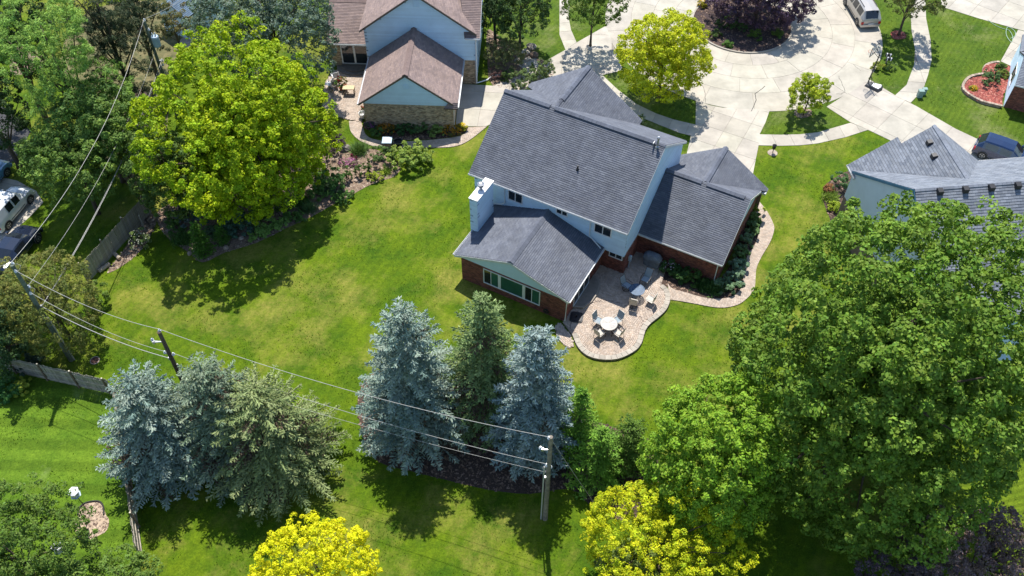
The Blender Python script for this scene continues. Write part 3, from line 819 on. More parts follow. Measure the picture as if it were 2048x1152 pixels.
# sunroom
sr_h = 2.28
wall(main, H, (-8.2, 0), (0, 0), [(0, 0), (8.2, 0), (8.2, sr_h), (0, sr_h)], 'brick', [(1.8, 6.25, 0.65, 2.1)])
wall(main, H, (-8.2, -0.012), (0, -0.012), [(-0.1, sr_h + 0.002), (8.3, sr_h + 0.002), (3.95, 3.86)], 'plain')
wall(main, H, (0, 0.001), (0, 5.8), [(0, 0), (5.8, 0), (5.8, sr_h), (0, sr_h)], 'brick', [(1.3, 3.8, 0.3, 2.1)])
wall(main, H, (-8.2, 5.8), (-8.2, 0.001), [(0, 0), (5.8, 0), (5.8, sr_h), (0, sr_h)], 'brick')
window(main, H, (-8.2, 0), (0, 0), 1.85, 6.2, 0.70, 2.06, [(2.39, 0.05), (3.07, 0.22), (5.0, 0.22), (5.62, 0.05)],
       glassdiv=[M_glass, M_curt, M_curt, M_glass, M_curt])
window(main, H, (0, 0), (0, 5.8), 1.35, 3.75, 0.32, 2.05, [(2.1, 0.07), (2.95, 0.07)], name='sliding_door')
r = new_roof()
e, rz, ru = 2.40, 3.98, -4.25
fl, fr_, ml, mr = H.p(-8.72, -0.1, e), H.p(0.24, -0.1, e), H.p(ru, -0.1, rz), H.p(ru, 5.58, rz)
roof_plane(r, [fr_, H.p(0.24, 5.58, e), mr, ml])
roof_plane(r, [fl, ml, mr, H.p(-8.72, 5.58, e)])
ridge(r, ml + Z * 0.02, mr + Z * 0.02, 0.5, (0.95, 0.96, 1.0), h=0.09)
# two storey block
u0, u1, v0, v1, eb, er = -10.3, 1.78, 5.6, 15.75, 5.0, 8.68
vr = 10.68
for (a, b, L_) in (((u0, v0 + .3), (u1, v0 + .3), u1 - u0),):
    wall(main, H, a, b, [(0, 0), (L_, 0), (L_, 2.28), (0, 2.28)], 'brick', [(10.8, 12.0, 1.45, 2.0)])
wall(main, H, (u1, v0 + .3), (u1, v1), [(0, 0), (v1 - v0 - .3, 0), (v1 - v0 - .3, 2.28), (0, 2.28)], 'brick')
wall(main, H, (u0, v1), (u0, v0 + .3), [(0, 0), (v1 - v0 - .3, 0), (v1 - v0 - .3, 2.28), (0, 2.28)], 'brick')
wh = [(2.75, 4.02, 3.5, 4.7), (6.62, 7.6, 3.95, 4.7), (9.6, 11.0, 3.55, 4.6)]
wall(main, H, (u0, v0), (u1, v0), [(0, 2.2), (u1 - u0, 2.2), (u1 - u0, 4.98), (0, 4.98)], 'siding', wh)
gable = [(0, 2.2), (v1 - v0, 2.2), (v1 - v0, 4.95), (vr - v0, er - 0.12), (0, 4.95)]
wall(main, H, (u1, v0 + 0.001), (u1, v1), gable, 'siding')
wall(main, H, (u0, v1), (u0, v0 + 0.001), [(v1 - v0 - s, z) for s, z in gable], 'siding')
wall(main, H, (u1, v1), (u0, v1), [(0, 0), (u1 - u0, 0), (u1 - u0, 4.95), (0, 4.95)], 'siding')
window(main, H, (u0, v0), (u1, v0), 2.85, 3.92, 3.62, 4.6, [(3.38, 0.06)])
window(main, H, (u0, v0), (u1, v0), 6.72, 7.5, 4.08, 4.65, [(7.11, 0.06)])
window(main, H, (u0, v0), (u1, v0), 9.70, 10.9, 3.68, 4.52, [(10.3, 0.06)])
window(main, H, (u0, v0 + .3), (u1, v0 + .3), 10.93, 11.85, 1.52, 2.0, [(11.39, 0.06)])
# underside of the overhanging upper floor
mb = MB(); mb.quad(H.p(u0, v0, 2.2), H.p(u0, v0 + .3, 2.2), H.p(u1, v0 + .3, 2.2), H.p(u1, v0, 2.2)); mb.build('soffit', M_white, main)
ul, ur, ve, vf = -10.58, 1.93, 5.27, 16.1
a, b, c, d = H.p(ul, ve, eb), H.p(ur, ve, eb), H.p(ur, vr, er), H.p(ul, vr, er)
roof_plane(r, [a, b, c, d])
roof_plane(r, [d, c, H.p(ur, vf, eb), H.p(ul, vf, eb)], tw=0.33)
ridge(r, d + Z * .02, H.p(-6.9, vr, er + .02), 0.4, (0.95, 0.97, 1.02), h=0.10)
ridge(r, H.p(-6.5, vr, er + .02), H.p(1.35, vr, er + .02), 0.4, (0.95, 0.97, 1.02), h=0.10)
ridge(r, H.p(1.3, vr, er + .02), c + Z * .02, 0.26, h=0.04)
# front wing of the upper floor, gable away from the camera
wz, wu, wv = 8.25, -6.72, 16.75
sl = (er - eb) / (vr - ve)
def main_back_v(z): return vr + (er - z) / sl
we = 4.95
hl = (wz - we) / 0.69
L0, R0 = H.p(wu - hl, wv, we), H.p(wu + hl, wv, we)
T0, T1 = H.p(wu, wv, wz), H.p(wu, main_back_v(wz), wz + 0.012)
roof_plane(r, [T0, T1, H.p(wu + hl, main_back_v(we), we + 0.012), R0])
roof_plane(r, [T0, L0, H.p(wu - hl, main_back_v(we), we + 0.012), T1])
ridge(r, T0 + Z * .02, H.p(wu, main_back_v(wz) + 0.9, wz + .02), 0.42, (0.95, 0.97, 1.02), h=0.10)
ridge(r, H.p(wu, main_back_v(wz) + 0.9, wz + .02), T1 + Z * .02, 0.26, h=0.05)
wall(main, H, (wu + hl - .3, wv - .3), (wu - hl + .3, wv - .3), [(0, 0), (2 * hl - .6, 0), (2 * hl - .6, 4.9), (hl - .3, wz - .3), (0, 4.9)], 'siding')
# garage
gl, gr, gv0, gv1, ge = 1.8, 8.0, 8.40, 16.3, 2.36
gvr, grz = 12.35, 5.12
wall(main, H, (gl, gv0), (gr, gv0), [(0, 0), (gr - gl, 0), (gr - gl, ge), (0, ge)], 'brick')
wall(main, H, (gr, gv0 + .001), (gr, gv1), [(0, 0), (gv1 - gv0, 0), (gv1 - gv0, ge + .03), (0, ge + .03)], 'brick')
wall(main, H, (gr - .01, gv0), (gr - .01, gv1), [(0, ge + .03), (gv1 - gv0, ge + .03), (gvr - gv0, grz - .14)], 'siding')
wall(main, H, (gr, gv1), (gl, gv1), [(0, 0), (gr - gl, 0), (gr - gl, ge), (0, ge)], 'brick')
a, b, c, d = H.p(u1 + .03, 8.08, ge + .05), H.p(8.2, 8.08, ge + .05), H.p(8.2, gvr, grz), H.p(u1 + .03, gvr, grz)
roof_plane(r, [a, b, c, d])
roof_plane(r, [d, c, H.p(8.2, 16.6, ge + .05), H.p(u1 + .03, 16.6, ge + .05)])
ridge(r, d + Z * .02, H.p(4.55, gvr, grz + .02), 0.4, (0.95, 0.97, 1.02), h=0.09)
ridge(r, H.p(4.95, gvr, grz + .02), H.p(7.75, gvr, grz + .02), 0.4, (0.95, 0.97, 1.02), h=0.09)
gw, gwz, gwv = 4.75, 4.93, 16.95
gsl = (grz - ge - .05) / (gvr - 8.08)
gb = lambda z: gvr + (grz - z) / gsl
ghl = (gwz - ge - .05) / 0.66
T0, T1 = H.p(gw, gwv, gwz), H.p(gw, gb(gwz), gwz + .012)
roof_plane(r, [T0, T1, H.p(gw + ghl, gb(ge + .05), ge + .06), H.p(gw + ghl, gwv, ge + .05)])
roof_plane(r, [T0, H.p(gw - ghl, gwv, ge + .05), H.p(gw - ghl, gb(ge + .05), ge + .06), T1])
ridge(r, T0 + Z * .02, T1 + Z * .02, 0.4, (0.95, 0.97, 1.02), h=0.09)
wall(main, H, (gw + ghl - .3, gwv - .25), (gw - ghl + .3, gwv - .25), [(0, 0), (2 * ghl - .6, 0), (2 * ghl - .6, ge), (ghl - .3, gwz - .3), (0, ge)], 'brick')
# entry gable
T0, T1 = H.p(-3.4, 17.1, 4.6), H.p(-3.4, 15.7, 4.6)
roof_plane(r, [T0, T1, H.p(-1.2, 15.7, 3.0), H.p(-1.2, 17.1, 3.0)]); roof_plane(r, [T0, H.p(-5.6, 17.1, 3.0), H.p(-5.6, 15.7, 3.0), T1])
finish_roof(r, main, M_shin, M_deck)
# gutters, fascias, downspouts
vN = -H.v
gutter(main, H.p(ul, ve - .002, eb - .01), H.p(ur, ve - .002, eb - .01), vN)
gutter(main, H.p(u1 + .05, 8.078, ge + .03), H.p(8.2, 8.078, ge + .03), vN)
gutter(main, H.p(0.242, 5.55, e - .01), H.p(0.242, -.1, e - .01), H.u)
gutter(main, H.p(-8.722, -.1, e - .01), H.p(-8.722, 5.5, e - .01), -H.u)
fascia(main, H.p(-8.72, -0.103, e), H.p(ru, -0.103, rz)); fascia(main, H.p(ru, -0.103, rz), H.p(0.24, -0.103, e))
fascia(main, H.p(ur + .003, ve, eb), H.p(ur + .003, vr, er)); fascia(main, H.p(ur + .003, vr, er), H.p(ur + .003, vf, eb))
fascia(main, H.p(8.203, 8.08, ge + .05), H.p(8.203, gvr, grz)); fascia(main, H.p(8.203, gvr, grz), H.p(8.203, 16.6, ge + .05))
def downspout(house, pts, r=0.045, m_=None):
    mb = MB(); mb.tube(pts, r, 6); return mb.build('downspout', m_ or M_white, house)
downspout(main, [H.p(-0.95, 5.2, 4.88), H.p(-0.95, 5.5, 4.7), H.p(-0.95, 5.54, 3.05), H.p(-0.4, 5.4, 2.8), H.p(0.1, 5.3, 2.5)])
downspout(main, [H.p(-7.75, 5.2, 4.88), H.p(-7.75, 5.5, 4.7), H.p(-7.75, 5.52, 3.1), H.p(-8.0, 5.4, 2.92), H.p(-8.8, 5.3, 2.75)])
downspout(main, [H.p(0.3, 0.0, 2.25), H.p(0.08, 0.0, 2.1), H.p(0.06, -0.06, 0.2)])
downspout(main, [H.p(7.9, 8.05, 2.3), H.p(7.85, 8.33, 2.15), H.p(7.85, 8.33, 0.1)])
# cornice return at the garage corner
mb = MB(); mb.box(0, 0.42, 0, 0.62, 0, 0.16, M=Matrix.Translation(H.p(8.15, 16.35, 2.25)) @ Matrix.Rotation(H.a, 4, 'Z')); mb.build('cornice_return', M_white, main)
# chimney
c = Matrix.Translation(H.p(-8.88, 2.5, 0)) @ Matrix.Rotation(H.a, 4, 'Z')
mb = MB(); mb.box(0, 0.60, 0, 2.25, 0, 5.58, M=c)
ch = mb.build('chimney', M_side_d, main)
tb = MB()
for (o_, x_, n_, w_) in ((H.p(-8.88, 2.5), H.u, -H.v, 0.60), (H.p(-8.28, 2.5), H.v, H.u, 2.25), (H.p(-8.88, 4.75), -H.v, -H.u, 2.25)):
    tiles(tb, o_, x_, Z, n_, [(0, 0), (w_, 0), (w_, 5.58), (0, 5.58)], 3.66, 0.15, 0.003, 0.021, (0.004, 0.012), ((1, 1, 1),), 0.03, True, (), 0.0, 0.04)
t = tb.build('siding_lap', M_side, ch); t['kind'] = 'stuff'
mb = MB(); mb.box(-0.06, 0.66, -0.06, 2.31, 5.582, 5.66, M=c); mb.build('chimney_cap', M_white, ch)
mb = MB(); mb.lathe([(0.13, 5.66), (0.13, 5.95), (0.20, 5.97), (0.22, 6.0)], H.p(-8.6, 3.6), 14); mb.lathe([(0.16, 6.0), (0.16, 6.16)], H.p(-8.6, 3.6), 14)
mb.lathe([(0.24, 6.16), (0.25, 6.2), (0.08, 6.27)], H.p(-8.6, 3.6), 14); mb.build('flue_cap', M_metal, ch, smooth=False)
pipe_vent(main, H.p(-3.15, 7.7, 6.62), 0.38, 0.055)
pipe_vent(main, H.p(1.42, 10.5, 8.5), 0.75, 0.075, M_metal)
mb = MB(); mb.lathe([(0.12, 0), (0.13, 0.1), (0.05, 0.16)], H.p(1.42, 10.5, 9.25), 12); mb.build('vent_cap', M_metal, main)
mb = MB(); mb.box(0, .05, 0, .3, 0, .3, M=Matrix.Translation(H.p(1.15, 10.25, 8.6)) @ Matrix.Rotation(H.a, 4, 'Z')); mb.build('vent_flashing', M_metal, main)
# wall lamp, meter, hose reel
mb = MB(); mb.lathe([(0.03, 0), (0.07, 0.05), (0.07, 0.14), (0.02, 0.2)], H.p(-0.0 + .12, 5.78, 1.6), 10); mb.build('wall_lamp', M_lens, main)
mb = MB()
mt = Matrix.Translation(H.p(1.81, 6.55, 0)) @ Matrix.Rotation(H.a, 4, 'Z')
mb.box(0.02, 0.16, 0, 0.25, 0.9, 1.3, M=mt); mb.box(0.02, 0.14, 0.32, 0.5, 0.5, 0.95, M=mt); mb.tube([H.p(1.9, 6.68, 0.9), H.p(1.9, 6.68, 0.1)], 0.03, 6); mb.lathe([(0.09, 0), (0.09, 0.1), (0.05, 0.14)], H.p(1.98, 6.65, 1.3), 10)
mb.build('utility_meter', M_tank, main)
mb = MB()
rc = H.p(-1.35, -0.2, 0.55)
for k in range(16):
    a0, a1 = 2 * math.pi * k / 16, 2 * math.pi * (k + 1) / 16
    for rr in (0.2, 0.14):
        mb.tube([rc + H.u * math.cos(a0) * rr + Z * math.sin(a0) * rr, rc + H.u * math.cos(a1) * rr + Z * math.sin(a1) * rr], 0.035, 6)
mb.tube([rc + H.v * 0.2, rc - H.v * 0.08], 0.05, 8)
hr = mb.build('hose_reel', M_black); tag(hr, 'black hose reel mounted low on the red brick end wall of the sunroom', 'hose reel')

# ------------------------------------------------------------------ tan brick house, upper left
g0 = at(734, 256)
N_ = Frame((g0.x, g0.y), -2.16)
tan = empty('tan_brick_house', N_.p(4, 6)); tag(tan, 'tan brick house with brown shingle roof and pale blue gables at the top', 'house')
r = new_roof()
wall(tan, N_, (0, 0), (7.3, 0), [(0, 0), (7.3, 0), (7.3, 2.62), (0, 2.62)], 'tan')
wall(tan, N_, (-0.0, -0.02), (7.3, -0.02), [(-.1, 2.62), (7.4, 2.62), (3.65, 5.45)], 'siding', [(3.35, 3.95, 4.1, 4.75)])
wall(tan, N_, (7.3, 0.001), (7.3, 6.4), [(0, 0), (6.4, 0), (6.4, 2.62), (0, 2.62)], 'tan')
wall(tan, N_, (0, 6.4), (0, 0.001), [(0, 0), (6.4, 0), (6.4, 2.62), (0, 2.62)], 'tan')
mb = MB()
for k in range(5): mb.box(3.4, 3.9, 0, 0.03, 4.18 + k * 0.1, 4.24 + k * 0.1, M=Matrix.Translation(N_.p(0, -0.06)) @ Matrix.Rotation(N_.a, 4, 'Z'))
mb.box(3.35, 3.95, 0.03, 0.05, 4.1, 4.72, M=Matrix.Translation(N_.p(0, -0.06)) @ Matrix.Rotation(N_.a, 4, 'Z')); mb.build('gable_vent', M_side, tan)
a, b = N_.p(-.4, -.12, 2.6), N_.p(7.72, -.12, 2.6); t0, t1 = N_.p(3.66, -.12, 5.6), N_.p(3.66, 6.32, 5.6)
roof_plane(r, [a, t0, t1, N_.p(-.4, 6.32, 2.6)]); roof_plane(r, [b, N_.p(7.72, 6.32, 2.6), t1, t0])
ridge(r, t0 + Z * .02, t1 + Z * .02, 0.5, (0.85, 0.82, 0.82), h=0.08)
for P_, Q_ in ((a, t0), (t0, b)): fascia(tan, P_ - N_.v * .003, Q_ - N_.v * .003, mat('brown_trim', (0.12, 0.10, 0.08), 0.7), 0.14)
gutter(tan, N_.p(-.402, 6.3, 2.58), N_.p(-.402, -.1, 2.58), -N_.u); gutter(tan, N_.p(7.722, -.1, 2.58), N_.p(7.722, 6.3, 2.58), N_.u)
# brick skirt roof at the right of the garage gable
roof_plane(r, [N_.p(6.6, -.28, 2.55), N_.p(7.76, -.28, 2.55), N_.p(7.76, -.02, 2.95), N_.p(7.0, -.02, 2.95)])
# tall block behind
wall(tan, N_, (-.6, 6.4), (8.75, 6.4), [(0, 2.5), (9.35, 2.5), (9.35, 5.25), (4.6, 8.75), (0, 5.25)], 'siding', [(4.3, 5.0, 7.5, 8.2)], lapz=0.15)
wall(tan, N_, (-.6, 6.42), (8.75, 6.42), [(0, 0), (9.35, 0), (9.35, 2.5), (0, 2.5)], 'tan')
wall(tan, N_, (8.75, 6.401), (8.75, 16), [(0, 0), (9.6, 0), (9.6, 5.25), (0, 5.25)], 'siding')
wall(tan, N_, (-.6, 16), (-.6, 6.401), [(0, 0), (9.6, 0), (9.6, 5.25), (0, 5.25)], 'siding')
mb = MB()
for k in range(5): mb.box(4.4 - .6, 4.9 - .6, 0, 0.03, 7.58 + k * 0.1, 7.64 + k * 0.1, M=Matrix.Translation(N_.p(0, 6.33)) @ Matrix.Rotation(N_.a, 4, 'Z'))
mb.box(4.35 - .6, 4.95 - .6, 0.03, 0.05, 7.5, 8.15, M=Matrix.Translation(N_.p(0, 6.33)) @ Matrix.Rotation(N_.a, 4, 'Z')); mb.build('gable_vent', M_side, tan)
a, b = N_.p(-.95, 6.1, 5.3), N_.p(8.9, 6.1, 5.3); t0, t1 = N_.p(3.98, 6.1, 8.95), N_.p(3.98, 16, 8.95)
roof_plane(r, [a, t0, t1, N_.p(-.95, 16, 5.3)]); roof_plane(r, [b, N_.p(8.9, 16, 5.3), t1, t0])
ridge(r, t0 + Z * .02, t1 + Z * .02, 0.5, (0.85, 0.82, 0.82), h=0.08)
for P_, Q_ in ((a, t0), (t0, b)): fascia(tan, P_ - N_.v * .003, Q_ - N_.v * .003, MATS['brown_trim'], 0.14)
roof_plane(r, [N_.p(7.9, 5.95, 5.05), N_.p(9.2, 5.95, 5.05), N_.p(9.2, 12, 8.9), N_.p(7.0, 12, 8.9)])
gutter(tan, N_.p(7.95, 5.948, 5.03), N_.p(9.2, 5.948, 5.03), -N_.v)
fascia(tan, N_.p(9.203, 5.95, 5.05), N_.p(9.203, 12, 8.9), M_gut, 0.16)
# single storey left wing with glazed doors
wall(tan, N_, (-4.3, 8.45), (-.61, 8.45), [(0, 0), (3.69, 0), (3.69, 2.55), (0, 2.55)], 'tan', [(0.9, 3.3, 0.3, 2.3)])
window(tan, N_, (-4.3, 8.45), (-.61, 8.45), 1.0, 3.2, 0.35, 2.15, [(2.1, 0.16)], fr=0.1, name='glazed_door')
roof_plane(r, [N_.p(-4.6, 8.1, 2.6), N_.p(-.61, 8.1, 2.6), N_.p(-.61, 12.0, 4.4), N_.p(-4.6, 12.0, 4.4)])
roof_plane(r, [N_.p(-4.6, 12.0, 4.4), N_.p(-.61, 12.0, 4.4), N_.p(-.61, 16, 2.6), N_.p(-4.6, 16, 2.6)])
ridge(r, N_.p(-4.6, 12.0, 4.42), N_.p(-.61, 12, 4.42), 0.5, (0.85, 0.82, 0.82), h=0.08)
gutter(tan, N_.p(-4.6, 8.098, 2.58), N_.p(-.65, 8.098, 2.58), -N_.v)
wall(tan, N_, (-4.3, 15.5), (-4.3, 8.451), [(0, 0), (7.05, 0), (7.05, 2.5), (0, 2.5)], 'tan')
finish_roof(r, tan, M_shin_b, M_deck_b)
downspout(tan, [N_.p(7.75, 0.02, 2.5), N_.p(7.42, -.04, 2.3), N_.p(7.4, -.04, 0.1)])
downspout(tan, [N_.p(8.85, 6.2, 4.95), N_.p(8.82, 6.3, 4.7), N_.p(8.8, 6.28, 0.2), N_.p(9.7, 6.9, 0.12), N_.p(10.2, 7.6, 0.1), N_.p(10.8, 7.7, 0.08)], 0.06)

# ------------------------------------------------------------------ grey house on the right
g0 = at(1664.8, 438.8)
Ef = Frame((g0.x, g0.y), 6.8)
ge_ = empty('grey_roof_house', Ef.p(5, -6)); tag(ge_, 'house with pale grey roof and black roof vents behind the large tree at right', 'house')
r = new_roof()
eu, ez, es = 0.15, 4.98, 0.69
rv = -7.05; rz_ = ez - es * rv
RU = 22.0
A0, A1 = Ef.p(eu, 0.1, ez - es * .1), Ef.p(RU, 0.1, ez - es * .1)
T0, T1 = Ef.p(eu, rv, rz_), Ef.p(RU, rv, rz_)
roof_plane(r, [T0, T1, A1, A0], pal=SPV, tw=0.36, th=0.19, v=0.08)
B0, B1 = Ef.p(eu, 2 * rv - .1, ez - es * .1), Ef.p(RU, 2 * rv - .1, ez - es * .1)
roof_plane(r, [B0, B1, T1, T0], pal=SPV, tw=0.36, th=0.19, v=0.08)
ridge(r, T0 + Z * .02, T1 + Z * .02, 0.3, (1.1, 1.1, 1.12), h=0.04)
# wing
wu_, wz_ = 5.03, 8.62; ws = (wz_ - 4.75) / (wu_ - 0.18)
nb = lambda z: -(z - ez) / es
J = 3.15; zj = wz_ - ws * (wu_ - J)
roof_plane(r, [Ef.p(0.18, 0.95, 4.75), Ef.p(0.18, -0.45, 4.75), Ef.p(0.50, nb(wz_ - ws * (wu_ - .5)), wz_ - ws * (wu_ - .5) + .02), Ef.p(wu_, nb(wz_), wz_ + .02), Ef.p(wu_, 0.25, wz_), Ef.p(J, 0.25, zj), Ef.p(J, 0.95, zj)], pal=SPV, tw=0.36, th=0.19, v=0.08)
roof_plane(r, [Ef.p(wu_, 0.25, wz_), Ef.p(wu_, nb(wz_), wz_ + .02), Ef.p(9.75, nb(4.85), 4.87), Ef.p(9.75, 0.25, 4.85)], pal=SPV, tw=0.36, th=0.19, v=0.08)
ridge(r, Ef.p(wu_, 0.25, wz_ + .02), Ef.p(wu_, nb(wz_), wz_ + .03), 0.3, (1.1, 1.1, 1.12), h=0.04)
rf = finish_roof(r, ge_, M_shin_l, M_deck)
W0 = 0.32
prof = [(0, 0), (14.1, 0), (14.1, 4.8), (7.05, rz_ - .15), (0, 4.8)]
Mst = mat('pale_grey_stucco', (0.58, 0.66, 0.72), 0.7, 0.04, 1.0)
# note: the west wall must face outwards, so it runs from the far corner to the near one
wall(ge_, Ef, (W0 - .01, -14.1), (W0 - .01, 0.0), [(14.1 - s, z) for s, z in [(0, 2.5), (14.1, 2.5), (14.1, 4.8), (7.05, rz_ - .15), (0, 4.8)]], 'plain', core=Mst)
wall(ge_, Ef, (W0 - .03, -14.1), (W0 - .03, 0.0), [(0, 0), (14.1, 0), (14.1, 2.5), (0, 2.5)], 'plain', core=mat('brown_stucco', (0.20, 0.14, 0.12), 0.9, 0.12, 3, 0.4, 40))
wall(ge_, Ef, (W0, -14.1), (RU, -14.1), [(0, 0), (RU - W0, 0), (RU - W0, 4.8), (0, 4.8)], 'siding')
wall(ge_, Ef, (9.5, 0), (W0, 0), [(0, 0), (9.1, 0), (9.1, 4.7), (0, 4.7)], 'siding')
wall(ge_, Ef, (RU, -.25), (9.5, -.25), [(0, 0), (RU - 9.5, 0), (RU - 9.5, 4.7), (0, 4.7)], 'siding')
Mbt = mat('blue_trim', (0.05, 0.17, 0.28), 0.6, 0.1, 3)
fascia(ge_, A0 - Ef.u * .003, T0 - Ef.u * .003, Mbt, 0.22); fascia(ge_, T0 - Ef.u * .003, B0 - Ef.u * .003, Mbt, 0.22)
mb = MB(); mb.box(-.06, .04, -.02, .08, 0, 4.7, M=Matrix.Translation(Ef.p(W0 - .05, -.06)) @ Matrix.Rotation(Ef.a, 4, 'Z')); mb.build('corner_board', Mbt, ge_)
mb = MB(); mb.box(-.06, .0, 0, 14.0, 2.46, 2.6, M=Matrix.Translation(Ef.p(W0 - .02, -14.1)) @ Matrix.Rotation(Ef.a, 4, 'Z')); mb.build('band_board', Mbt, ge_)
gutter(ge_, Ef.p(.178, -.5, 4.74), Ef.p(.178, .95, 4.74), -Ef.u)
gutter(ge_, Ef.p(RU, .102, ez - es * .1 - .02), Ef.p(9.8, .102, ez - es * .1 - .02), Ef.v)
def box_vent(p, yaw):
    c = Matrix.Translation(p) @ Matrix.Rotation(yaw, 4, 'Z')
    mb = MB(); mb.add([c @ Vector(q) for q in ((-.2, -.2, -.15), (.2, -.2, -.15), (.2, .25, 0.0), (-.2, .25, 0.0), (-.17, -.2, .14), (.17, -.2, .14), (.17, .12, .2), (-.17, .12, .2))],
        [(3, 2, 1, 0), (4, 5, 6, 7), (0, 1, 5, 4), (1, 2, 6, 5), (2, 3, 7, 6), (3, 0, 4, 7)])
    mb.build('roof_vent', M_black, rf)
for uu, vv in ((4.35, -1.0), (4.2, -2.25)):
    box_vent(Ef.p(uu, vv, wz_ - ws * (wu_ - uu) + .05), Ef.a - math.pi / 2)
for uu in (1.74, 3.44, 5.17, 6.94, 8.7):
    box_vent(Ef.p(uu, rv - .25, rz_ - es * .25 + .1), Ef.a)

# ------------------------------------------------------------------ house at the right edge
g0 = at(2007, 214)
Nf = Frame((g0.x, g0.y), -24)
ne = empty('corner_house', Nf.p(3, 3)); tag(ne, 'brick house corner with pale siding and double window beside the red mulch bed', 'house')
wall(ne, Nf, (0, 7), (0, 0), [(0, 0), (7, 0), (7, 2.55), (4.8, 3.72), (2.4, 2.55), (0, 2.5)], 'siding', ())
window(ne, Nf, (0, 7), (0, 0), 3.3, 5.1, 0.9, 2.1, [(4.2, 0.09)], glass=M_glass)
wall(ne, Nf, (0.001, 0), (8, 0), [(0, 0), (8, 0), (8, 2.6), (0, 2.6)], 'brick')
r = new_roof()
roof_plane(r, [Nf.p(-.1, 4.72, 2.6), Nf.p(-.1, 7.5, 2.6), Nf.p(3.4, 7.5, 4.6), Nf.p(3.4, 4.72, 4.6)], tw=0.4, th=0.3)
roof_plane(r, [Nf.p(-.05, -.3, 2.62), Nf.p(9, -.3, 2.62), Nf.p(9, 2.2, 3.9), Nf.p(-.05, 2.2, 3.9)], tw=0.4, th=0.15)
roof_plane(r, [Nf.p(-.05, 2.2, 3.9), Nf.p(9, 2.2, 3.9), Nf.p(9, 4.7, 2.62), Nf.p(-.05, 4.7, 2.62)], tw=0.4, th=0.15)
finish_roof(r, ne, M_shin_l, M_deck)
gutter(ne, Nf.p(-.05, -.302, 2.6), Nf.p(9, -.302, 2.6), -Nf.v)

# shed roof at the top edge, between the trees
g0 = at(372, 38, 2.4)
Sf = Frame((g0.x, g0.y), 62)
sh = empty('blue_shed', Sf.p(2, 1)); tag(sh, 'small shed with slate blue roof among the trees at the top left', 'shed')
r = new_roof()
roof_plane(r, [Sf.p(0, 0, 2.4), Sf.p(6, 0, 2.4), Sf.p(6, 1.8, 3.5), Sf.p(0, 1.8, 3.5)]); roof_plane(r, [Sf.p(0, 1.8, 3.5), Sf.p(6, 1.8, 3.5), Sf.p(6, 3.6, 2.4), Sf.p(0, 3.6, 2.4)])
finish_roof(r, sh, mat('slate_blue_shingle', (0.12, 0.19, 0.27), 0.8, 0.15, 1, attr=True), M_deck)
wall(sh, Sf, (.15, .15), (5.8, .15), [(0, 0), (5.65, 0), (5.65, 2.3), (0, 2.3)], 'siding'); wall(sh, Sf, (.15, 3.4), (.15, .15), [(0, 0), (3.25, 0), (3.25, 2.3), (1.62, 3.3), (0, 2.3)], 'siding')
# ================================================================== PATIO AND PAVED PATHS
PT = [(1, 1, 1), (0.92, 0.9, 0.9), (1.07, 1.05, 1.03), (0.98, 0.93, 0.89), (1.05, 1.05, 1.06), (0.86, 0.85, 0.85)]
PZ = 0.16
edge_px = [(1144, 668), (1150, 683), (1155.5, 694), (1169, 708), (1187.5, 716.5), (1212.5, 719.8), (1237.5, 717.5), (1260, 708), (1277, 696), (1285.4, 681), (1290, 663), (1299, 649), (1319, 633), (1333, 619), (1339.6, 604), (1340.6, 591), (1335.4, 577), (1323, 567)]
edge = smooth_loop(P2(edge_px, PZ), 4, closed=False)
patio_poly = edge + [(p.x, p.y) for p in (H.p(4.3, 8.39), H.p(1.79, 8.39), H.p(1.79, 5.89), H.p(0.01, 5.89), H.p(0.01, -0.2))] 
mb = MB(); mb.prism(patio_poly, 0.0, PZ - 0.035); patio = mb.build('patio', M_paver_j); tag(patio, kind='structure')
# cap stones along the outer edge
def along(path, step):
    out = [Vector((*path[0], 0))]; acc = 0
    for a, b in zip(path, path[1:]):
        a, b = Vector((*a, 0)), Vector((*b, 0)); L = (b - a).length; t = step - acc
        while t <= L: out.append(a.lerp(b, t / L)); t += step
        acc = (acc + L) % step if L + acc >= step else acc + L
    return out
def inward(path_pts, k, width, poly):
    n = len(path_pts); a = path_pts[max(0, k - 1)]; b = path_pts[min(n - 1, k + 1)]
    d = (b - a).normalized(); s = Vector((-d.y, d.x, 0))
    t = path_pts[k] + s * 0.1
    if not pip(t.x, t.y, poly): s = -s
    return path_pts[k] + s * width
st = along(edge, 0.42)
inn = [inward(st, k, 0.36, patio_poly) for k in range(len(st))]
for k in range(len(st) - 1):
    a, b, c, d = st[k], st[k + 1], inn[k + 1], inn[k]
    g = 0.03
    q = [a.lerp(b, g), a.lerp(b, 1 - g), d.lerp(c, 1 - g), d.lerp(c, g)]
    kk = random.uniform(0.85, 1.12); mb = MB(); mb.prism([(p.x, p.y) for p in q], PZ - 0.034, PZ + 0.035 + random.uniform(0, .006), (kk, kk * .99, kk * .97)); mb.build('cap_stone', M_cap, patio)
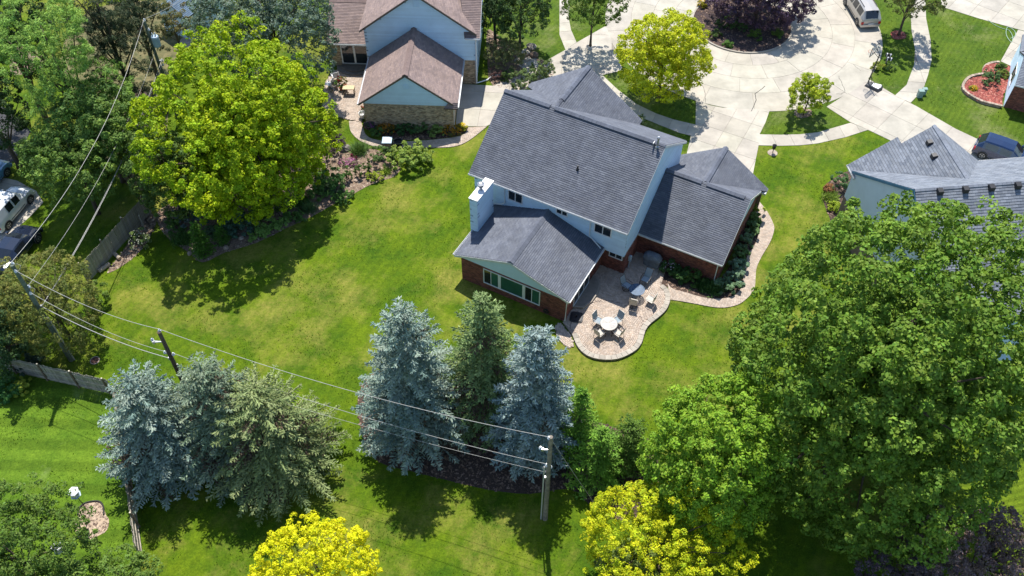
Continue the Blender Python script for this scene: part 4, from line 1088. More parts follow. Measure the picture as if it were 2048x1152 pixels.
# low wall under the caps: blocks, proud of the patio body
for k in range(len(st) - 1):
    a, b = st[k], st[k + 1]; ia = st[k].lerp(inn[k], -0.02); ib = st[k + 1].lerp(inn[k + 1], -0.02)
    ja, jb = st[k].lerp(inn[k], 0.25), st[k + 1].lerp(inn[k + 1], 0.25)
    q = [ia.lerp(ib, .02), ia.lerp(ib, .98), jb, ja]
    mb = MB(); mb.prism([(p.x, p.y) for p in q], 0.002, PZ - 0.037); mb.build('wall_block', M_wallst, patio)
inner_poly = [(p.x, p.y) for p in inn] + patio_poly[len(edge):]
def arc_pavers(mb, c, poly, r0, r1, z, w=0.115, l=0.20, test=None, top=0.035):
    r = r0
    while r < r1:
        n = max(5, int(2 * math.pi * (r + w / 2) / l)); ph = random.uniform(0, 6)
        for k in range(n):
            a0 = ph + 2 * math.pi * k / n; a1 = ph + 2 * math.pi * (k + 1) / n; am = (a0 + a1) / 2
            x, y = c[0] + (r + w / 2) * math.cos(am), c[1] + (r + w / 2) * math.sin(am)
            if not pip(x, y, poly) or (test and not test(x, y)): continue
            g = 0.008; da = g / max(r, .2)
            q = [(c[0] + rr * math.cos(aa), c[1] + rr * math.sin(aa)) for rr, aa in ((r + g, a0 + da), (r + w - g, a0 + da * .7), (r + w - g, a1 - da * .7), (r + g, a1 - da))]
            zz = z + random.uniform(-0.003, 0.004); n0 = len(mb.v); col = tint(PT, .08)
            mb.add([(x_, y_, zz) for x_, y_ in q] + [(x_, y_, zz - top) for x_, y_ in q], [(0, 1, 2, 3), (0, 4, 5, 1), (1, 5, 6, 2), (2, 6, 7, 3), (3, 7, 4, 0)], col)
        r += w
cA = at(1216, 660, PZ); cB = at(1240, 560, PZ)
mb = MB()
arc_pavers(mb, (cA.x, cA.y), inner_poly, 0.02, 2.55, PZ)
arc_pavers(mb, (cB.x, cB.y), inner_poly, 0.02, 9.0, PZ, test=lambda x, y: math.hypot(x - cA.x, y - cA.y) > 2.6)
o = mb.build('paver', M_paver, patio); o['kind'] = 'stuff'

def path_pavers(name, left, right, z, n_across, row=0.115):
    """pavers in rows across a band between two polylines"""
    A = [Vector((*p, 0)) for p in smooth_loop(left, 8, False)]; B = [Vector((*p, 0)) for p in smooth_loop(right, 8, False)]
    def res(Pn, m):
        L = [0]
        for a, b in zip(Pn, Pn[1:]): L.append(L[-1] + (b - a).length)
        o = []; j = 0
        for k in range(m + 1):
            t = L[-1] * k / m
            while j < len(L) - 2 and L[j + 1] < t: j += 1
            o.append(Pn[j].lerp(Pn[j + 1], (t - L[j]) / max(1e-6, L[j + 1] - L[j])))
        return o, L[-1]
    _, la = res(A, 4); _, lb = res(B, 4); m = int(max(la, lb) / row)
    A, _ = res(A, m); B, _ = res(B, m)
    mb = MB(); outline = [(p.x, p.y) for p in A] + [(p.x, p.y) for p in B[::-1]]
    for k in range(m): mb.add([A[k] + Z * (z - .035), A[k + 1] + Z * (z - .035), B[k + 1] + Z * (z - .035), B[k] + Z * (z - .035), A[k], A[k + 1], B[k + 1], B[k]], [(0, 1, 2, 3), (0, 4, 5, 1), (3, 2, 6, 7)])
    EXCL.append(outline)
    root = mb.build(name, M_paver_j); tag(root, kind='structure')
    mb = MB()
    for k in range(m):
        off = 0.5 * (k % 2) / n_across
        es_ = [0] + [min(1, (i + (1 if off == 0 else 0.5)) / n_across) for i in range(n_across + (0 if off == 0 else 1))]
        for t0, t1 in zip(es_, es_[1:]):
            if t1 - t0 < .02: continue
            g = .035 / n_across; q = [A[k].lerp(B[k], t0 + g), A[k].lerp(B[k], t1 - g), A[k + 1].lerp(B[k + 1], t1 - g), A[k + 1].lerp(B[k + 1], t0 + g)]
            lo = [q[0].lerp(q[3], .05), q[1].lerp(q[2], .05), q[1].lerp(q[2], .95), q[0].lerp(q[3], .95)]
            zz = z + random.uniform(-.003, .003)
            mb.add([p + Z * zz for p in lo] + [p + Z * (zz - .03) for p in lo], [(0, 1, 2, 3), (0, 4, 5, 1), (1, 5, 6, 2), (2, 6, 7, 3), (3, 7, 4, 0)], tint(PT, .08))
    o = mb.build('paver', M_paver, root); o['kind'] = 'stuff'
    return root
path_pavers('paved_path', P2([(1335, 567), (1345, 578), (1373, 586), (1408, 596), (1443, 598), (1467, 592), (1484, 573), (1487, 545), (1495, 511), (1509, 491), (1519, 462), (1518, 446), (1512, 426), (1504, 414), (1498, 404)]),
            P2([(1339, 600), (1360, 603), (1383, 607), (1436, 616), (1470, 612), (1491, 600), (1508, 579), (1511, 555), (1513, 537), (1522, 516), (1540, 485), (1548, 461), (1546, 447), (1533, 422), (1515, 400)]), 0.06, 5)
path_pavers('paved_path', P2([(722, 243), (727, 258), (732, 270), (747, 279), (787, 284), (857, 281), (922, 272), (937, 255)]),
            P2([(698, 243), (701, 262), (712, 276), (730, 287), (760, 294), (857, 296), (922, 290), (974, 254)]), 0.06, 6)
# patio of the tan house
pn = P2([(668, 140), (733, 140), (733, 204), (733, 222), (722, 243), (690, 237), (663, 229), (645, 215), (650, 164)], .1)
pnb = MB(); pnb.prism(pn, 0, .065); pnr = pnb.build('patio', M_paver_j); tag(pnr, kind='structure')
mb = MB(); c0 = at(700, 190, .1); arc_pavers(mb, (c0.x, c0.y), pn, .02, 6, .1, .13, .24); o = mb.build('paver', M_paver, pnr); o['kind'] = 'stuff'
def loop_xy(pts): return [(p.x, p.y) for p in pts]
# steps: raised stone door step and the lower half-round step
def step(pts, z0, z1, name='door_step'):
    mb = MB(); mb.prism(smooth_loop(pts, 3), z0, z1 - .03, (0.75, .72, .72)); r_ = mb.build(name, M_cap, patio); return r_
s1 = loop_xy([H.p(u, v) for u, v in ((.03, 4.6), (.5, 4.55), (.85, 4.1), (1.05, 3.3), (1.0, 2.3), (.7, 1.5), (.03, 1.25))])
mb = MB(); mb.prism(s1, PZ, PZ + .14, (.85, .83, .82)); o1 = mb.build('door_step', M_cap, patio)
mb = MB(); mb.prism([(p[0] * .9 + s1[0][0] * .05 + s1[-1][0] * .05, p[1] * .9 + s1[0][1] * .05 + s1[-1][1] * .05) for p in s1], PZ + .141, PZ + .155, (.62, .6, .6)); mb.build('step_tread', M_cap, o1)
s2 = loop_xy([H.p(u, v) for u, v in ((-.35, -.35), (-.28, -.85), (.2, -1.45), (.85, -1.85), (1.35, -1.95), (1.5, -1.55), (.9, -.85), (.1, -.45))])
mb = MB(); mb.prism(s2, 0, .045); o2 = mb.build('stone_step', M_paver_j); tag(o2, 'low half round paved step below the patio corner by the sunroom', 'step')
mb = MB(); cc_ = H.p(1.3, -.1); arc_pavers(mb, (cc_.x, cc_.y), s2, .6, 3.0, .08, .13, .22); t = mb.build('paver', M_paver, o2); t['kind'] = 'stuff'

# ================================================================== FURNITURE
def chair(name, label, loc, rz, sling, frame, recline=0.25, swivel=False, group=None, s=1.0):
    r_ = empty(name, (0, 0, 0)); tag(r_, label, 'patio chair', group)
    w = .27 * s; sh = .42
    m = MB(); m.add([(-w, -.25, sh - .01), (w, -.25, sh - .01), (w, .27, sh + .03), (-w, .27, sh + .03), (-w, -.25, sh - .035), (w, -.25, sh - .035), (w, .27, sh), (-w, .27, sh)], [(0, 1, 2, 3), (7, 6, 5, 4), (0, 4, 5, 1), (1, 5, 6, 2), (2, 6, 7, 3), (3, 7, 4, 0)])
    m.build('seat', sling, r_)
    bh = .62; by = -.26 - bh * recline; m = MB()
    m.add([(-w, -.26, sh), (w, -.26, sh), (w, by, sh + bh), (-w, by, sh + bh), (-w, -.285, sh), (w, -.285, sh), (w, by - .025, sh + bh), (-w, by - .025, sh + bh)], [(0, 1, 2, 3), (7, 6, 5, 4), (0, 4, 5, 1), (1, 5, 6, 2), (2, 6, 7, 3), (3, 7, 4, 0)])
    m.build('backrest', sling, r_)
    m = MB()
    for sx in (-1, 1):
        m.tube([(sx * w, .28, sh + .02), (sx * w, -.27, sh - .01), (sx * w, by - .01, sh + bh + .02)], .018, 6)
    m.tube([(-w, by - .01, sh + bh + .02), (w, by - .01, sh + bh + .02)], .018, 6); m.tube([(-w, .28, sh + .02), (w, .28, sh + .02)], .018, 6)
    m.build('frame', frame, r_)
    for sx in (-1, 1):
        m = MB(); m.tube([(sx * w, .24, sh + .02), (sx * (w + .05), .22, sh + .21), (sx * (w + .05), -.2, sh + .23), (sx * w, -.3, sh + .2)], .02, 6); m.build('armrest', frame, r_)
    if swivel:
        m = MB(); m.tube([(0, 0, .08), (0, 0, sh - .03)], .04, 8)
        for k in range(12):
            a0, a1 = 2 * math.pi * k / 12, 2 * math.pi * (k + 1) / 12
            m.tube([(.27 * math.cos(a0), .27 * math.sin(a0), .03), (.27 * math.cos(a1), .27 * math.sin(a1), .03)], .018, 6)
        m.tube([(-.27, 0, .05), (.27, 0, .05)], .018, 6); m.tube([(0, -.27, .05), (0, .27, .05)], .018, 6); m.build('swivel_base', frame, r_)
    else:
        for sx in (-1, 1):
            for y0, y1 in ((.26, .30), (-.22, -.34)):
                m = MB(); m.tube([(sx * w, y0, sh), (sx * (w + .02), y1, 0.0)], .018, 6); m.build('leg', frame, r_)
    r_.location = loc; r_.rotation_euler = (0, 0, rz)
    return r_
def place(px_, py_, z=0.0): return at(px_, py_, z)
def face(p, c): return math.atan2(c.y - p.y, c.x - p.x) - math.pi / 2
tc = place(1216, 660, PZ); tc.z = PZ
t = empty('round_patio_table', tc); tag(t, 'round pale tiled patio table in the sun at the round end of the patio', 'table')
mb = MB(); mb.lathe([(.58, .70), (.60, .715), (.60, .735), (.575, .75)], tc, 28, (.95, .93, .9)); mb.build('tabletop', M_tablet, t)
mb = MB()
for k in range(10):
    a0, a1 = 2 * math.pi * k / 10 + .02, 2 * math.pi * (k + 1) / 10 - .02; c_ = random.uniform(.72, 1.1)
    mb.add([tc + Vector((r * math.cos(a), r * math.sin(a), zz)) for zz in (.752, .758) for r, a in ((.10, a0), (.46, a0), (.47, (a0 + a1) / 2), (.46, a1), (.10, a1))], [(5, 6, 7, 8, 9), (0, 1, 6, 5), (1, 2, 7, 6), (2, 3, 8, 7), (3, 4, 9, 8)], (c_, c_, c_ * 1.02))
mb.build('tile', M_tablet, t)['kind'] = 'stuff'
for k in range(4):
    a = math.pi / 4 + k * math.pi / 2; mb = MB(); mb.tube([tc + Vector((.2 * math.cos(a), .2 * math.sin(a), .70)), tc + Vector((.12 * math.cos(a), .12 * math.sin(a), .35)), tc + Vector((.4 * math.cos(a), .4 * math.sin(a), 0))], .025, 6); mb.build('leg', M_frame, t)
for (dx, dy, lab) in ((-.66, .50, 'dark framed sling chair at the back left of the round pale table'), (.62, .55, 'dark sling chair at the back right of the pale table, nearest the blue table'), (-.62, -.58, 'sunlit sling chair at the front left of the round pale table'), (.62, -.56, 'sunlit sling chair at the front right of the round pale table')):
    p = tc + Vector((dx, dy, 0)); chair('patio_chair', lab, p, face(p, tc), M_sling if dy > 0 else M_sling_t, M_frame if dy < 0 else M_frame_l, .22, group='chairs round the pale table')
tb_ = place(1272, 592, PZ); tb_.z = PZ
t = empty('round_slat_table', tb_); tag(t, 'round dark blue slatted metal table between four sling chairs', 'table')
mb = MB()
for k in range(13):
    x = -.50 + k * .0835; hl_ = math.sqrt(max(0.01, .52 ** 2 - x * x)); mb.box(tb_.x + x - .032, tb_.x + x + .032, tb_.y - hl_, tb_.y + hl_, tb_.z + .70, tb_.z + .715)
mb.build('slat', M_tableb, t)['kind'] = 'stuff'
mb = MB()
for k in range(28):
    a0, a1 = 2 * math.pi * k / 28, 2 * math.pi * (k + 1) / 28; mb.tube([tb_ + Vector((.53 * math.cos(a0), .53 * math.sin(a0), .71)), tb_ + Vector((.53 * math.cos(a1), .53 * math.sin(a1), .71))], .022, 6)
for a in (.4, 1.97): mb.tube([tb_ + Vector((.5 * math.cos(a), .5 * math.sin(a), .685)), tb_ - Vector((.5 * math.cos(a), .5 * math.sin(a), -.685))], .018, 6)
mb.build('rim', M_tableb, t)
for k in range(4):
    a = math.pi / 4 + k * math.pi / 2; mb = MB(); mb.tube([tb_ + Vector((.3 * math.cos(a), .3 * math.sin(a), .69)), tb_ + Vector((.38 * math.cos(a), .38 * math.sin(a), 0))], .022, 6); mb.build('leg', M_tableb, t)
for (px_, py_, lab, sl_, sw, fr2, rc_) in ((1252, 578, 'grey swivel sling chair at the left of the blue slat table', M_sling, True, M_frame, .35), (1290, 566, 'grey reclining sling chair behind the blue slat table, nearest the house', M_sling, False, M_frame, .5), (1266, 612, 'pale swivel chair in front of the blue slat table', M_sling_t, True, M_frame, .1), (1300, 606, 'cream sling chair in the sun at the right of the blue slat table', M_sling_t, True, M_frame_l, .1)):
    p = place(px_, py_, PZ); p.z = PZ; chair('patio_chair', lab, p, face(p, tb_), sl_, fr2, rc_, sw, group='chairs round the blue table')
# covered grill
gp = place(1303, 528, PZ); gp.z = PZ
g_ = empty('covered_grill', gp, H.a); tag(g_, 'grill under a grey fabric cover against the red brick wall', 'grill')
mb = MB(); secs = [(.62, .34, .0), (.64, .36, .5), (.70, .38, .74), (.60, .34, .92), (.42, .24, 1.08), (.2, .1, 1.12)]; nn = 20; vs = []
for (a_, b_, zz) in secs:
    for k in range(nn):
        q = 2 * math.pi * k / nn; cx_, sy_ = math.cos(q), math.sin(q); wv_ = 1 + .035 * math.sin(q * 7 + zz * 9)
        vs.append((a_ * math.copysign(abs(cx_) ** .55, cx_) * wv_, b_ * math.copysign(abs(sy_) ** .55, sy_) * wv_, zz + .015 * math.sin(3 * q)))
fs = [(i * nn + k, i * nn + (k + 1) % nn, (i + 1) * nn + (k + 1) % nn, (i + 1) * nn + k) for i in range(len(secs) - 1) for k in range(nn)] + [tuple((len(secs) - 1) * nn + k for k in range(nn))]
mb.add(vs, fs); mb.build('cover', M_cover, g_, rel=False)
mb = MB()
for sx in (-1, 1):
    for sy in (-1, 1): mb.tube([(sx * .5, sy * .25, 0.0), (sx * .5, sy * .25, .06)], .03, 6)
mb.build('caster', M_black, g_, rel=False)['kind'] = 'stuff'
# umbrella base cover / fire table lid
up = place(1153, 635, PZ); up.z = PZ
u_ = empty('umbrella_base', up, R(-12)); tag(u_, 'black rounded square parasol base lying on the shaded pavers beside the sunroom corner', 'parasol base')
mb = MB(); pts = [(.45 * math.copysign(abs(math.cos(q)) ** .4, math.cos(q)), .45 * math.copysign(abs(math.sin(q)) ** .4, math.sin(q))) for q in [2 * math.pi * k / 28 for k in range(28)]]
mb.prism(pts, 0, .08); mb.build('base_plate', M_dgrey, u_, rel=False)
mb = MB(); mb.prism([(x * .85, y * .85) for x, y in pts], .081, .13); mb.build('weight_plate', M_black, u_, rel=False)
mb = MB(); mb.tube([(0, 0, .12), (0, 0, .3)], .05, 10); mb.build('socket', M_black, u_, rel=False)

# ================================================================== POLES AND WIRES
def pole(label, base, h, r, m_, bits):
    o = empty('utility_pole', base); tag(o, label, 'utility pole')
    mb = MB(); mb.tube([base, base + Z * h], [r, r * .68], 14); mb.build('pole_shaft', m_, o, smooth=False)
    for kind, zf, dx, dy in bits:
        p = base + Vector((dx, dy, zf)); q = base + Z * zf
        mb = MB()
        if kind == 'insulator':
            mb.tube([q, p], .025, 6); mb.lathe([(.05, 0), (.09, .05), (.06, .09), (.09, .13), (.06, .17), (.04, .24)], p, 10); mb.build('insulator', M_porc, o)
        elif kind == 'bracket':
            mb.tube([q, p], .035, 6); mb.box(p.x - .06, p.x + .06, p.y - .06, p.y + .06, p.z - .1, p.z + .1); mb.build('bracket', M_metal, o)
        elif kind == 'can':
            mb.lathe([(.27, 0), (.29, .06), (.29, .82), (.25, .9), (.1, .95)], p - Z * .4, 18); mb.build('transformer', M_tank, o)
            mb = MB(); mb.lathe([(.03, 0), (.07, .08), (.04, .15), (.06, .22), (.02, .3)], p + Z * .52 + Vector((.1, 0, 0)), 8); mb.lathe([(.03, 0), (.07, .08), (.04, .15), (.06, .22), (.02, .3)], p + Z * .52 - Vector((.12, 0, 0)), 8); mb.build('bushing', M_porc, o)
        elif kind == 'conduit':
            mb.tube([p, Vector((p.x, p.y, 0))], .045, 8); mb.build('conduit', M_wire, o)
        elif kind == 'loop':
            mb.tube([q, q + Vector((dx * .7, dy * .7, .28)), q + Vector((dx, dy, .1)), q + Vector((dx * .6, dy * .6, -.25)), q - Z * .35], .016, 5); mb.build('jumper_wire', M_wire, o)
    return o
def tip(px_, py_, h): p = at(px_, py_, h); p.z = 0; return p
pA = tip(24, 530, 9.6); pB = tip(318, 664, 9.4); pC = tip(1102, 874, 9.3); pD = tip(288, 42, 9.8)
pole('tall greenish wooden utility pole rising through the yews at the left edge', pA, 9.6, .17, M_pole_g,
     [('insulator', 9.5, .0, .12), ('insulator', 9.1, .1, -.14), ('loop', 9.4, .45, .05), ('insulator', 7.4, .12, .1), ('insulator', 7.0, .14, -.1), ('loop', 7.2, .4, .1), ('bracket', 5.6, .15, .1), ('conduit', 4.6, .2, .02)])
pole('dark wooden utility pole standing behind the two left spruces', pB, 9.4, .16, M_bark,
     [('insulator', 9.3, 0, .1), ('bracket', 8.5, -.55, -.05), ('insulator', 8.5, -.62, .05), ('insulator', 7.3, -.25, .05), ('insulator', 7.2, .22, 0), ('bracket', 6.9, -.12, 0), ('conduit', 6.4, .2, -.05)])
pole('tan wooden utility pole in the shade in front of the blue spruces', pC, 9.3, .16, M_pole,
     [('insulator', 9.1, -.1, 0), ('bracket', 8.0, -.4, .02), ('insulator', 8.0, -.5, .05), ('insulator', 6.3, -.12, 0), ('insulator', 6.0, .1, .05), ('loop', 6.0, -.35, 0), ('bracket', 5.0, -.12, 0), ('conduit', 6.2, -.24, -.02)])
pole('utility pole carrying a pale blue transformer among the dark trees at the top left', pD, 9.8, .16, M_pole_g,
     [('insulator', 9.7, 0, 0.1), ('insulator', 9.0, .2, -.1), ('can', 8.1, .48, -.2), ('bracket', 6.2, .25, -.1), ('insulator', 6.1, .35, 0), ('insulator', 5.8, .35, -.15)])
def wire(label, a, b, sag, r=.014, name='overhead_wire', group='wires strung between the utility poles', side=0.0, m_=None):
    n = 24; pts = []
    d = (b - a); s = Vector((-d.y, d.x, 0)).normalized()
    for k in range(n + 1):
        t = k / n; pts.append(a.lerp(b, t) - Z * (4 * sag * t * (1 - t)) + s * side * 4 * t * (1 - t))
    mb = MB(); mb.tube(pts, r * .72, 5); o = mb.build(name, m_ or M_wire); tag(o, label, 'wire', group); return o
wire('top wire from the tall left pole to the dark pole behind the spruces', pA + Vector((.1, -.14, 9.3)), pB + Vector((0, .1, 9.55)), .75, .020)
wire('top wire from the dark pole to the pole by the blue spruces', pB + Vector((0, .1, 9.55)), pC + Vector((-.1, 0, 9.3)), .9, .020)
wire('middle wire from the tall left pole to the dark pole', pA + Vector((.14, -.1, 7.2)), pB + Vector((-.25, .05, 7.5)), .7, .018)
wire('middle wire from the dark pole across to the pole by the blue spruces', pB + Vector((.22, 0, 7.4)), pC + Vector((-.12, 0, 6.5)), .8, .018)
wire('thick lowest cable from the tall left pole to the dark pole', pA + Vector((.15, .1, 5.6)), pB + Vector((-.12, 0, 6.9)), .55, .030)
wire('thin lowest cable running to the pole by the blue spruces', pB + Vector((.2, 0, 5.6)), pC + Vector((-.12, 0, 5.6)), .5, .013)
wire('long top wire sagging from the transformer pole to the tall left pole', pD + Vector((0, .1, 9.9)), pA + Vector((0, .12, 9.75)), 1.3, .022, side=.25)
wire('twin cable from the transformer pole down to the left pole, nearer strand', pD + Vector((.35, -.15, 6.0)), pA + Vector((.15, .1, 5.6)), .8, .026)
wire('twin cable from the transformer pole down to the left pole, farther strand', pD + Vector((.35, 0, 6.3)), pA + Vector((.25, .1, 5.7)), 1.0, .022)
wire('thin patchy wire between the transformer pole and the middle of the left pole', pD + Vector((.25, -.1, 7.4)), pA + Vector((.12, .1, 7.6)), 1.2, .015)
wire('service wire leaving the transformer pole over the top edge', pD + Vector((0, .1, 9.9)), at(355, 0, 9) + Vector((2, 4, 0)), .4, .02)
wire('wire from the tall left pole toward the parked cars', pA + Vector((0, .12, 9.75)), pA + Vector((-6, -2, 9.6)), .3, .016)
wire('slanting guy wire from the tan pole down to the yellow tree', pC + Vector((.08, 0, 8.9)), tip(1213, 1040, 0) , .1, .014, 'guy_wire', 'guy wires')

# ================================================================== FENCES
def board_fence(name, label, a, b, h, bw=.14, gap=.012, rails=3, rail_side=1, post_step=2.4, cap=True):
    d = (b - a); L = d.length; d.normalize(); s = Vector((-d.y, d.x, 0)) * rail_side
    o = empty(name, a); tag(o, label, 'fence')
    ang = math.atan2(d.y, d.x); x = 0
    meshes = []
    for k in range(6):
        hh = h + random.uniform(-.03, .03); m = MB(); c = random.uniform(.75, 1.2)
        m.add([(0, 0, .03), (bw - gap, 0, .03), (bw - gap, .02, .03), (0, .02, .03), (0, 0, hh - .03), (bw - gap, 0, hh - .03), (bw - gap, .02, hh - .03), (0, .02, hh - .03), (.03, 0, hh), (bw - gap - .03, 0, hh), (bw - gap - .03, .02, hh), (.03, .02, hh)],
              [(0, 1, 5, 4), (2, 3, 7, 6), (1, 2, 6, 5), (3, 0, 4, 7), (4, 5, 9, 8), (6, 7, 11, 10), (5, 6, 10, 9), (7, 4, 8, 11), (8, 9, 10, 11)], (c, c, c * random.uniform(.92, 1.05)))
        t_ = m.build('board', M_wood, None, rel=False); meshes.append(t_.data); bpy.data.objects.remove(t_)
    while x < L:
        p = bpy.data.objects.new('board', random.choice(meshes)); COL.objects.link(p); p.parent = o
        p.location = d * x + Vector((0, 0, random.uniform(-.02, .02))); p.rotation_euler = (random.uniform(-.015, .015), random.uniform(-.01, .01), ang)
        x += bw
    for k in range(rails):
        z = .25 + k * (h - .5) / (rails - 1); m = MB()
        q = a + s * .022
        m.add([q + Z * z, q + d * L + Z * z, q + d * L + Z * (z + .09), q + Z * (z + .09), q + s * .04 + Z * z, q + s * .04 + d * L + Z * z, q + s * .04 + d * L + Z * (z + .09), q + s * .04 + Z * (z + .09)], [(0, 1, 2, 3), (7, 6, 5, 4), (3, 2, 6, 7), (0, 4, 5, 1), (0, 3, 7, 4), (1, 5, 6, 2)], (1.25, 1.2, 1.15))
        m.build('rail', M_wood, o)
    x = .3
    while x < L:
        q = a + d * x + s * .07; m = MB(); m.box(-.05, .05, -.05, .05, 0, h + .12, (.55, .45, .38), M=Matrix.Translation(q) @ Matrix.Rotation(ang, 4, 'Z')); pp = m.build('post', M_wood, o)
        m = MB(); m.lathe([(.05, 0), (.055, .04), (.02, .08)], q + Z * (h + .121), 8, (2.6, 2.5, 2.3)); m.build('post_cap', M_wood, pp)
        x += post_step
    return o
g1, g2 = at(303, 425), at(176, 566)
board_fence('board_fence', 'weathered upright board fence running up the left lawn edge to the maple', g1, g2, 1.85, .13, .012, 3, -1)
f2a, f2b = at(20, 742), at(232, 790)
board_fence('board_fence', 'board fence with three rails below the tall left pole, seen from its rail side', f2b, f2a, 1.75, .14, .012, 3, 1, 2.3)
board_fence('board_fence', 'dark board fence in shade under the left blue spruce toward the bottom edge', at(240, 800), at(286, 1115), 1.7, .14, .01, 3, 1, 2.3)
# cords tying of small garden fence next to the leaning plant
mb = MB(); p = at(290, 458); mb.box(p.x - .05, p.x + .05, p.y - .05, p.y + .05, 0, 1.5); tag(mb.build('garden_post', M_wood), 'short wooden post beside the board fence and the leggy shrub', 'post')
for (x, y, ang, L_, lab) in ((234, 512, -.75, .75, 'cut log lying beside the board fence, upper one'), (208, 535, .95, .95, 'pale cut log lying beside the board fence, lower one')):
    p = at(x, y, .15); d = Vector((math.cos(ang), math.sin(ang), 0)); o = empty('cut_log', (p.x, p.y, 0)); tag(o, lab, 'log', 'cut logs beside the fence')
    mb = MB(); mb.tube([p - d * L_ / 2, p, p + d * L_ / 2], [.16, .155, .15], 12, cap=False); mb.build('bark', mat('pale_bark', (.45, .38, .30), .95, .3, 6, .6, 20), o)
    for s in (-1, 1): mb = MB(); mb.tube([p + d * s * L_ * .47, p + d * s * L_ * .501], [.145, .145], 12); mb.build('cut_end', mat('cut_wood', (.62, .42, .25), .9, .2, 10), o)
# planks edging the fence bed
for k, (a, b, lab) in enumerate((((308, 455), (296, 480), 'red brown plank edging the small fence bed, lower one'), ((285, 432), (300, 452), 'red brown plank edging the small fence bed, upper one'))):
    A, B = at(*a), at(*b); mb = MB(); d = (B - A); L_ = d.length; mb.box(0, L_, -.05, .05, 0, .12, M=Matrix.Translation(A) @ Matrix.Rotation(math.atan2(d.y, d.x), 4, 'Z')); tag(mb.build('edging_plank', M_bark), lab, 'plank')
# drain grate
p = at(190, 721); o = empty('drain_grate', (p.x, p.y, 0)); tag(o, 'round rusty drain grate in the lawn left of the spruces', 'drain')
mb = MB(); mb.lathe([(.33, .005), (.33, .03), (.27, .035)], p, 24); mb.build('concrete_collar', M_stone, o)
mb = MB(); mb.lathe([(.265, .036), (.265, .045)], p, 24); mb.build('cover_plate', mat('rusty_iron', (.16, .07, .05), .9, .3, 12), o)
mb = MB()
for k in range(-3, 4): hl_ = math.sqrt(.24 ** 2 - (k * .07) ** 2); mb.box(p.x + k * .07 - .018, p.x + k * .07 + .018, p.y - hl_, p.y + hl_, .046, .06)
mb.build('grate_bar', mat('iron', (.07, .035, .03), .9, .3, 12), o)['kind'] = 'stuff'
# bird houses on poles
def birdhouse(label, base, h, lean=(0, 0)):
    o = empty('bird_house', base); tag(o, label, 'bird house', 'white bird houses on poles')
    top = base + Vector((lean[0], lean[1], h)); mb = MB(); mb.tube([base, top], .022, 6); mb.build('pole_shaft', M_black, o)
    mb = MB(); mb.lathe([(.24, 0), (.24, .38)], top, 6); b_ = mb.build('house_box', M_birdw, o)
    mb = MB(); mb.lathe([(.33, .381), (.33, .41), (.06, .56)], top, 6); mb.build('house_roof', M_birdw, o)
    for k in range(6):
        a = 2 * math.pi * (k + .5) / 6; c = top + Vector((.21 * math.cos(a), .21 * math.sin(a), .2)); n_ = Vector((math.cos(a), math.sin(a), 0)); s = Vector((-n_.y, n_.x, 0)); mb = MB()
        mb.poly([c + n_ * .002 + s * .045 * math.cos(q) + Z * .045 * math.sin(q) for q in [2 * math.pi * j / 10 for j in range(10)]]); mb.build('entrance_hole', M_black, b_)
    mb = MB(); mb.lathe([(.31, -.03), (.31, -.002)], top, 6); mb.build('porch_ring', M_tank, o)
bb = at(180, 1027); birdhouse('white six sided bird house on a thin pole standing in the sand bed', bb, 2.35)
bb2 = at(140, 1125); birdhouse('white six sided bird house half hidden by the leafy tree at the bottom left', bb2, 1.7)
# sand bed with edging
w = smooth_loop(P2([(156, 1035), (157, 1020), (166, 1008), (186, 1002), (202, 1004), (208, 1016), (212, 1030), (218, 1040), (214, 1060), (196, 1072), (172, 1082), (154, 1072), (151, 1052)]), 4)
surface('sand_bed', w, .012, M_sand, px=False)
ed = P2([(156, 1030), (160, 1016), (170, 1007), (186, 1003), (200, 1004), (207, 1014), (208, 1030)]); mb = MB(); mb.tube([(x, y, .05) for x, y in smooth_loop(ed, 4, False)], .05, 6); tag(mb.build('bed_edging', M_edge), 'black curved edging strip round the top of the pale sand bed', 'edging')
mb = MB(); chips(mb, w, 500, TN, .014, .05); tag(mb.build('wood_chips', M_chip), 'wood chips scattered over the sand bed', 'mulch', kind='stuff')

